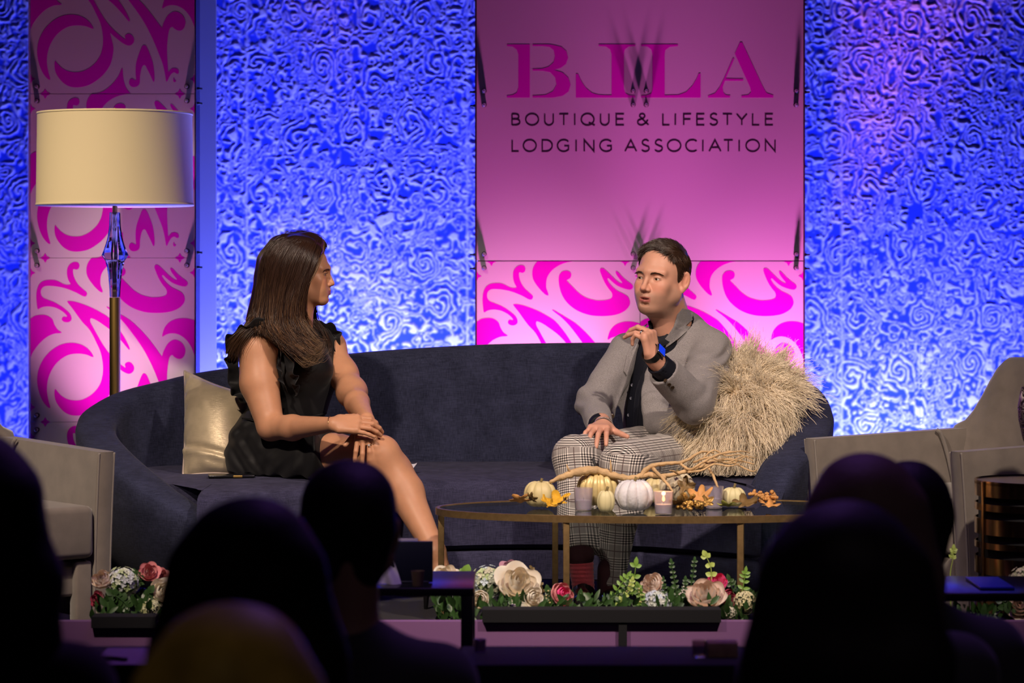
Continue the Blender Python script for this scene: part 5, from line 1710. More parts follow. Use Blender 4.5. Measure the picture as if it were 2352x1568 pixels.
def build_woman():
    YW = 9.36
    hc = W(700, 627, YW); s = .945
    R = rot_frame((1, -.02, -.04), roll=math.radians(0))
    root = empty('person', (W(660, 1050, 9.4)[0], 9.4, 0), 'seated woman in sleeveless black dress with long brown hair, hands on her knee', 'person')
    hp, P = head_prims(hc, R, s, 'f', 0.0)
    body = list(hp)
    nb = W(676, 752, 9.40)
    body += [cap(P(0, -.030, -.045), nb, .050, .052, None, .025), cap(P(0, .0, -.075), W(690, 768, 9.38), .034, .040, None, .03)]
    shR, shL = W(590, 800, 9.29), W(760, 794, 9.52)
    body += [cap(nb - [0, 0, .045], shR, .050, .055, None, .04), cap(nb - [0, 0, .045], shL, .048, .046, None, .04)]
    body += [cap(W(655, 850, 9.42), W(640, 1030, 9.45), .115, .12, ((.5, 1, 0), .7), .04)]
    elR, wrR = W(622, 980, 9.20), W(766, 974, 8.922)
    body += [cap(shR, W(596, 880, 9.26), .066, .066, None, .03), cap(W(596, 880, 9.26), elR, .066, .047, None, .02),
             cap(elR, W(672, 982, 9.12), .044, .042, None, .02), cap(W(672, 982, 9.12), wrR, .043, .0245, ((0, 0, 1), .98), .02)]
    elL, wrL = W(808, 900, 9.34), W(842, 962, 8.972)
    body += [cap(shL, W(788, 860, 9.44), .046, .045, None, .04), cap(W(788, 860, 9.44), elL, .045, .042, None, .05),
             cap(elL, W(820, 925, 9.20), .042, .041, None, .06), cap(W(820, 925, 9.20), wrL, .041, .0250, None, .02)]
    body += hand_prims(wrR, (1, -.03, .0), (.0, -.70, .68), 'r', [(14, 34, 22), (12, 32, 22), (10, 26, 18), (6, 14, 8)], spread=(4, 1, -2, -8), thumb=(50, 15, 5), s=1.0, tuck=30)
    dl_, nl_ = _v((.0, -.58, -1)), _v((.05, -1, .55))
    body += hand_prims(wrL, dl_, nl_, 'l', [(16, 22, 8), (15, 22, 10), (18, 22, 10), (18, 20, 10)], spread=(7, 1, -5, -12), thumb=(22, -14, -4), s=.96, tuck=6)
    kR, aR = W(874, 1046, 9.00), W(1000, 1268, 8.84)
    body += [cap(W(640, 1050, 9.44), W(770, 1052, 9.20), .105, .080, None, .03), cap(W(770, 1052, 9.20), kR, .080, .060, None, .03), ell(kR + [0.002, -.006, .004], (.053, .053, .056), None, .03),
             cap(kR, W(930, 1130, 8.98), .060, .060, None, .03), cap(W(930, 1130, 8.98), aR, .060, .034, None, .03), ell(W(915, 1110, 9.03), (.058, .060, .10), None, .03)]
    # foot in a pointed court shoe
    body += [cap(aR, W(1012, 1305, 8.83), .034, .030, None, .02), cap(W(1005, 1300, 8.85), W(1040, 1372, 8.70), .031, .020, None, .02), ell(W(985, 1318, 8.90), (.028, .034, .030), None, .02)]
    kL = W(862, 1062, 9.12)
    body += [cap(W(650, 1060, 9.58), W(780, 1060, 9.35), .100, .080, None, .03), cap(W(780, 1060, 9.35), kL, .080, .060, None, .03), cap(kL, W(820, 1180, 9.16), .058, .055, None, .02), cap(W(820, 1180, 9.16), W(800, 1330, 9.12), .055, .034, None, .02),
             cap(W(800, 1330, 9.12), W(806, 1378, 8.98), .032, .022, None, .02)]
    lo = np.min([q['lo'] for q in body], 0) - .01; hi = np.max([q['hi'] for q in body], 0) + .01
    ax = [axis_var(lo[0], hi[0], [(W(700, 0, YW)[0], W(775, 0, YW)[0], .0020), (W(775, 0, 9)[0], W(878, 0, 9)[0], .0026)], .0045),
          axis_var(lo[1], hi[1], [(9.30, 9.42, .0028), (8.93, 9.06, .0026)], .0045),
          axis_var(lo[2], hi[2], [(hc[2] - .13, hc[2] + .03, .0020), (W(0, 1062, 9)[2], W(0, 950, 9)[2], .0025)], .0045)]
    V, Fq = surface(body, axes=ax, smooth=1)
    bo = mesh_obj('body', V, Fq, M_skin, root)
    set_col(bo, skin_tint(V, hc, R, s, (.56, .275, .155), (.40, .13, .10)))
    near = (np.abs(V - hc) < .17).all(1)[Fq].all(1)
    bv = bvh_of(V, Fq[near])
    for sx in (1, -1): eye_obj(P(sx * .032, .0690, -.001), R, s, bo, R[:, 1] * 1.0 + R[:, 2] * -.05)
    for sx in (1, -1): brow_strands(P, R, s, bv, sx, M_hair, bo, 90, .8)
    # lashes
    for sx in (1, -1):
        lp = []
        for t in np.linspace(-1, 1, 26):
            p0 = P(sx * .0325 + t * .0105, .0845 - .004 * t * t, .0012 - .0012 * t * t); d = R[:, 1] * .8 + R[:, 2] * .35 + R[:, 0] * t * .3 * sx
            lp.append(np.stack([p0 + d * .0075 * u + R[:, 2] * .002 * u * u for u in np.linspace(0, 1, 4)]))
        strands('eyelash', np.array(lp), np.tile([.0005, .0004, .0003, .0001], (26, 1)), M_hair, bo, np.tile([.01, .006, .005], (26, 1)))

    # ---- dress
    M_dress = mat('black_crepe', (.0075, .0072, .0085), .62, spec=.35, sheen=.08, bump=(500, .15, .0006))
    td = [cap(W(660, 835, 9.42), W(655, 905, 9.44), .142, .128, ((.45, 1, 0), .80), .04),
          cap(W(655, 905, 9.44), W(650, 960, 9.46), .128, .132, ((.45, 1, 0), .85), .04),
          cap(W(622, 790, 9.335), W(715, 785, 9.45), .064, .060, None, .05), ell(W(722, 850, 9.37), (.065, .07, .060), None, .05), ell(W(672, 858, 9.31), (.062, .06, .058), None, .05),
          cap(W(678, 770, 9.40), W(682, 745, 9.395), .066, .056, None, .03), cap(W(735, 785, 9.48), W(738, 860, 9.46), .055, .060, None, .03), cap(W(738, 860, 9.46), W(715, 930, 9.45), .060, .06, None, .03),
          cap(W(680, 760, 9.40), P(0, -.02, -.05), .053, .052, None, .002, -1)]
    sk = [cap(W(650, 965, 9.46), W(625, 1030, 9.45), .135, .165, ((.2, 1, 0), .9), .04),
          cap(W(610, 1040, 9.42), W(745, 1040, 9.20), .135, .105, None, .04), cap(W(640, 1060, 9.58), W(760, 1055, 9.38), .115, .100, None, .04),
          cap(W(565, 1062, 9.38), W(700, 1075, 9.20), .070, .070, None, .04),
          plane_c(W(772, 1050, 9.2), (1, -.55, .38)), custom(lambda p: p[..., 2] - .424, (0, 0, 0), (0, 0, 0), .004, -1)]

    def dfold(p):
        d = .0022 * n3(p, 14, 1.0)
        for c_, dirv, w_, amp, per in ((W(600, 1060, 9.33), (.75, 0, .65), .13, .0075, .075), (W(720, 1050, 9.12), (1, 0, -.1), .13, .0065, .060), (W(650, 1075, 9.2), (.8, 0, -.6), .10, .0050, .05), (W(560, 985, 9.36), (.5, 0, -.9), .07, .004, .045), (W(665, 925, 9.32), (.3, 0, 1), .08, .0025, .04)):
            q_ = p - c_; r_ = np.sqrt((q_ * q_).sum(-1)); t_ = q_ @ (_v(dirv) / np.linalg.norm(dirv))
            d = d + amp * np.exp(-(r_ / w_) ** 2) * np.sin(t_ * 2 * math.pi / per + 1.6 * np.sin(p[..., 0] * 18 + p[..., 2] * 9))
        return d
    sdf_obj('dress_bodice', td, M_dress, root, .0045, disp=lambda p: .0015 * n3(p, 22, .7), smooth=1)
    sdf_obj('dress_skirt', sk, M_dress, root, .0045, disp=dfold, smooth=1)
    wb = MB()
    # ruffles round the armholes and down the front
    W3 = lambda L_: np.array([W(*q) for q in L_])
    ribbon('ruffle', W3([(655, 752, 9.31), (622, 748, 9.25), (592, 752, 9.22), (562, 762, 9.24), (540, 785, 9.30), (530, 815, 9.36)]), [(-.1, -.5, .5), (-.5, -.7, .3), (-.8, -.4, .0)], .040, M_dress, root, .010, 6, seed=1)
    ribbon('ruffle', W3([(562, 772, 9.34), (552, 800, 9.37), (548, 840, 9.38), (552, 875, 9.38), (560, 905, 9.37), (566, 925, 9.37)]), [(-.9, -.5, .3), (-1, -.3, 0), (-.9, -.3, -.3)], .046, M_dress, root, .020, 5, seed=2)
    ribbon('ruffle', W3([(632, 748, 9.26), (648, 775, 9.22), (652, 815, 9.20), (658, 850, 9.20), (668, 880, 9.22), (680, 905, 9.25)]), [(.8, -.5, .1), (.9, -.5, 0), (.9, -.5, -.2)], .036, M_dress, root, .013, 5, seed=3)
    ribbon('ruffle', W3([(632, 760, 9.26), (644, 800, 9.225), (646, 840, 9.22), (652, 875, 9.23), (660, 900, 9.25)]), [(-.3, -1, 0), (-.2, -1, 0), (-.3, -1, -.2)], .024, M_dress, root, .010, 4, seed=4)
    ribbon('ruffle', W3([(718, 752, 9.44), (742, 756, 9.47), (758, 762, 9.48), (766, 780, 9.48), (766, 805, 9.47)]), [(.1, -.4, .7), (.7, -.4, .5), (.9, -.5, 0)], .036, M_dress, root, .009, 4, seed=5)
    ribbon('ruffle', W3([(762, 765, 9.48), (762, 795, 9.46), (764, 825, 9.46), (762, 850, 9.46), (758, 880, 9.46)]), [(.8, -.7, .1), (.9, -.6, 0), (.8, -.6, 0)], .022, M_dress, root, .009, 4, seed=6)
    ribbon('waist_seam', W3([(556, 962, 9.36), (600, 966, 9.315), (650, 968, 9.31), (700, 962, 9.335), (750, 950, 9.42)]), (0, -.3, 1), .006, M_dress, root, .0005, 2, taper=False)
    sdf_obj('shoe', [cap(W(995, 1322, 8.90), W(1045, 1382, 8.68), .036, .022, None, .0), ell(W(1003, 1328, 8.88), (.036, .038, .034), None, .02), cap(W(980, 1335, 8.93), W(978, 1405, 8.93), .014, .006, None, .01),
                     cap(W(1000, 1285, 8.87), W(1020, 1325, 8.80), .036, .030, None, .004, -1)], M_shoe2, root, .0035)
    sdf_obj('shoe', [cap(W(798, 1345, 9.12), W(806, 1392, 8.94), .036, .022, None, .0), ell(W(798, 1348, 9.13), (.036, .038, .034), None, .02), cap(W(797, 1345, 9.15), W(797, 1382, 9.16), .014, .006, None, .01), cap(W(798, 1315, 9.10), W(802, 1350, 9.04), .034, .028, None, .004, -1)], M_shoe2, root, .0035)
    # jewellery
    gold = mat('fine_gold', (.75, .48, .22), .2, metal=1)
    MB().lathe([(.0262 + .0010 * math.cos(a), .0010 * math.sin(a)) for a in np.linspace(0, 2 * math.pi, 7)], 40, Matrix.Translation(Vector(W(759, 974, 8.930))) @ Vector((1, -.2, .12)).to_track_quat('Z', 'Y').to_matrix().to_4x4()).build('bracelet', gold, root)
    dl_ = dl_ / np.linalg.norm(dl_); nl_ = nl_ - dl_ * (nl_ @ dl_); nl_ /= np.linalg.norm(nl_)
    tl_ = np.cross(dl_, nl_); fr_d = rotv(rotv(dl_, nl_, 5), np.cross(nl_, rotv(dl_, nl_, 5)), 18)
    rr_ = wrL + (tl_ * -.0095 + dl_ * .079) * .96 + fr_d * .020
    MB().lathe([(.0088, -.0014), (.0100, -.0014), (.0100, .0014), (.0088, .0014), (.0088, -.0014)], 20, Matrix.Translation(Vector(rr_)) @ Vector(fr_d).to_track_quat('Z', 'Y').to_matrix().to_4x4()).build('ring', mat('white_gold', (.8, .78, .75), .15, metal=1), root)
    g_ = MB().lathe([(.0001, .005), (.003, .0045), (.0045, .002), (.0035, 0), (.0001, -.004)], 8, Matrix.Translation(Vector(rr_) + Vector((0, -.011, 0))) @ Vector((0, -1, .2)).to_track_quat('Z', 'Y').to_matrix().to_4x4()).build('ring_stone', mat('diamond', (.95, .95, .95), .02, trans=.6, ior=2.2), root, smooth=False)
    MB().tube([P(-.082, -.012, -.040), P(-.083, -.012, -.062)], .0008, 6).lathe([(.0001, -.003), (.0028, 0), (.0001, .003)], 10, Matrix.Translation(Vector(P(-.083, -.012, -.064)))).build('earring', gold, root)

    # ---- hair
    G = [
        [(676, 550, 9.40), (646, 566, 9.42), (622, 598, 9.42), (612, 645, 9.41), (606, 695, 9.40), (596, 735, 9.38), (576, 765, 9.36), (552, 792, 9.34)],
        [(690, 548, 9.36), (648, 560, 9.34), (620, 595, 9.32), (612, 640, 9.31), (605, 690, 9.30), (596, 725, 9.29), (582, 748, 9.27), (562, 768, 9.26)],
        [(700, 549, 9.345), (660, 563, 9.29), (632, 600, 9.27), (624, 650, 9.265), (618, 700, 9.255), (614, 735, 9.245), (612, 752, 9.235), (618, 768, 9.23)],
        [(708, 548, 9.34), (672, 562, 9.27), (645, 605, 9.245), (634, 655, 9.24), (632, 706, 9.23), (634, 748, 9.215), (650, 785, 9.19), (678, 810, 9.19)],
        [(715, 549, 9.34), (690, 565, 9.265), (666, 610, 9.24), (654, 660, 9.235), (648, 712, 9.225), (648, 757, 9.21), (664, 795, 9.19), (697, 824, 9.19)],
        [(722, 551, 9.335), (706, 570, 9.26), (688, 615, 9.24), (676, 662, 9.235), (668, 702, 9.225), (668, 745, 9.215), (686, 785, 9.20), (712, 818, 9.20)],
        [(728, 553, 9.33), (718, 578, 9.265), (702, 622, 9.248), (690, 662, 9.24), (682, 700, 9.235), (684, 742, 9.225), (700, 780, 9.22), (720, 806, 9.22)],
        [(734, 556, 9.335), (729, 585, 9.275), (714, 625, 9.258), (702, 664, 9.255), (698, 700, 9.26), (702, 740, 9.275), (712, 775, 9.27), (722, 802, 9.26)],
    ]
    sweep = [(738, 558, 9.33), (736, 585, 9.285), (723, 615, 9.262), (706, 643, 9.246), (684, 664, 9.236), (658, 676, 9.228)]
    farg = [(738, 562, 9.38), (726, 620, 9.44), (716, 690, 9.45), (716, 735, 9.43), (734, 765, 9.42), (744, 800, 9.42), (738, 825, 9.41)]
    Gw = np.array([catmull([W(*q) for q in g_], 6, closed=False) for g_ in G])
    nG, nP, _ = Gw.shape
    hairv = [ell(P(0, -.014, .038), np.array([.083, .103, .084]) * s, R, 0)]
    # keep the face clear
    for i in range(nG):
        for j in range(1, nP - 10, 4):
            hairv.append(cap(Gw[i, j], Gw[i, min(j + 4, nP - 1)], .021 if i < 6 else .014, .021 if i < 6 else .013, None, .02))
    for i in range(0, 6):
        for j in range(8, nP - 14, 5):
            a = Gw[i, j] + [.0, .085, 0]; b = Gw[i, j + 5] + [.0, .085, 0]
            hairv.append(cap(a, b, .045, .045, None, .03))
    hairv.append(custom(lambda p: np.maximum(np.maximum(-(((p - hc) @ R[:, 1]) / s - np.interp(((p - hc) @ R[:, 2]) / s, [-.2, -.02, .03, .06, .09, .12], [.015, .022, .045, .062, .078, .10])), np.abs((p - hc) @ R[:, 0]) - .12), -.35 - 0 * p[..., 0] + np.abs(p[..., 2] - hc[2])), hc - .2, hc + .2, .004, -1))
    Vh, Fh = surface(hairv, .0045, smooth=3)
    ho = mesh_obj('hair', Vh, Fh, M_hair, root)
    set_col(ho, np.tile([.022, .010, .007], (len(Vh), 1)))
    r2 = np.random.default_rng(11)
    N_ = 8500; S = 16
    gi = r2.random(N_) * (nG - 1.001); g0 = gi.astype(int); fr = (gi - g0)[:, None, None]
    base = Gw[g0] * (1 - fr) + Gw[g0 + 1] * fr
    ends = r2.uniform(.78, 1.0, N_)
    tt = np.linspace(0, 1, S)[None] * ends[:, None] * (nP - 1)
    i0 = np.clip(tt.astype(int), 0, nP - 2); f_ = (tt - i0)[..., None]
    ar = np.arange(N_)[:, None]
    Pn = base[ar, i0] * (1 - f_) + base[ar, i0 + 1] * f_
    u = np.linspace(0, 1, S)[None, :, None]
    dep = r2.uniform(-.002, .0065, (N_, 1, 1))
    out = Pn - (hc + np.array([-.01, .02, 0])); out[..., 2] = np.maximum(out[..., 2], -.01) * .8 - .0; out /= np.linalg.norm(out, axis=-1, keepdims=True)
    k1 = .25 + .75 * np.clip(u / .15, 0, 1)
    Pn = Pn + out * (.0205 * k1 * (gi[:, None, None] < 6) + .0135 * k1 * (gi[:, None, None] >= 6) + dep)
    w_ = r2.normal(0, 1, (N_, 1, 3)) * .0035 * (0.3 + u * 1.4)
    ph = r2.uniform(0, 6.28, (N_, 1, 1))
    Pn = Pn + w_ + np.concatenate([np.sin(u * 9 + ph) * .0022 * u * 2, np.cos(u * 8 + ph) * .0018 * u * 2, 0 * u * ph], -1)
    # curl the tips under
    tip = np.clip((u - .72) / .28, 0, 1) ** 2
    Pn = Pn + tip * (r2.normal(0, 1, (N_, 1, 3)) * .008 + np.array([.012, -.004, .004]))
    Rr = np.tile(np.r_[np.full(S - 3, .00080), .0007, .0005, .0002], (N_, 1))
    lum = r2.uniform(.7, 1.3, (N_, 1, 1)); hl = (r2.random((N_, 1, 1)) < .35) * r2.uniform(.3, 1, (N_, 1, 1)) * np.clip((u - .35) / .6, 0.03, 1) ** 1.3
    colr = np.array([[[.036, .016, .010]]]) * lum + hl * np.array([[[.24, .125, .055]]])
    strands('hair_locks', Pn, Rr, M_hair, ho, colr)
    # swept front lock, far side locks and the ends resting on the arm
    def lock(name, path, n, spread, col_, rad=.0010, curl=.006):
        g_ = catmull([W(*q) for q in path], 6, closed=False)
        S_ = len(g_)
        base_ = g_[None] + r2.normal(0, 1, (n, 1, 3)) * spread * (np.linspace(.6, 1.8, S_)[None, :, None])
        ph_ = r2.uniform(0, 6.28, (n, 1, 1)); u_ = np.linspace(0, 1, S_)[None, :, None]
        base_ = base_ + np.concatenate([np.sin(u_ * 10 + ph_), np.cos(u_ * 9 + ph_), np.sin(u_ * 7 + ph_)], -1) * curl * .4 * u_
        R__ = np.tile(np.linspace(rad, rad * .25, S_), (n, 1))
        strands(name, base_, R__, M_hair, ho, np.array([col_]) * r2.uniform(.5, 1.5, (n, 1)))
    lock('swept_lock', sweep, 260, .0042, (.19, .10, .045), .0011)
    lock('swept_lock', [(a + 2, b - 3, c + .006) for a, b, c in sweep[:5]] + [(664, 690, 9.23), (654, 712, 9.23)], 120, .005, (.10, .05, .025), .0011)
    lock('crown_lock', [(742, 560, 9.35), (722, 549, 9.355), (690, 543, 9.37), (655, 551, 9.385), (630, 572, 9.39), (616, 604, 9.39), (610, 650, 9.385), (604, 700, 9.38), (594, 735, 9.37)], 900, .0060, (.038, .017, .011), .0008, .002)
    lock('crown_lock', [(744, 566, 9.36), (728, 549, 9.385), (700, 541, 9.40), (665, 546, 9.42), (636, 566, 9.43), (618, 600, 9.44), (610, 650, 9.43)], 600, .0070, (.038, .017, .011), .0008, .002)
    lock('side_lock', farg, 420, .0085, (.050, .024, .014))
    lock('shoulder_lock', [(590, 735, 9.25), (575, 752, 9.225), (556, 770, 9.215), (540, 792, 9.22), (532, 812, 9.23)], 240, .0085, (.06, .03, .016))
    lock('tip_lock', [(672, 760, 9.20), (690, 790, 9.185), (706, 812, 9.18), (722, 815, 9.19), (734, 800, 9.20)], 240, .008, (.15, .085, .04))
    lock('tip_lock', [(655, 770, 9.20), (668, 798, 9.185), (690, 822, 9.18), (706, 828, 9.18), (718, 815, 9.19)], 240, .007, (.17, .10, .05))
    lock('tip_lock', [(690, 740, 9.22), (704, 765, 9.21), (716, 785, 9.21), (726, 790, 9.21)], 160, .007, (.14, .08, .04))
    return root


def plane_c(c_, d_):
    c_ = _v(c_); d_ = _v(d_) / np.linalg.norm(d_)
    return custom(lambda p: -((p - c_) @ d_), c_, c_, .004, -1)


M_shoe2 = mat('black_court_shoe', (.006, .006, .007), .25, spec=.5)
build_woman()
# ================================================================== cushions
def seat_point(px, py, Y): return W(px, py, Y)


def gold_cushion():
    """square silk cushion standing on one corner edge, seen at a slant"""
    c = W(478, 985, 9.52)
    root = empty('cushion', (c[0], c[1], .425), 'square champagne gold satin cushion leaning behind the woman at the left sofa end', 'cushion')
    m = mat('champagne_silk', (.50, .41, .27), .38, metal=.35, spec=.5, var=(30, .12), sheen=.3)
    N, L = nt(m); b = N['Principled BSDF']
    tc = N.new('ShaderNodeTexCoord'); mp = N.new('ShaderNodeMapping'); mp.inputs['Scale'].default_value = (60, 60, 900)
    L.new(tc.outputs['Object'], mp.inputs[0]); ns = N.new('ShaderNodeTexNoise'); ns.inputs['Scale'].default_value = 1; L.new(mp.outputs[0], ns.inputs['Vector'])
    bp = N.new('ShaderNodeBump'); bp.inputs['Distance'].default_value = .0010; bp.inputs['Strength'].default_value = .6; L.new(ns.outputs['Fac'], bp.inputs['Height']); L.new(bp.outputs['Normal'], b.inputs['Normal'])
    n = 46
    # corners of the cushion, given in place (top left, top right, bottom right, bottom left)
    cs = [W(424, 852, 9.62), W(566, 905, 9.50), W(566, 1092, 9.36), W(420, 1092, 9.40)]
    u = np.linspace(0, 1, n); U, V_ = np.meshgrid(u, u)
    base = ((1 - U) * (1 - V_))[..., None] * cs[0] + (U * (1 - V_))[..., None] * cs[1] + (U * V_)[..., None] * cs[2] + ((1 - U) * V_)[..., None] * cs[3]
    cen_ = base.reshape(-1, 3).mean(0)
    # edges bow inwards between the corners
    pin = (np.sin(np.pi * U) * (np.abs(V_ - .5) * 2) ** 3 + np.sin(np.pi * V_) * (np.abs(U - .5) * 2) ** 3)[..., None] * .055
    base = base + (cen_ - base) * pin
    ex = cs[1] - cs[0]; ey = cs[3] - cs[0]; nn = np.cross(ex, ey); nn /= np.linalg.norm(nn)
    if nn[1] > 0: nn = -nn
    th = (np.sin(np.pi * U) * np.sin(np.pi * V_)) ** .45 * .070
    wr = (.0045 * np.sin(24 * V_ + 9 * U + 3 * np.sin(7 * U)) * np.exp(-((V_ - .93) / .10) ** 2) + .0035 * np.sin(40 * V_ + 5 * np.sin(9 * U)) * np.exp(-((U - .06) / .07) ** 2)
          + .011 * np.exp(-((V_ - .80 - .10 * U) / .035) ** 2) * (U < .95) - .010 * np.exp(-((V_ - .74 - .10 * U) / .03) ** 2))
    f = base + nn * (th + wr * (th > .01))[..., None]; bk = base - nn * (th * .8)[..., None]
    idx = np.arange(n * n).reshape(n, n); Fc = []
    for i in range(n - 1):
        for j in range(n - 1):
            Fc.append((idx[i, j], idx[i + 1, j], idx[i + 1, j + 1], idx[i, j + 1])); Fc.append((n * n + idx[i, j], n * n + idx[i, j + 1], n * n + idx[i + 1, j + 1], n * n + idx[i + 1, j]))
    mesh_obj('cushion_cover', np.vstack([f.reshape(-1, 3), bk.reshape(-1, 3)]), Fc, m, root)
    edge = np.vstack([base[0, :], base[1:, -1], base[-1, -2::-1], base[-2:0:-1, 0]])
    MB().tube(list(edge) + [edge[0], edge[1]], .0042, 8, cap=False).build('piping', mat('satin_piping', (.42, .34, .30), .35, metal=.3), root)


gold_cushion()


def fur_cushion():
    c = W(1735, 960, 9.46)
    root = empty('cushion', (c[0], c[1], .43), 'large shaggy cream fur cushion leaning at the right sofa arm beside the man', 'cushion')
    m = mat('cream_fleece', (.62, .48, .30), .75, sheen=.3, attr='tint', spec=.25)
    O = np.array([W(*q) for q in ((1640, 870, 9.42), (1800, 818, 9.60), (1836, 940, 9.44), (1712, 1072, 9.22), (1610, 1052, 9.20), (1625, 960, 9.30))])
    # pad: fat slanted slab
    ax1 = W(1770, 850, 9.56) - W(1665, 1060, 9.22); ax1 /= np.linalg.norm(ax1)
    nn = np.array([-.28, -.86, .42]); nn -= ax1 * (nn @ ax1); nn /= np.linalg.norm(nn)
    sd = np.cross(ax1, nn)
    Mx = np.stack([sd, ax1, nn], 1)
    cc = W(1700, 938, 9.36)
    pr = [rbox(cc, np.array([.125, .200, .045]), Mx, .040, .02), ell(cc, np.array([.145, .20, .085]), Mx, .04)]
    V, Fq = surface(pr, .008, smooth=2)
    pad = mesh_obj('pad', V, Fq, m, root); set_col(pad, np.tile([.70, .56, .38], (len(V), 1)))
    bm = bmesh.new(); bm.from_mesh(pad.data); bm.normal_update(); nv = np.array([v.normal for v in bm.verts]); bm.free()
    r = np.random.default_rng(4)
    q = V - cc; ok = np.nonzero(nv @ nn > -.35)[0]
    N_ = 12000; S = 10
    pk = r.choice(ok, N_); p0 = V[pk] + r.normal(0, .003, (N_, 3)); nr = nv[pk]
    u = np.linspace(0, 1, S)[None, :, None]
    ln = r.uniform(.055, .105, (N_, 1, 1))
    clump = np.stack([n3(p0, 42, 1), n3(p0, 42, 5), n3(p0, 42, 9)], 1)[:, None]      # neighbouring locks lean together
    down = np.array([-.10, -.10, -1.0])
    out_ = (p0 - cc); out_ /= np.linalg.norm(out_, axis=1, keepdims=True)
    topw = np.clip((p0 - cc) @ ax1 / .15, 0, 1)[:, None, None]
    d0 = nr[:, None] * .60 + out_[:, None] * .40 + clump * .55 + np.array([0, 0, .35]) * topw + r.normal(0, .12, (N_, 1, 3))
    P = p0[:, None] + ln * (u * d0 + u ** 2 * (down * .72 + clump * .25) * (1 - .35 * topw))
    ph = r.uniform(0, 6.28, (N_, 1, 1))
    P = P + np.concatenate([np.sin(u * 15 + ph), np.cos(u * 13 + ph), np.sin(u * 14 - ph)], -1) * .0042 * u
    # keep tips above the seat
    P[..., 2] = np.maximum(P[..., 2], .432 + r.uniform(0, .006, (N_, 1)))
    Rr = np.tile(np.linspace(.0013, .0004, S), (N_, 1)) * r.uniform(.6, 1.3, (N_, 1))
    col = np.array([[.98, .84, .62]]) * r.uniform(.65, 1.25, (N_, 1))
    strands('fur', P, Rr, m, root, col)


fur_cushion()

# small things on the seat
def clutch():
    c = W(535, 1090, 9.20)
    root = empty('phone', (c[0], c[1], .424), 'black phone with gold edge lying on the seat beside the gold cushion', 'phone')
    Mx = Matrix.Translation((c[0], c[1], .4265)) @ Matrix.Rotation(.12, 4, 'Z')
    MB().box((-.085, -.04, -.004), (.075, .04, .005), .003, Mx).build('phone_body', mat('phone_black', (.008, .008, .010), .2), root)
    MB().box((.0, -.0425, -.003), (.032, -.0395, .0045), .001, Mx).build('gold_edge', M_brass, root)
    c = W(944, 1070, 9.38)
    n = 9; V = []; Fc = []
    a, b, c_, d = W(905, 1088, 9.36), W(945, 1083, 9.34), W(958, 1055, 9.42), W(925, 1068, 9.46)
    for i in range(n):
        for j in range(n):
            u, v = i / (n - 1), j / (n - 1)
            p = (1 - u) * (1 - v) * a + u * (1 - v) * b + u * v * c_ + (1 - u) * v * d
            V.append(p + np.array([0, 0, .012 * math.sin(u * 3 + v * 2) * v]))
    for i in range(n - 1):
        for j in range(n - 1): Fc.append((i * n + j, (i + 1) * n + j, (i + 1) * n + j + 1, i * n + j + 1))
    V2 = [p + np.array([0, .0003, -.0006]) for p in V]
    Fc += [tuple(k + n * n for k in f[::-1]) for f in Fc]
    o = mesh_obj('paper_note', V + V2, Fc, mat('white_paper', (.75, .72, .78), .7))
    tag(o, 'crumpled white paper note on the seat just right of the woman', 'paper')


clutch()

# ================================================================== table decoration
def pumpkin(px, py, Y, w, h, ribs, m, label, name='pumpkin', stem=None, depth=.11, yaw=0, group='small pumpkins on the glass table'):
    k = Y / F; R_ = w * k / 2; H = h * k
    x = (px - PX0) * k
    root = empty(name, (x, Y, TZ), label, 'pumpkin', group)
    nu, nv = ribs * 8, 26
    V = []
    for j in range(nv):
        t = j / (nv - 1); ph = -math.pi / 2 + math.pi * t
        r0 = math.cos(ph) ** .72 if math.cos(ph) > 1e-6 else 0
        z = math.sin(ph)
        z = z * (1 - .22 * math.exp(-(r0 / .28) ** 2))
        for i in range(nu):
            a = 2 * math.pi * i / nu
            f = abs(math.sin(a * ribs / 2))
            rr = r0 * (1 - depth * (1 - f ** .55))
            V.append((x + R_ * rr * math.cos(a + yaw), Y + R_ * rr * math.sin(a + yaw), TZ + .0005 + H / 2 + H / 2 * z * (.94 + .06 * f)))
    Fc = [(j * nu + i, j * nu + (i + 1) % nu, (j + 1) * nu + (i + 1) % nu, (j + 1) * nu + i) for j in range(nv - 1) for i in range(nu)]
    mesh_obj('pumpkin_body', V, Fc, m, root)
    sm, sh_, bend = stem or (M_stem, .018, .006)
    top = TZ + H * .90
    MB().tube([(x, Y, top - .012), (x + bend * .2, Y, top), (x + bend * .6, Y, top + sh_ * .6), (x + bend, Y, top + sh_)], [.0065, .0048, .0040, .0046], 8).build('stem', sm, root)
    return root


M_stem = mat('dry_stem', (.20, .15, .06), .8, bump=(200, .5, .002))
M_stemd = mat('dark_stem', (.035, .033, .035), .7, bump=(200, .5, .002))
M_cream = mat('cream_rind', (.72, .60, .30), .45, var=(12, .10))
M_creamg = mat('cream_gold_rind', (.78, .62, .28), .32, metal=.15, var=(40, .22))
M_white = mat('white_painted_rind', (.74, .72, .74), .6, bump=(120, .6, .003), var=(50, .08))
M_pale = mat('pale_yellow_rind', (.74, .66, .36), .5)
M_stripe = mat('striped_rind', (.70, .60, .42), .5, var=(9, .25))
pumpkin(1241, 1130, 8.58, 76, 62, 9, M_cream, 'small cream pumpkin at the left end, above yellow leaves', stem=(M_stem, .016, .006))
pumpkin(1374, 1130, 8.62, 100, 82, 16, M_creamg, 'ribbed cream and gold pumpkin with a tall dark stem', stem=(M_stemd, .052, -.018), depth=.16)
pumpkin(1392, 1142, 8.40, 42, 52, 7, M_pale, 'tiny pale gourd in front of the ribbed gold pumpkin', 'gourd')
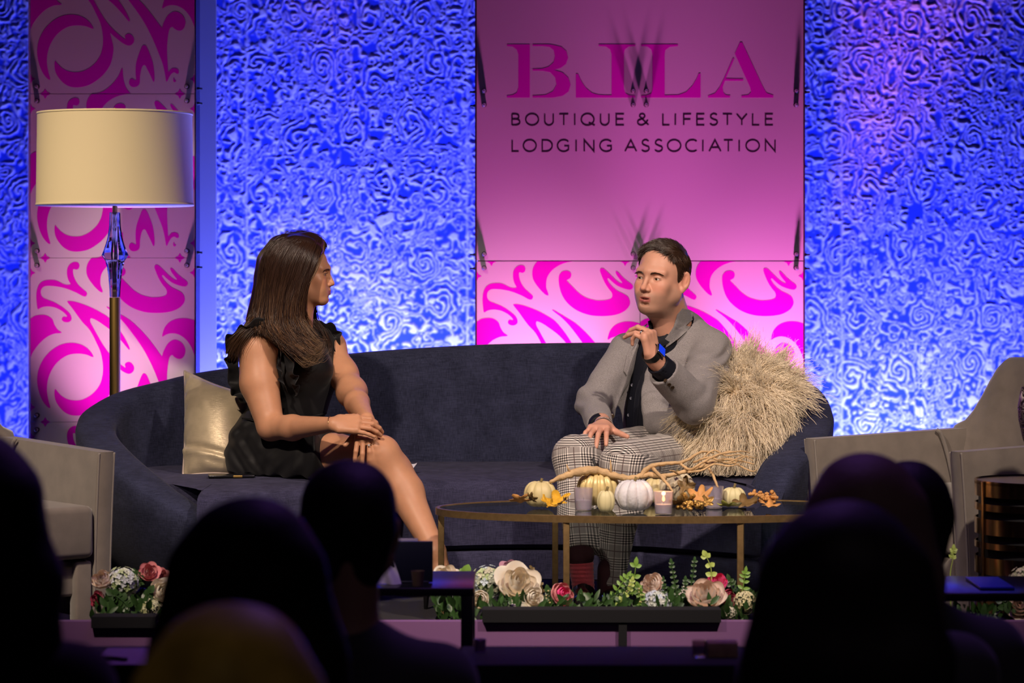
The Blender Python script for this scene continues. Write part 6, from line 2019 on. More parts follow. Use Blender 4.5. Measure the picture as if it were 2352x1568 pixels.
pumpkin(1457, 1134, 8.44, 92, 74, 9, M_white, 'chalky white pumpkin in the middle of the table', depth=.20)
pumpkin(1553, 1125, 8.70, 88, 74, 11, M_stripe, 'cream pumpkin with fine stripes behind the candle', depth=.14)
pumpkin(1506, 1135, 8.72, 60, 60, 9, M_cream, 'cream pumpkin half hidden behind the white one', depth=.13)
pumpkin(1685, 1135, 8.60, 58, 46, 9, M_pale, 'small pale pumpkin at the right among the leaves')


def votive(px, Y, label, lit):
    k = Y / F; x = (px - PX0) * k
    root = empty('votive_candle', (x, Y, TZ), label, 'candle', 'tea lights in glass cups on the coffee table')
    Mt = Matrix.Translation((x, Y, TZ + .0003))
    g = mat('frosted_cup_glass', (.86, .80, .90), .22, trans=.85, ior=1.3)
    MB().lathe([(.0, .0), (.026, .0), (.031, .070), (.0292, .070), (.0245, .004), (0, .004)], 40, Mt).build('glass_cup', g, root, sharp=50)
    MB().lathe([(.0, .0045), (.0235, .0045), (.0255, .030), (.0, .0295)], 32, Mt).build('wax', mat('white_wax', (.82, .78, .74), .5, sub=.3), root, sharp=50)
    MB().tube([(x, Y, TZ + .029), (x + .001, Y, TZ + .040)], .0009, 6).build('wick', M_black, root)
    if lit:
        MB().lathe([(.0001, .038), (.0042, .043), (.0036, .050), (.0001, .061)], 14, Mt).build('flame', mat('flame', (1, .5, .1), .5, emit=((1.0, .42, .08), 9)), root)
        ld = bpy.data.lights.new('candle_light', 'POINT'); ld.energy = .25; ld.color = (1, .5, .2); ld.shadow_soft_size = .006
        lo_ = bpy.data.objects.new('candle_light', ld); COL.objects.link(lo_); lo_.location = (x, Y - .0, TZ + .064)


votive(1524, 8.36, 'lit tea light in a frosted glass cup at the front of the table', True)
votive(1340, 8.50, 'unlit tea light in a glass cup left of the ribbed pumpkin', False)
votive(1640, 8.56, 'unlit tea light in a glass cup at the right, before the small pale pumpkin', False)


def leaf_mesh(c, size, yaw, pitch, roll, lobes=5, curl=.3, seed=0):
    """lobed autumn leaf with thickness"""
    r = np.random.default_rng(seed)
    n = 60; out = []
    for i in range(n):
        a = 2 * math.pi * i / n
        rr = .55 + .45 * abs(math.cos(a * lobes / 2)) ** 1.6 + r.normal(0, .03)
        if math.cos(a) < -.92: rr *= .5
        out.append((rr * math.cos(a), rr * math.sin(a) * .85))
    V = [(0, 0)] + [(x * .5, y * .5) for x, y in out] + out
    Vv = []
    for x, y in V: Vv.append((x * size, y * size, size * (curl * (x * x * .6 + y * y) - .25 * curl + .05 * math.sin(9 * x + seed) + .06 * math.cos(8 * y))))
    M_ = Matrix.Translation(Vector(c)) @ Matrix.Rotation(yaw, 4, 'Z') @ Matrix.Rotation(pitch, 4, 'Y') @ Matrix.Rotation(roll, 4, 'X')
    V1 = [M_ @ Vector(v) for v in Vv]; V2 = [M_ @ (Vector(v) - Vector((0, 0, .0008))) for v in Vv]
    Fc = []
    for i in range(n):
        j = (i + 1) % n
        Fc += [(0, 1 + i, 1 + j), (1 + i, 1 + n + i, 1 + n + j, 1 + j)]
    m_ = len(V1)
    Fc += [tuple(k + m_ for k in f[::-1]) for f in Fc]
    for i in range(n):
        j = (i + 1) % n; Fc.append((1 + n + i, m_ + 1 + n + i, m_ + 1 + n + j, 1 + n + j))
    return V1 + V2, Fc


def leaf(px, py, Y, size, yaw, pitch, roll, m, label, seed=0, lobes=5, curl=.3):
    c = W(px, py, Y); c[2] = max(c[2], TZ + size * .10)
    V, Fc = leaf_mesh(c, size, yaw, pitch, roll, lobes, curl, seed)
    zmin = min(v[2] for v in V)
    if zmin < TZ + .0004: V = [(v[0], v[1], v[2] + TZ + .0004 - zmin) for v in V]
    o = mesh_obj('autumn_leaf', V, Fc, m)
    tag(o, label, 'leaf', 'silk autumn leaves on the coffee table')
    return o


M_ly = mat('yellow_leaf', (.78, .42, .03), .5, var=(30, .25))
M_lo = mat('orange_leaf', (.62, .30, .09), .55, var=(30, .3))
M_lb = mat('brown_leaf', (.20, .12, .04), .5, var=(30, .3))
M_lg = mat('gold_glitter_leaf', (.60, .36, .10), .25, metal=.7, var=(120, .4), bump=(300, 1, .002))
M_lgr = mat('green_gold_leaf', (.34, .34, .07), .4, var=(60, .35))
leaf(1278, 1148, 8.46, .050, .3, -.3, .5, M_ly, 'bright yellow maple leaf below the small cream pumpkin', 1)
leaf(1258, 1152, 8.40, .036, 1.2, -.1, .7, M_ly, 'small yellow leaf curling under the left pumpkin', 2)
leaf(1196, 1146, 8.50, .040, 2.8, .2, .5, M_lo, 'orange leaf at the far left of the decoration', 3)
leaf(1222, 1142, 8.44, .026, 2.0, .4, .9, M_lb, 'dark brown curled leaf against the left pumpkin', 4)
leaf(1292, 1150, 8.38, .030, 5.2, -.4, .6, M_lb, 'dark spiky leaf on top of the yellow maple leaf', 5, lobes=9)
leaf(1606, 1142, 8.44, .052, .2, -.5, .7, M_lo, 'large amber oak leaf right of the lit candle', 6, lobes=7)
leaf(1585, 1150, 8.40, .040, 2.4, .2, .9, M_lg, 'glittery gold leaf between the candle and the amber leaf', 7)
leaf(1560, 1152, 8.38, .036, 3.6, -.1, .6, M_lb, 'brown leaf lying right beside the lit candle', 8)
leaf(1622, 1152, 8.38, .032, 5.5, .3, .6, M_lg, 'small gold leaf tip pointing at the right tea light', 9)
leaf(1575, 1118, 8.60, .040, 1.5, -1.1, .4, M_lb, 'dried brown leaf standing against the striped pumpkin', 10)
leaf(1672, 1158, 8.44, .036, 2.9, .1, .3, M_lgr, 'green-gold leaf under the small pale pumpkin', 11)
leaf(1712, 1152, 8.46, .046, .5, -.2, .4, M_lb, 'dark olive leaf right of the small pale pumpkin', 12)
leaf(1768, 1158, 8.48, .036, .2, .1, .3, M_lo, 'thin orange leaf at the far right of the decoration', 13)


def cluster(px, py, Y, rx, rz, n, m, label, seed):
    """bunch of little gilded cones and berries"""
    r = np.random.default_rng(seed)
    c = W(px, py, Y)
    root = empty('cone_cluster', (c[0], c[1], TZ), label, 'decoration', 'gilded cone bunches on the coffee table')
    mb = MB()
    for i in range(n):
        p = c + np.array([r.uniform(-rx, rx), r.uniform(-.02, .02), r.uniform(-rz, rz)])
        s_ = r.uniform(.006, .010); p[2] = max(p[2], TZ + s_)
        Mt = Matrix.Translation(Vector(p)) @ Matrix.Rotation(r.uniform(0, 3), 4, 'X') @ Matrix.Rotation(r.uniform(0, 3), 4, 'Y')
        mb.lathe([(.0001, -s_)] + [(s_ * (.55 + .35 * (k % 2)) * math.cos(-1.2 + .4 * k), s_ * math.sin(-1.2 + .4 * k)) for k in range(7)] + [(.0001, s_)], 9, Mt)
    mb.build('cone_bunch', m, root)


cluster(1752, 1142, 8.52, .040, .020, 34, M_lo, 'bunch of small amber cones right of the small pale pumpkin', 3)
cluster(1590, 1160, 8.36, .045, .010, 26, M_lg, 'gilded cones in front of the amber oak leaf', 5)


def driftwood():
    m = mat('pale_driftwood', (.60, .40, .20), .75, var=(25, .25), bump=(90, .8, .004))
    root = empty('driftwood_branch', W(1440, 1095, 8.58) * np.array([1, 1, 0]) + np.array([0, 0, TZ]), 'long pale forked driftwood branch lying over the pumpkins', 'branch')
    def br(name, pts, rads, parent=root):
        P = catmull([W(*q) for q in pts], 6, closed=False)
        Rr = np.interp(np.linspace(0, 1, len(P)), np.linspace(0, 1, len(rads)), rads)
        t_ = np.arange(len(P)); P = P + np.stack([np.sin(t_ * 1.3), np.cos(t_ * 1.7), np.sin(t_ * 2.1 + 1)], 1) * (Rr * .12)[:, None]
        Rr = Rr * (1 + .12 * np.sin(t_ * 1.9))
        return MB().tube([tuple(p) for p in P], list(Rr), 10).build(name, m, parent)
    main = br('main_limb', [(1262, 1107, 8.56), (1300, 1092, 8.56), (1335, 1082, 8.57), (1372, 1080, 8.58), (1410, 1092, 8.58), (1450, 1098, 8.58), (1490, 1090, 8.58), (1530, 1098, 8.56)], [.004, .012, .015, .013, .0115, .010, .010, .008])
    br('limb', [(1470, 1096, 8.58), (1492, 1072, 8.58), (1530, 1064, 8.60), (1570, 1060, 8.62), (1610, 1038, 8.66), (1640, 1040, 8.68)], [.009, .008, .006, .0055, .004, .003])
    br('limb', [(1500, 1095, 8.58), (1545, 1090, 8.60), (1580, 1080, 8.60), (1620, 1070, 8.62), (1660, 1055, 8.62), (1700, 1058, 8.6), (1732, 1066, 8.58)], [.008, .007, .0065, .005, .0045, .003, .002])
    br('limb', [(1500, 1076, 8.58), (1520, 1096, 8.52), (1538, 1118, 8.46), (1546, 1130, 8.44)], [.006, .0055, .0045, .003])
    br('twig', [(1560, 1062, 8.62), (1585, 1078, 8.58), (1610, 1064, 8.56), (1650, 1044, 8.56), (1700, 1036, 8.58), (1722, 1040, 8.60)], [.0045, .0045, .004, .0035, .0025, .0015])
    br('twig', [(1606, 1074, 8.6), (1636, 1058, 8.64), (1680, 1064, 8.66), (1716, 1046, 8.68)], [.004, .0038, .003, .0015])
    br('twig', [(1626, 1072, 8.60), (1638, 1092, 8.58), (1646, 1112, 8.56), (1650, 1120, 8.55)], [.005, .0045, .004, .002])
    br('twig', [(1668, 1052, 8.62), (1700, 1070, 8.60), (1728, 1082, 8.58), (1740, 1076, 8.57)], [.0035, .003, .0022, .0012])
    br('twig', [(1640, 1050, 8.60), (1672, 1036, 8.60), (1690, 1040, 8.6)], [.003, .002, .001])
    br('twig', [(1560, 1090, 8.6), (1548, 1082, 8.56), (1538, 1080, 8.54)], [.004, .003, .0012])
    br('twig', [(1592, 1062, 8.62), (1630, 1050, 8.60), (1668, 1062, 8.58), (1706, 1048, 8.58), (1738, 1052, 8.6)], [.0038, .0035, .003, .002, .001])
    br('twig', [(1580, 1084, 8.58), (1612, 1080, 8.56), (1640, 1066, 8.56), (1676, 1070, 8.55), (1704, 1062, 8.55)], [.0042, .0038, .0032, .0024, .0012])
    br('twig', [(1616, 1050, 8.64), (1640, 1034, 8.66), (1668, 1046, 8.66), (1700, 1044, 8.68), (1730, 1058, 8.68)], [.0032, .003, .0025, .002, .001])
    br('twig', [(1312, 1086, 8.56), (1304, 1074, 8.55), (1302, 1066, 8.55)], [.004, .003, .0012])
    br('twig', [(1404, 1090, 8.58), (1403, 1070, 8.57), (1402, 1056, 8.57)], [.0045, .0035, .0012])


driftwood()

# ================================================================== flowers along the stage edge
def mround(c, r, n=14):
    bm = bmesh.new(); bmesh.ops.create_icosphere(bm, subdivisions=2, radius=r); return bm


ROSES = {}


def petal(R_, ht, width, cup, curl, a, tilt, z0, nu=7, nv=7):
    """one rose petal as an open curved sheet, doubled for thickness"""
    V = []
    for j in range(nv):
        v = j / (nv - 1)
        for i in range(nu):
            u = -1 + 2 * i / (nu - 1)
            w = width * math.sin(math.pi * (.16 + .68 * v)) ** .7
            rad = R_ * (.10 + cup * math.sin(v * math.pi * .72)) + curl * max(0, v - .62) * R_ * 1.9
            an = a + u * w
            rr = rad * (1 - .10 * u * u)
            z = z0 + ht * v * (1 - .12 * u * u) - curl * max(0, v - .75) * ht * .9
            V.append((rr * math.cos(an) + tilt * v * math.cos(a), rr * math.sin(an) + tilt * v * math.sin(a), z))
    Fc = [(j * nu + i, j * nu + i + 1, (j + 1) * nu + i + 1, (j + 1) * nu + i) for j in range(nv - 1) for i in range(nu - 1)]
    return V, Fc


def rose(px, py, Y, rad_px, m, label, open_=.6, lean=(0, -1, .35), seed=0, group='roses along the stage edge', m2=None):
    c = W(px, py, Y); R_ = rad_px * Y / F
    root = empty('rose', (c[0], c[1], c[2] - R_), label, 'flower', group)
    q = Vector(lean).to_track_quat('Z', 'Y').to_matrix().to_4x4()
    r = np.random.default_rng(seed)
    Mt = Matrix.Translation(Vector(c)) @ q
    layers = ((3, .30, 1.22, 1.3, .45, .02, 0), (4, .46, 1.22, 1.2, .62, .06, .0), (5, .64, 1.18, 1.1, .75, .16 * open_, .02), (5, .80, 1.10, 1.10, .82, .35 * open_, .05), (6, 1.0, .98, 1.25, .84, .70 * open_, .06))
    for li, (n, rr, ht, wd_, cup, curl, tl) in enumerate(layers):
        a0 = r.uniform(0, 6.28)
        mb = MB()
        for k in range(n):
            V, Fc = petal(R_ * rr, R_ * ht * 1.1, wd_ * (6.28 / n) * .62, cup, curl * r.uniform(.7, 1.3), a0 + 6.283 * k / n + r.uniform(-.1, .1), tl * R_, -R_ * .55)
            V = [Mt @ Vector(v) for v in V]
            n0 = len(V); V2 = [v + Vector((0, 0, -.0007)) for v in V]
            mb.add(V + V2, Fc + [tuple(i + n0 for i in f[::-1]) for f in Fc])
            if li >= 3:                                              # the outer petals are parts of their own
                mb.build('petal', m2 or m, root); mb = MB()
        if mb.v: mb.build('heart_petals', m, root)
    return root


def hydrangea(px, py, Y, rad_px, cols, label, seed=0, group='hydrangea heads along the stage edge', dens=70):
    c = W(px, py, Y); R_ = rad_px * Y / F
    root = empty('hydrangea', (c[0], c[1], c[2] - R_), label, 'flower', group)
    r = np.random.default_rng(seed)
    V = []; Fc = []; col = []
    for i in range(dens):
        t = (i + .5) / dens; ph = math.acos(1 - 1.45 * t); an = i * 2.39996
        d = np.array([math.sin(ph) * math.cos(an), -math.cos(ph) * .75 - .25, math.sin(ph) * math.sin(an)]); d /= np.linalg.norm(d)
        d2 = np.cross(d, [.2, .3, .9]); d2 /= np.linalg.norm(d2); d3 = np.cross(d, d2)
        p = c + d * R_ * r.uniform(.85, 1.08); s_ = R_ * r.uniform(.20, .30); cc_ = np.array(cols[r.integers(len(cols))]) * r.uniform(.8, 1.15)
        a0 = r.uniform(0, 1.6)
        for k in range(4):
            a = a0 + k * math.pi / 2; e = d2 * math.cos(a) + d3 * math.sin(a); f = np.cross(d, e)
            b0 = len(V)
            for q_ in (p, p + e * s_ * .55 + f * s_ * .42 + d * s_ * .22, p + e * s_ + d * s_ * .12, p + e * s_ * .55 - f * s_ * .42 + d * s_ * .22):
                V.append(q_); col.append(cc_)
            Fc.append((b0, b0 + 1, b0 + 2, b0 + 3))
    o = mesh_obj('floret_head', V, Fc, M_floret, root, smooth=False)
    set_col(o, np.array(col))
    # leafy core
    bm = bmesh.new(); bmesh.ops.create_icosphere(bm, subdivisions=2, radius=R_ * .86)
    MB().add([tuple(Vector(c) + v.co) for v in bm.verts], [[v.index for v in f.verts] for f in bm.faces]).build('stem_core', M_leafd, root); bm.free()
    return root


M_floret = mat('floret', (.6, .6, .5), .6, attr='tint', spec=.3)
M_leafd = mat('dark_green_leaf', (.030, .075, .018), .4, var=(40, .35))
M_leafg = mat('fresh_green_leaf', (.16, .30, .045), .42, var=(30, .2))
M_leafl = mat('bright_lime_leaf', (.36, .46, .10), .45, var=(30, .15))
M_rw = mat('ivory_petal', (.86, .76, .60), .5, spec=.3, sub=.25)
M_rb = mat('blush_petal', (.84, .66, .54), .5, spec=.3, sub=.25)
M_rp = mat('hot_pink_petal', (.95, .07, .30), .5, sheen=.2, spec=.3)
M_rpk = mat('soft_pink_petal', (.70, .26, .27), .55, sheen=.2, spec=.3)
M_rd = mat('crimson_petal', (.34, .02, .06), .55, sheen=.2, spec=.3)
M_rm = mat('mauve_petal', (.50, .26, .34), .55, sheen=.2, spec=.3)
YF = 8.02
rose(236, 1334, 8.0, 25, M_rb, 'pale blush rose at the left edge of the left bouquet', .4, (-.2, -.8, .9), 1)
rose(343, 1316, 8.05, 22, M_rpk, 'salmon pink ruffled rose topping the left bouquet', .9, (.1, -.8, .6), 2)
rose(372, 1322, 8.08, 15, M_rpk, 'small salmon pink bloom right of the ruffled rose', .8, (.4, -.8, .5), 3)
rose(394, 1328, 8.10, 15, M_rd, 'dark red bloom at the right of the left bouquet', .8, (.4, -.8, .5), 33)
rose(371, 1363, 7.95, 30, M_rw, 'ivory rose low at the right of the left bouquet', .8, (.5, -.8, .5), 4)
rose(226, 1376, 7.95, 17, M_rd, 'dusky red bloom low at the left of the left bouquet', .7, (-.5, -.8, .3), 5)
hydrangea(283, 1338, 8.02, 36, [(.50, .58, .34), (.62, .66, .52), (.36, .46, .20), (.60, .64, .68)], 'pale green hydrangea in the middle of the left bouquet', 6)
hydrangea(346, 1398, 7.92, 24, [(.50, .52, .26), (.62, .62, .40)], 'yellow green hydrangea low in the left bouquet', 7)
rose(1022, 1328, 8.02, 29, M_rw, 'cream rose beside the woman\'s shoe', .9, (-.3, -.7, .8), 8)
hydrangea(1120, 1338, 8.05, 37, [(.55, .60, .44), (.62, .60, .44), (.50, .58, .62), (.42, .52, .26)], 'cream and pale blue hydrangea left of the large cream rose', 9)
rose(1172, 1308, 8.12, 22, M_rm, 'dusty mauve rose above the large cream rose', .9, (.1, -.6, .8), 10)
rose(1190, 1346, 7.98, 46, M_rw, 'large open cream rose in the middle of the front garland', 1.0, (.20, -.75, .65), 11)
rose(1222, 1372, 7.93, 22, M_rw, 'small cream rose tucked under the large cream rose', .7, (.5, -.8, .2), 12)
rose(1104, 1376, 7.93, 20, M_rw, 'cream bud below the blue-tinged hydrangea', .4, (-.2, -.9, .2), 13)
rose(1288, 1368, 7.97, 28, M_rp, 'hot pink rose with pale outer petals before the table leg', .45, (.45, -.75, .5), 14, m2=M_rpk)
rose(1500, 1344, 8.03, 27, M_rb, 'blush rose with folded petals left of the dark sprigs', .5, (-.4, -.7, .6), 15)
hydrangea(1508, 1386, 7.94, 32, [(.52, .56, .50), (.50, .56, .66), (.60, .62, .56)], 'grey-blue hydrangea low in the front garland', 16)
rose(1622, 1372, 7.95, 42, M_rb, 'large blush rose below the hot pink rose', .7, (-.1, -.6, .8), 17)
rose(1646, 1340, 8.03, 25, M_rp, 'round hot pink rose above the large blush rose', .35, (.05, -.7, .8), 18)
rose(1670, 1374, 8.00, 20, M_rd, 'deep crimson bloom behind the large blush rose', .5, (.6, -.7, .2), 19)
hydrangea(1713, 1382, 7.95, 26, [(.66, .60, .34), (.72, .66, .42)], 'butter yellow stock bloom at the right end of the garland', 20, dens=46)
hydrangea(1676, 1408, 7.90, 15, [(.55, .52, .40), (.62, .58, .46)], 'small cream blossom low at the right end of the garland', 21, dens=36)
hydrangea(2352, 1335, 7.81, 34, [(.45, .45, .28), (.55, .50, .36)], 'greenish hydrangea at the right edge of the photo', 22)
rose(2346, 1388, 7.79, 34, M_rb, 'dusky blush rose at the right edge of the photo', .8, (-.3, -.9, .3), 23)


def leaflet(p, d, n, l_, w_):
    d = _v(d) / np.linalg.norm(d); n = _v(n); n = n - d * (n @ d); n /= np.linalg.norm(n); s_ = np.cross(d, n)
    V = []
    for t, w in ((0, .02), (.2, .7), (.45, 1), (.7, .8), (.9, .35), (1, .02)):
        c = p + d * l_ * t - n * l_ * .12 * t * t
        V += [c - s_ * w_ * w + n * w_ * .25 * w, c, c + s_ * w_ * w + n * w_ * .25 * w]
    Fc = []
    for i in range(5):
        b = i * 3; Fc += [(b, b + 1, b + 4, b + 3), (b + 1, b + 2, b + 5, b + 4)]
    return V, Fc


def sprig(pts, Y, n, l_px, w_px, m, label, seed=0, up=.5, ends=True, berries=None, t0=.12):
    """stem with paired leaflets; pts in photo pixels at distance Y"""
    P = catmull([W(a, b, Y) for a, b in pts], 8, closed=False)
    r = np.random.default_rng(seed)
    root = empty('leafy_sprig', tuple(P[0]), label, 'foliage', 'green sprigs among the flowers')
    MB().tube([tuple(p) for p in P], list(np.linspace(.0022, .0010, len(P))), 6).build('stem', m, root)
    k = Y / F; mb = MB()
    for i in range(n):
        t = t0 + (.98 - t0) * i / max(1, n - 1); j = min(int(t * (len(P) - 1)), len(P) - 2)
        T = P[j + 1] - P[j]; T /= np.linalg.norm(T)
        sd = np.cross(T, [0, 1, 0]); sd /= np.linalg.norm(sd) + 1e-9
        for s_ in (-1, 1):
            d = T * up + sd * s_ + np.array([0, r.normal(0, .25), r.normal(0, .12)])
            V, Fc = leaflet(P[j], d, (0, -1, .35), l_px * k * r.uniform(.8, 1.15) * (1 - .3 * t), w_px * k)
            mb.add(V, Fc)
    if ends:
        T = P[-1] - P[-2]; V, Fc = leaflet(P[-1], T, (0, -1, .2), l_px * k, w_px * k); mb.add(V, Fc)
    mb.build('leaflets', m, root)
    if berries:
        bb = MB()
        for i in range(10):
            p = P[r.integers(2, len(P))] + r.normal(0, .006, 3)
            bb.lathe([(.0001, -.003), (.0032, 0), (.0001, .003)], 8, Matrix.Translation(Vector(p)))
        bb.build('buds', berries, root)
    return root


M_bud = mat('pale_bud', (.62, .52, .24), .5)
sprig([(1634, 1352), (1634, 1325), (1632, 1300), (1622, 1278)], 8.02, 4, 17, 6.5, M_leafl, 'bright lime leaf sprig rising behind the hot pink rose', 1)
sprig([(1452, 1368), (1454, 1342), (1458, 1318), (1460, 1300)], 8.00, 3, 22, 5.5, M_leafg, 'upright green leaves right of the plaid trouser leg', 2)
sprig([(1395, 1392), (1412, 1366), (1426, 1342), (1438, 1326)], 7.96, 6, 20, 4, M_leafg, 'feathery green fern before the man\'s shoe', 3)
sprig([(1372, 1394), (1394, 1380), (1418, 1366), (1440, 1358)], 7.94, 7, 18, 4, M_leafd, 'dark green fern lying over the man\'s black shoe', 4)
sprig([(1400, 1396), (1420, 1380), (1440, 1350), (1446, 1336)], 7.92, 5, 16, 4.5, M_leafd, 'dark leafy stem left of the yellow buds', 5)
sprig([(1418, 1396), (1430, 1376), (1448, 1352), (1452, 1334)], 7.90, 6, 12, 4, M_leafl, 'yellow-green budding stem in the middle of the garland', 6, berries=M_bud)
sprig([(1470, 1390), (1472, 1368), (1466, 1348)], 7.92, 5, 14, 5, M_leafg, 'green sprig left of the folded blush rose', 7, berries=M_bud)
sprig([(1556, 1388), (1552, 1350), (1546, 1318), (1542, 1292)], 8.02, 8, 11, 3.5, M_leafd, 'dark waxy sprig left of the taller dark stem', 8)
sprig([(1580, 1388), (1586, 1350), (1592, 1316), (1595, 1288)], 8.04, 8, 11, 3.5, M_leafd, 'tall dark waxy stem between blush and pink roses', 9)
sprig([(1552, 1392), (1560, 1372), (1572, 1352), (1574, 1332)], 7.93, 7, 11, 3.5, M_leafd, 'dark sprig with tiny white blossoms', 10, berries=mat('white_bud', (.66, .62, .56), .5))
sprig([(1524, 1384), (1526, 1358), (1524, 1332)], 7.92, 6, 10, 3, M_leafd, 'small dark sprig in front of the folded blush rose', 11)
sprig([(1700, 1380), (1706, 1352), (1710, 1330), (1712, 1316)], 8.0, 5, 17, 4, M_leafg, 'spiky green tuft above the butter yellow bloom', 12)
sprig([(1690, 1378), (1682, 1352), (1676, 1334)], 8.04, 4, 18, 5, M_leafd, 'dark arching sprig between crimson and yellow blooms', 13)
sprig([(1740, 1400), (1752, 1376), (1756, 1352)], 7.98, 5, 17, 6, M_leafd, 'dark foliage at the far right end of the garland', 14)
sprig([(1230, 1394), (1246, 1362), (1238, 1332), (1222, 1306)], 8.06, 7, 10, 3.5, mat('bronze_leaf', (.15, .10, .03), .5), 'thin bronze sprig behind the large cream rose', 15)
sprig([(1142, 1394), (1156, 1382), (1180, 1378)], 7.90, 5, 14, 5, M_leafd, 'dark leaves under the large cream rose', 16)
sprig([(1256, 1396), (1262, 1376), (1258, 1354)], 7.96, 5, 13, 5, M_leafd, 'dark leaves left of the hot pink rose', 17, berries=M_bud)
sprig([(1056, 1352), (1062, 1334), (1068, 1318)], 8.0, 3, 24, 11, M_leafg, 'broad green leaf right of the cream rose by the shoe', 18)
sprig([(296, 1396), (282, 1380), (262, 1366)], 7.90, 5, 24, 9, M_leafd, 'dark broad leaves hanging under the left hydrangea', 19)
sprig([(300, 1398), (326, 1386), (342, 1362)], 7.91, 5, 22, 9, M_leafd, 'dark broad leaves between the hydrangea and the ivory rose', 20)
sprig([(326, 1344), (318, 1328), (312, 1318)], 8.04, 4, 16, 6, M_leafd, 'dark leaves beneath the salmon pink roses', 21)
sprig([(2186, 1440), (2182, 1330), (2188, 1285), (2190, 1262)], 7.80, 5, 13, 4.5, M_leafl, 'single lime sprig near the brass drum table', 22, t0=.72)
sprig([(2310, 1396), (2300, 1370), (2312, 1342)], 7.79, 5, 20, 8, M_leafd, 'dark leaves left of the blush rose at the right edge', 23)

# black troughs that hold the flowers, packed with dark foliage
def trough(x0, x1, label, ya=7.82, yb=8.12):
    X0, X1 = (x0 - PX0) * 7.95 / F, (x1 - PX0) * 7.95 / F
    root = empty('flower_trough', ((X0 + X1) / 2, 7.96, 0), label, 'planter', 'low flower troughs on the stage edge')
    MB().box((X0, ya, 0.0), (X1, yb, .055), .004).build('trough_box', M_black, root, sharp=40)
    r = np.random.default_rng(int(x1))
    mb = MB()
    for i in range(int((X1 - X0) * 520)):
        p = np.array([r.uniform(X0 + .02, X1 - .02), r.uniform(ya + .03, yb - .03), r.uniform(.05, .15)])
        d = np.array([r.normal(0, .5), r.normal(-.3, .5), r.uniform(.5, 1.2)])
        V, Fc = leaflet(p, d, (r.normal(0, .3), -1, .3), r.uniform(.025, .050), r.uniform(.006, .011)); mb.add(V, Fc)
    o = mb.build('foliage_bed', M_leafd, root); o['kind'] = 'stuff'


trough(205, 420, 'low black trough of foliage under the left bouquet')
trough(985, 1775, 'long low black trough of foliage under the front garland')
trough(2160, 2400, 'low black trough of foliage under the flowers at the right edge', 7.73, 7.86)
# ================================================================== audience seen from behind, in the dark
M_hdark = mat('dark_audience_hair', (.014, .010, .010), .6, spec=.3, bump=(90, .6, .0025))
M_hbrown = mat('ash_brown_audience_hair', (.16, .10, .09), .6, spec=.3, bump=(90, .6, .0025))
M_hblond = mat('blonde_audience_hair', (.42, .29, .11), .5, spec=.3, var=(14, .4))
M_cloth1 = mat('charcoal_suit', (.055, .055, .065), .85, sheen=.2)
M_cloth2 = mat('dark_plum_knit', (.030, .015, .024), .9, sheen=.2)
M_skin2 = mat('shaded_skin', (.40, .22, .15), .5)


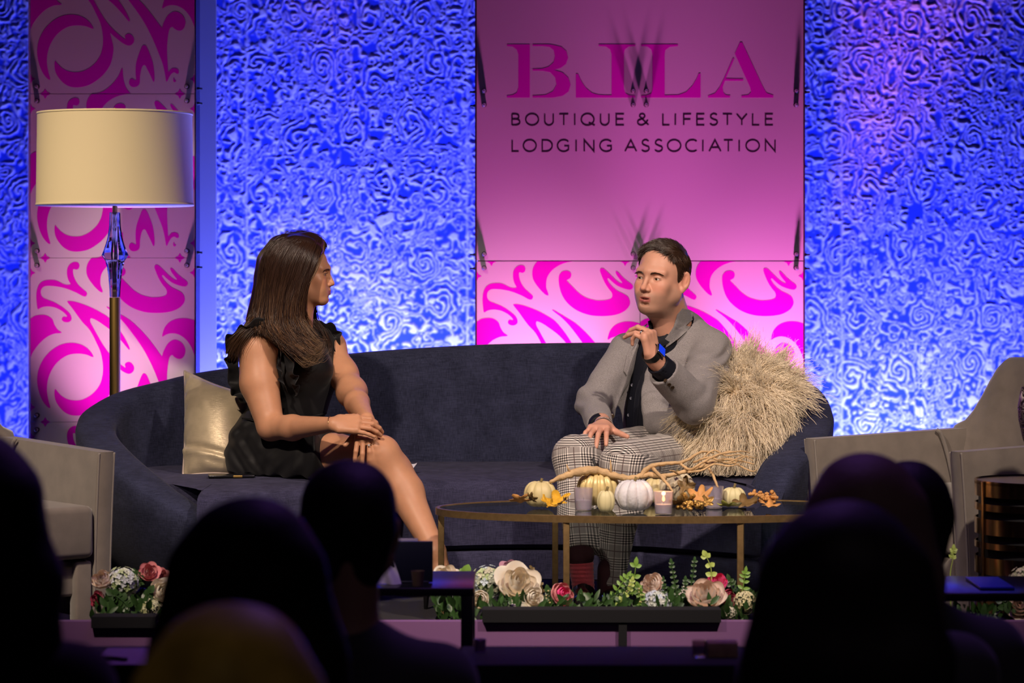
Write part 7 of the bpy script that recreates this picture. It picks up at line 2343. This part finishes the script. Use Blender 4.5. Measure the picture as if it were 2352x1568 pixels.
def listener(px, top, Y, label, hairm, clothm, long_=0, sc=1.0, fwd=(0, 1, 0), wide=1.0, curly=0.0, lean=0, drop=1.0):
    """seated person seen from behind; px and top: middle and crown of the head in the photo"""
    s = sc
    k = Y / F
    crown = W(px, top, Y)
    R = rot_frame(fwd)
    hc = crown - np.array([0, 0, .125 * s])
    root = empty('person', (hc[0], hc[1], -.5), label, 'person')
    P = lambda a, b, c: hc + R @ (np.array([a, b, c]) * s)
    hp, _ = head_prims(hc, R, s, 'm' if not long_ else 'f')
    nb = hc + np.array([lean * .02, -.035, -.195 * s])
    sl, sr = nb + R[:, 0] * .165 * s + [0, 0, -.075], nb - R[:, 0] * .165 * s + [0, 0, -.075]
    hip = np.array([hc[0], hc[1] - .06, -.5 + .575])
    knL, knR = hip + np.array([.12, .42, .03]), hip + np.array([-.12, .42, .03])
    ftL, ftR = knL + np.array([0, .05, -.46]), knR + np.array([0, .05, -.46])
    elL, elR = sl + R[:, 0] * .05 + [0, .04, -.26], sr - R[:, 0] * .05 + [0, .04, -.26]
    hdL, hdR = elL + np.array([-.08, .24, -.02]), elR + np.array([.08, .24, -.02])
    body = [q for q in hp if q['op'] == 1] + [cap(P(0, -.03, -.04), nb, .055, .058, None, .02), cap(nb - [0, 0, .06], hip, .10, .12, ((0, 1, 0), .75), .03), cap(sl, sr, .04, .04, None, .03)]
    body += chain([sl, elL, hdL], [.045, .038, .026], .01) + chain([sr, elR, hdR], [.045, .038, .026], .01) + chain([hip + [.08, 0, 0], knL, ftL], [.08, .055, .04], .02) + chain([hip - [.08, 0, 0], knR, ftR], [.08, .055, .04], .02)
    for hd_, sd_ in ((hdL, 'l'), (hdR, 'r')):
        body += hand_prims(hd_, (-.1 if sd_ == 'l' else .1, 1, -.25), (0, .2, 1), sd_, [(12, 20, 10)] * 4)
    sdf_obj('body', body, M_skin2, root, .008)
    cl = [cap(nb + [0, 0, -.035], nb - [0, 0, .2], .085, .16, ((0, 1, 0), .72), .05), cap(nb - [0, 0, .2], hip, .165, .165, ((0, 1, 0), .75), .04),
          cap(nb - [0, 0, .03], sl, .060, .070, None, .05), cap(nb - [0, 0, .03], sr, .060, .070, None, .05)]
    cl += chain([sl, elL, hdL - [.01, .03, 0]], [.068, .055, .040], .02) + chain([sr, elR, hdR - [-.01, .03, 0]], [.068, .055, .040], .02)
    cl += chain([hip + [.08, 0, 0], knL, ftL], [.105, .075, .055], .02) + chain([hip - [.08, 0, 0], knR, ftR], [.105, .075, .055], .02)
    sdf_obj('clothing', cl, clothm, root, .010, disp=lambda p: .004 * n3(p, 14, 2))
    hv = [ell(P(0, -.016, .038), np.array([.086 * wide, .108, .088]) * s, R, 0)]
    if long_:
        for a in np.linspace(-1, 1, 5):
            top_ = P(a * .062 * wide, -.045 - .02 * (1 - a * a), .02)
            mid = P(a * .078 * wide, -.055 - .015 * (1 - a * a), -.10)
            end = P(a * .098 * wide, -.060 + .01 * abs(a), -.10 - long_)
            hv += [cap(top_, mid, .040 * wide, .042 * wide, None, .03), cap(mid, end, .042 * wide, .036 * wide, None, .03)]
    else:
        hv += [cap(P(-.04, -.055, 0), P(-.032, -.055, -.065), .045, .036, None, .03), cap(P(.04, -.055, 0), P(.032, -.055, -.065), .045, .036, None, .03),
               custom(lambda p: np.maximum(((p - hc) @ R[:, 1]) / s * -1 + .035, np.abs(p[..., 2] - hc[2]) - .30), hc - .2, hc + .2, .01, -1)]
    sdf_obj('hair', hv, hairm, root, .006, disp=(lambda p: (.0030 + curly) * n3(p, 40 if curly else 26, 3)))
    # banquet chair they sit on
    ch = empty('banquet_chair', (hip[0], hip[1], -.5), None, None)
    Mc = Matrix.Translation((hip[0], hip[1], -.5))
    MB().box((-.22, -.20, .40), (.22, .24, .46), .02, Mc).build('seat', M_black, ch)
    bk_ = -.5 + .84
    MB().box((-.20, -.245, .48), (.20, -.205, min(.84, hc[2] + .5 - .30)), .018, Mc).build('backrest', M_black, ch)
    for a in (-1, 1):
        for b in (-.22, .22):
            MB().tube([(hip[0] + a * .19, hip[1] + b, -.5), (hip[0] + a * .19, hip[1] + b * .9, -.09)], .011, 8).build('leg', M_black, ch)
    tag(ch, 'black banquet chair under the ' + label.split(',')[0], 'chair', 'audience chairs')
    return root


listener(-78, 985, 4.05, 'long-haired audience member at the far left edge, seen from behind', M_hdark, M_cloth2, long_=.20, wide=1.25)
listener(576, 1140, 3.85, 'audience member with big dark hair left of the short-haired one, seen from behind', M_hdark, M_cloth1, long_=.06, wide=1.14)
listener(802, 1056, 4.95, 'short dark-haired audience member in a charcoal jacket, seen from behind', M_hdark, M_cloth1, sc=1.04)
listener(535, 1382, 3.05, 'blurred blonde audience member nearest the camera at the bottom left', M_hblond, M_cloth2, long_=.16, wide=1.10)
listener(1985, 1040, 4.85, 'audience member with long ash brown hair at the right, seen from behind', M_hbrown, M_cloth1, long_=.26, wide=1.12)
listener(2086, 1056, 5.50, 'dark-haired audience member behind the ash brown hair, on its right', M_hdark, M_cloth1, sc=1.0)
listener(1935, 1152, 3.8, 'dark long-haired audience member nearest the camera at the right', M_hdark, M_cloth2, long_=.24, wide=1.22)

# ---------------------------------------------------------------- tables on the audience floor
M_tcloth = mat('black_table_linen', (.010, .010, .012), .85, sheen=.2)


def draped_table(x0, x1, y0, y1, z, label):
    root = empty('draped_table', ((x0 + x1) / 2, (y0 + y1) / 2, -.5), label, 'table', 'black-draped audience tables')
    MB().box((x0, y0, z - .025), (x1, y1, z), .004).build('tabletop', M_tcloth, root, sharp=40)
    n = 160; pts = []
    per = [(x0, y0), (x1, y0), (x1, y1), (x0, y1)]
    for e in range(4):
        a = np.array(per[e]); b = np.array(per[(e + 1) % 4])
        for i in range(n // 4): pts.append(a + (b - a) * i / (n // 4))
    pts = np.array(pts); c = pts.mean(0)
    V = []
    for j, zz_ in enumerate(np.linspace(z - .002, -.49, 8)):
        for i, p in enumerate(pts):
            d = (p - c) / np.linalg.norm(p - c)
            q = p + d * (.006 + .012 * j / 7 * math.sin(i * .9) + .02 * j / 7)
            V.append((q[0], q[1], zz_))
    Fc = [(j * n + i, j * n + (i + 1) % n, (j + 1) * n + (i + 1) % n, (j + 1) * n + i) for j in range(7) for i in range(n)]
    mesh_obj('table_skirt', V, Fc, M_tcloth, root)
    return root


zt_ = .248
tbX = lambda px, Y: (px - PX0) * Y / F
draped_table(tbX(1060, 6.2), tbX(2230, 6.2), 6.00, 6.30, zt_, 'black-draped audience table in front of the stage at the right')
draped_table(tbX(-120, 6.2), tbX(520, 6.2), 6.00, 6.30, zt_, 'black-draped audience table in front of the stage at the left')

# slim black table carrying the card holder
def slim_table(px0, px1, Y0, Y1, ytop, label):
    z = ZC - (ytop - PY0) * Y0 / F
    x0, x1 = tbX(px0, Y0), tbX(px1, Y0)
    root = empty('slim_table', ((x0 + x1) / 2, (Y0 + Y1) / 2, -.5), label, 'table', 'slim black tables below the stage')
    m = mat('black_lacquer', (.012, .012, .016), .25, spec=.6)
    MB().box((x0, Y0, z - .022), (x1, Y1, z), .003).build('tabletop', m, root, sharp=40)
    for x in (x0 + .018, x1 - .018):
        for y in (Y0 + .018, Y1 - .018):
            MB().box((x - .016, y - .016, -.5), (x + .016, y + .016, z - .021), .002).build('leg', m, root, sharp=40)
    return z


zs = slim_table(690, 1088, 7.05, 7.45, 1350, 'slim black table below the stage holding the dark card stand')
zr = slim_table(2105, 2560, 7.05, 7.45, 1362, 'slim black table below the stage at the right edge with a blue card')


def card_stand():
    Y = 7.16; k = Y / F
    x0, x1 = tbX(888, Y), tbX(994, Y)
    root = empty('card_stand', ((x0 + x1) / 2, Y, zs), 'dark navy upright card stand on the slim black table', 'card stand')
    m = mat('navy_board', (.010, .012, .035), .4)
    h = (zs - (ZC - (1243 - PY0) * k)) * -1
    MB().box((x0, Y, zs + .002), (x1, Y + .012, zs + h), .002).build('board', m, root, sharp=40)
    MB().box((x0 + .01, Y - .006, zs + .0), (x1 - .01, Y + .05, zs + .006), .002).build('foot', m, root, sharp=40)
    c = tbX(960, Y - .05)
    cu = empty('paper_cup', (c, Y - .06, zs), 'small brown cup standing before the navy card stand', 'cup')
    MB().lathe([(0, .0005), (.014, .0005), (.018, .040), (.0165, .040), (.0125, .004), (0, .004)], 28, Matrix.Translation((c, Y - .06, zs))).build('cup_wall', mat('kraft_cup', (.16, .10, .08), .6), cu, sharp=50)
    n = 9; V = []; Fc = []
    a, b, c_, d = W(868, 1345, Y - .03), W(922, 1345, Y - .04), W(905, 1290, Y + .0), W(882, 1285, Y + .02)
    for i in range(n):
        for j in range(n):
            u, v = i / (n - 1), j / (n - 1)
            p = (1 - u) * (1 - v) * a + u * (1 - v) * b + u * v * c_ + (1 - u) * v * d
            V.append(p + np.array([0, .012 * math.sin(u * 7 + v * 3), .0]))
    for i in range(n - 1):
        for j in range(n - 1): Fc.append((i * n + j, (i + 1) * n + j, (i + 1) * n + j + 1, i * n + j + 1))
    V2 = [p + np.array([0, .0006, 0]) for p in V]; Fc += [tuple(q + n * n for q in f[::-1]) for f in Fc]
    zmin = min(p[2] for p in V)
    V = [p + np.array([0, 0, zs + .0005 - zmin]) for p in V + V2]
    tag(mesh_obj('napkin', V, Fc, mat('lilac_napkin', (.45, .40, .62), .8)), 'folded pale napkin standing left of the navy card stand', 'napkin')
    # folded programme showing above the card
    a = W(900, 1240, Y + .06)
    MB
    pr = empty('programme', (a[0], Y + .06, zs), 'pale folded programme propped behind the navy card stand', 'booklet')
    MB().box((tbX(892, Y + .06), Y + .055, zs + .001), (tbX(960, Y + .06), Y + .060, ZC - (1236 - PY0) * (Y + .06) / F), .001).build('cover', mat('lilac_card', (.42, .36, .55), .7), pr, sharp=40)


card_stand()
Yb = 7.2
o = MB().box((tbX(2240, Yb), 7.12, zr + .0008), (tbX(2318, Yb), 7.36, zr + .008), .002, None).build('blue_card', mat('blue_card_stock', (.02, .05, .60), .4), None, sharp=40)
tag(o, 'flat bright blue card on the slim black table at the right edge', 'card')
# block and glass on the right draped table, small things on the left one
Yb = 6.12; k = Yb / F
g0 = empty('glass_tumbler', (tbX(1606, Yb), Yb, zt_), 'dark glass tumbler beside the pale wooden block', 'glass')
MB().lathe([(0, .0005), (.016, .0005), (.017, .038), (.0155, .038), (.0145, .004), (0, .004)], 32, Matrix.Translation((tbX(1606, Yb), Yb, zt_))).build('tumbler_wall', mat('smoked_glass', (.55, .45, .50), .05, trans=.9), g0, sharp=50)
b0 = MB().box((tbX(1624, Yb), Yb - .02, zt_ + .0006), (tbX(1694, Yb), Yb + .03, zt_ + .036), .003).build('wooden_block', mat('pale_wood', (.42, .28, .16), .6, var=(40, .3)), None, sharp=40)
tag(b0, 'pale wooden block on the right draped table', 'block')
c0 = empty('tea_light', (tbX(1103, 6.2), 6.2, zt_), 'small dark tea light cup at the left end of the right draped table', 'candle')
MB().lathe([(0, .0005), (.013, .0005), (.014, .030), (.012, .030), (.011, .004), (0, .004)], 28, Matrix.Translation((tbX(1103, 6.2), 6.2, zt_))).build('cup_wall', mat('mauve_glass', (.35, .20, .40), .2, trans=.4), c0, sharp=50)
p0 = MB().box((tbX(226, 6.1), 5.98, zt_ + .0006), (tbX(352, 6.1), 6.24, zt_ + .004), .001).build('notepad', mat('mauve_paper', (.50, .36, .48), .7), None, sharp=40)
tag(p0, 'pale notepad lying on the left draped table', 'notepad')
p1 = MB().tube([(tbX(222, 6.08), 6.06, zt_ + .0092), (tbX(300, 6.08), 6.02, zt_ + .0092)], .0045, 10).build('pen', mat('pen_black', (.02, .015, .02), .3), None)
tag(p1, 'dark pen lying on the pale notepad', 'pen')
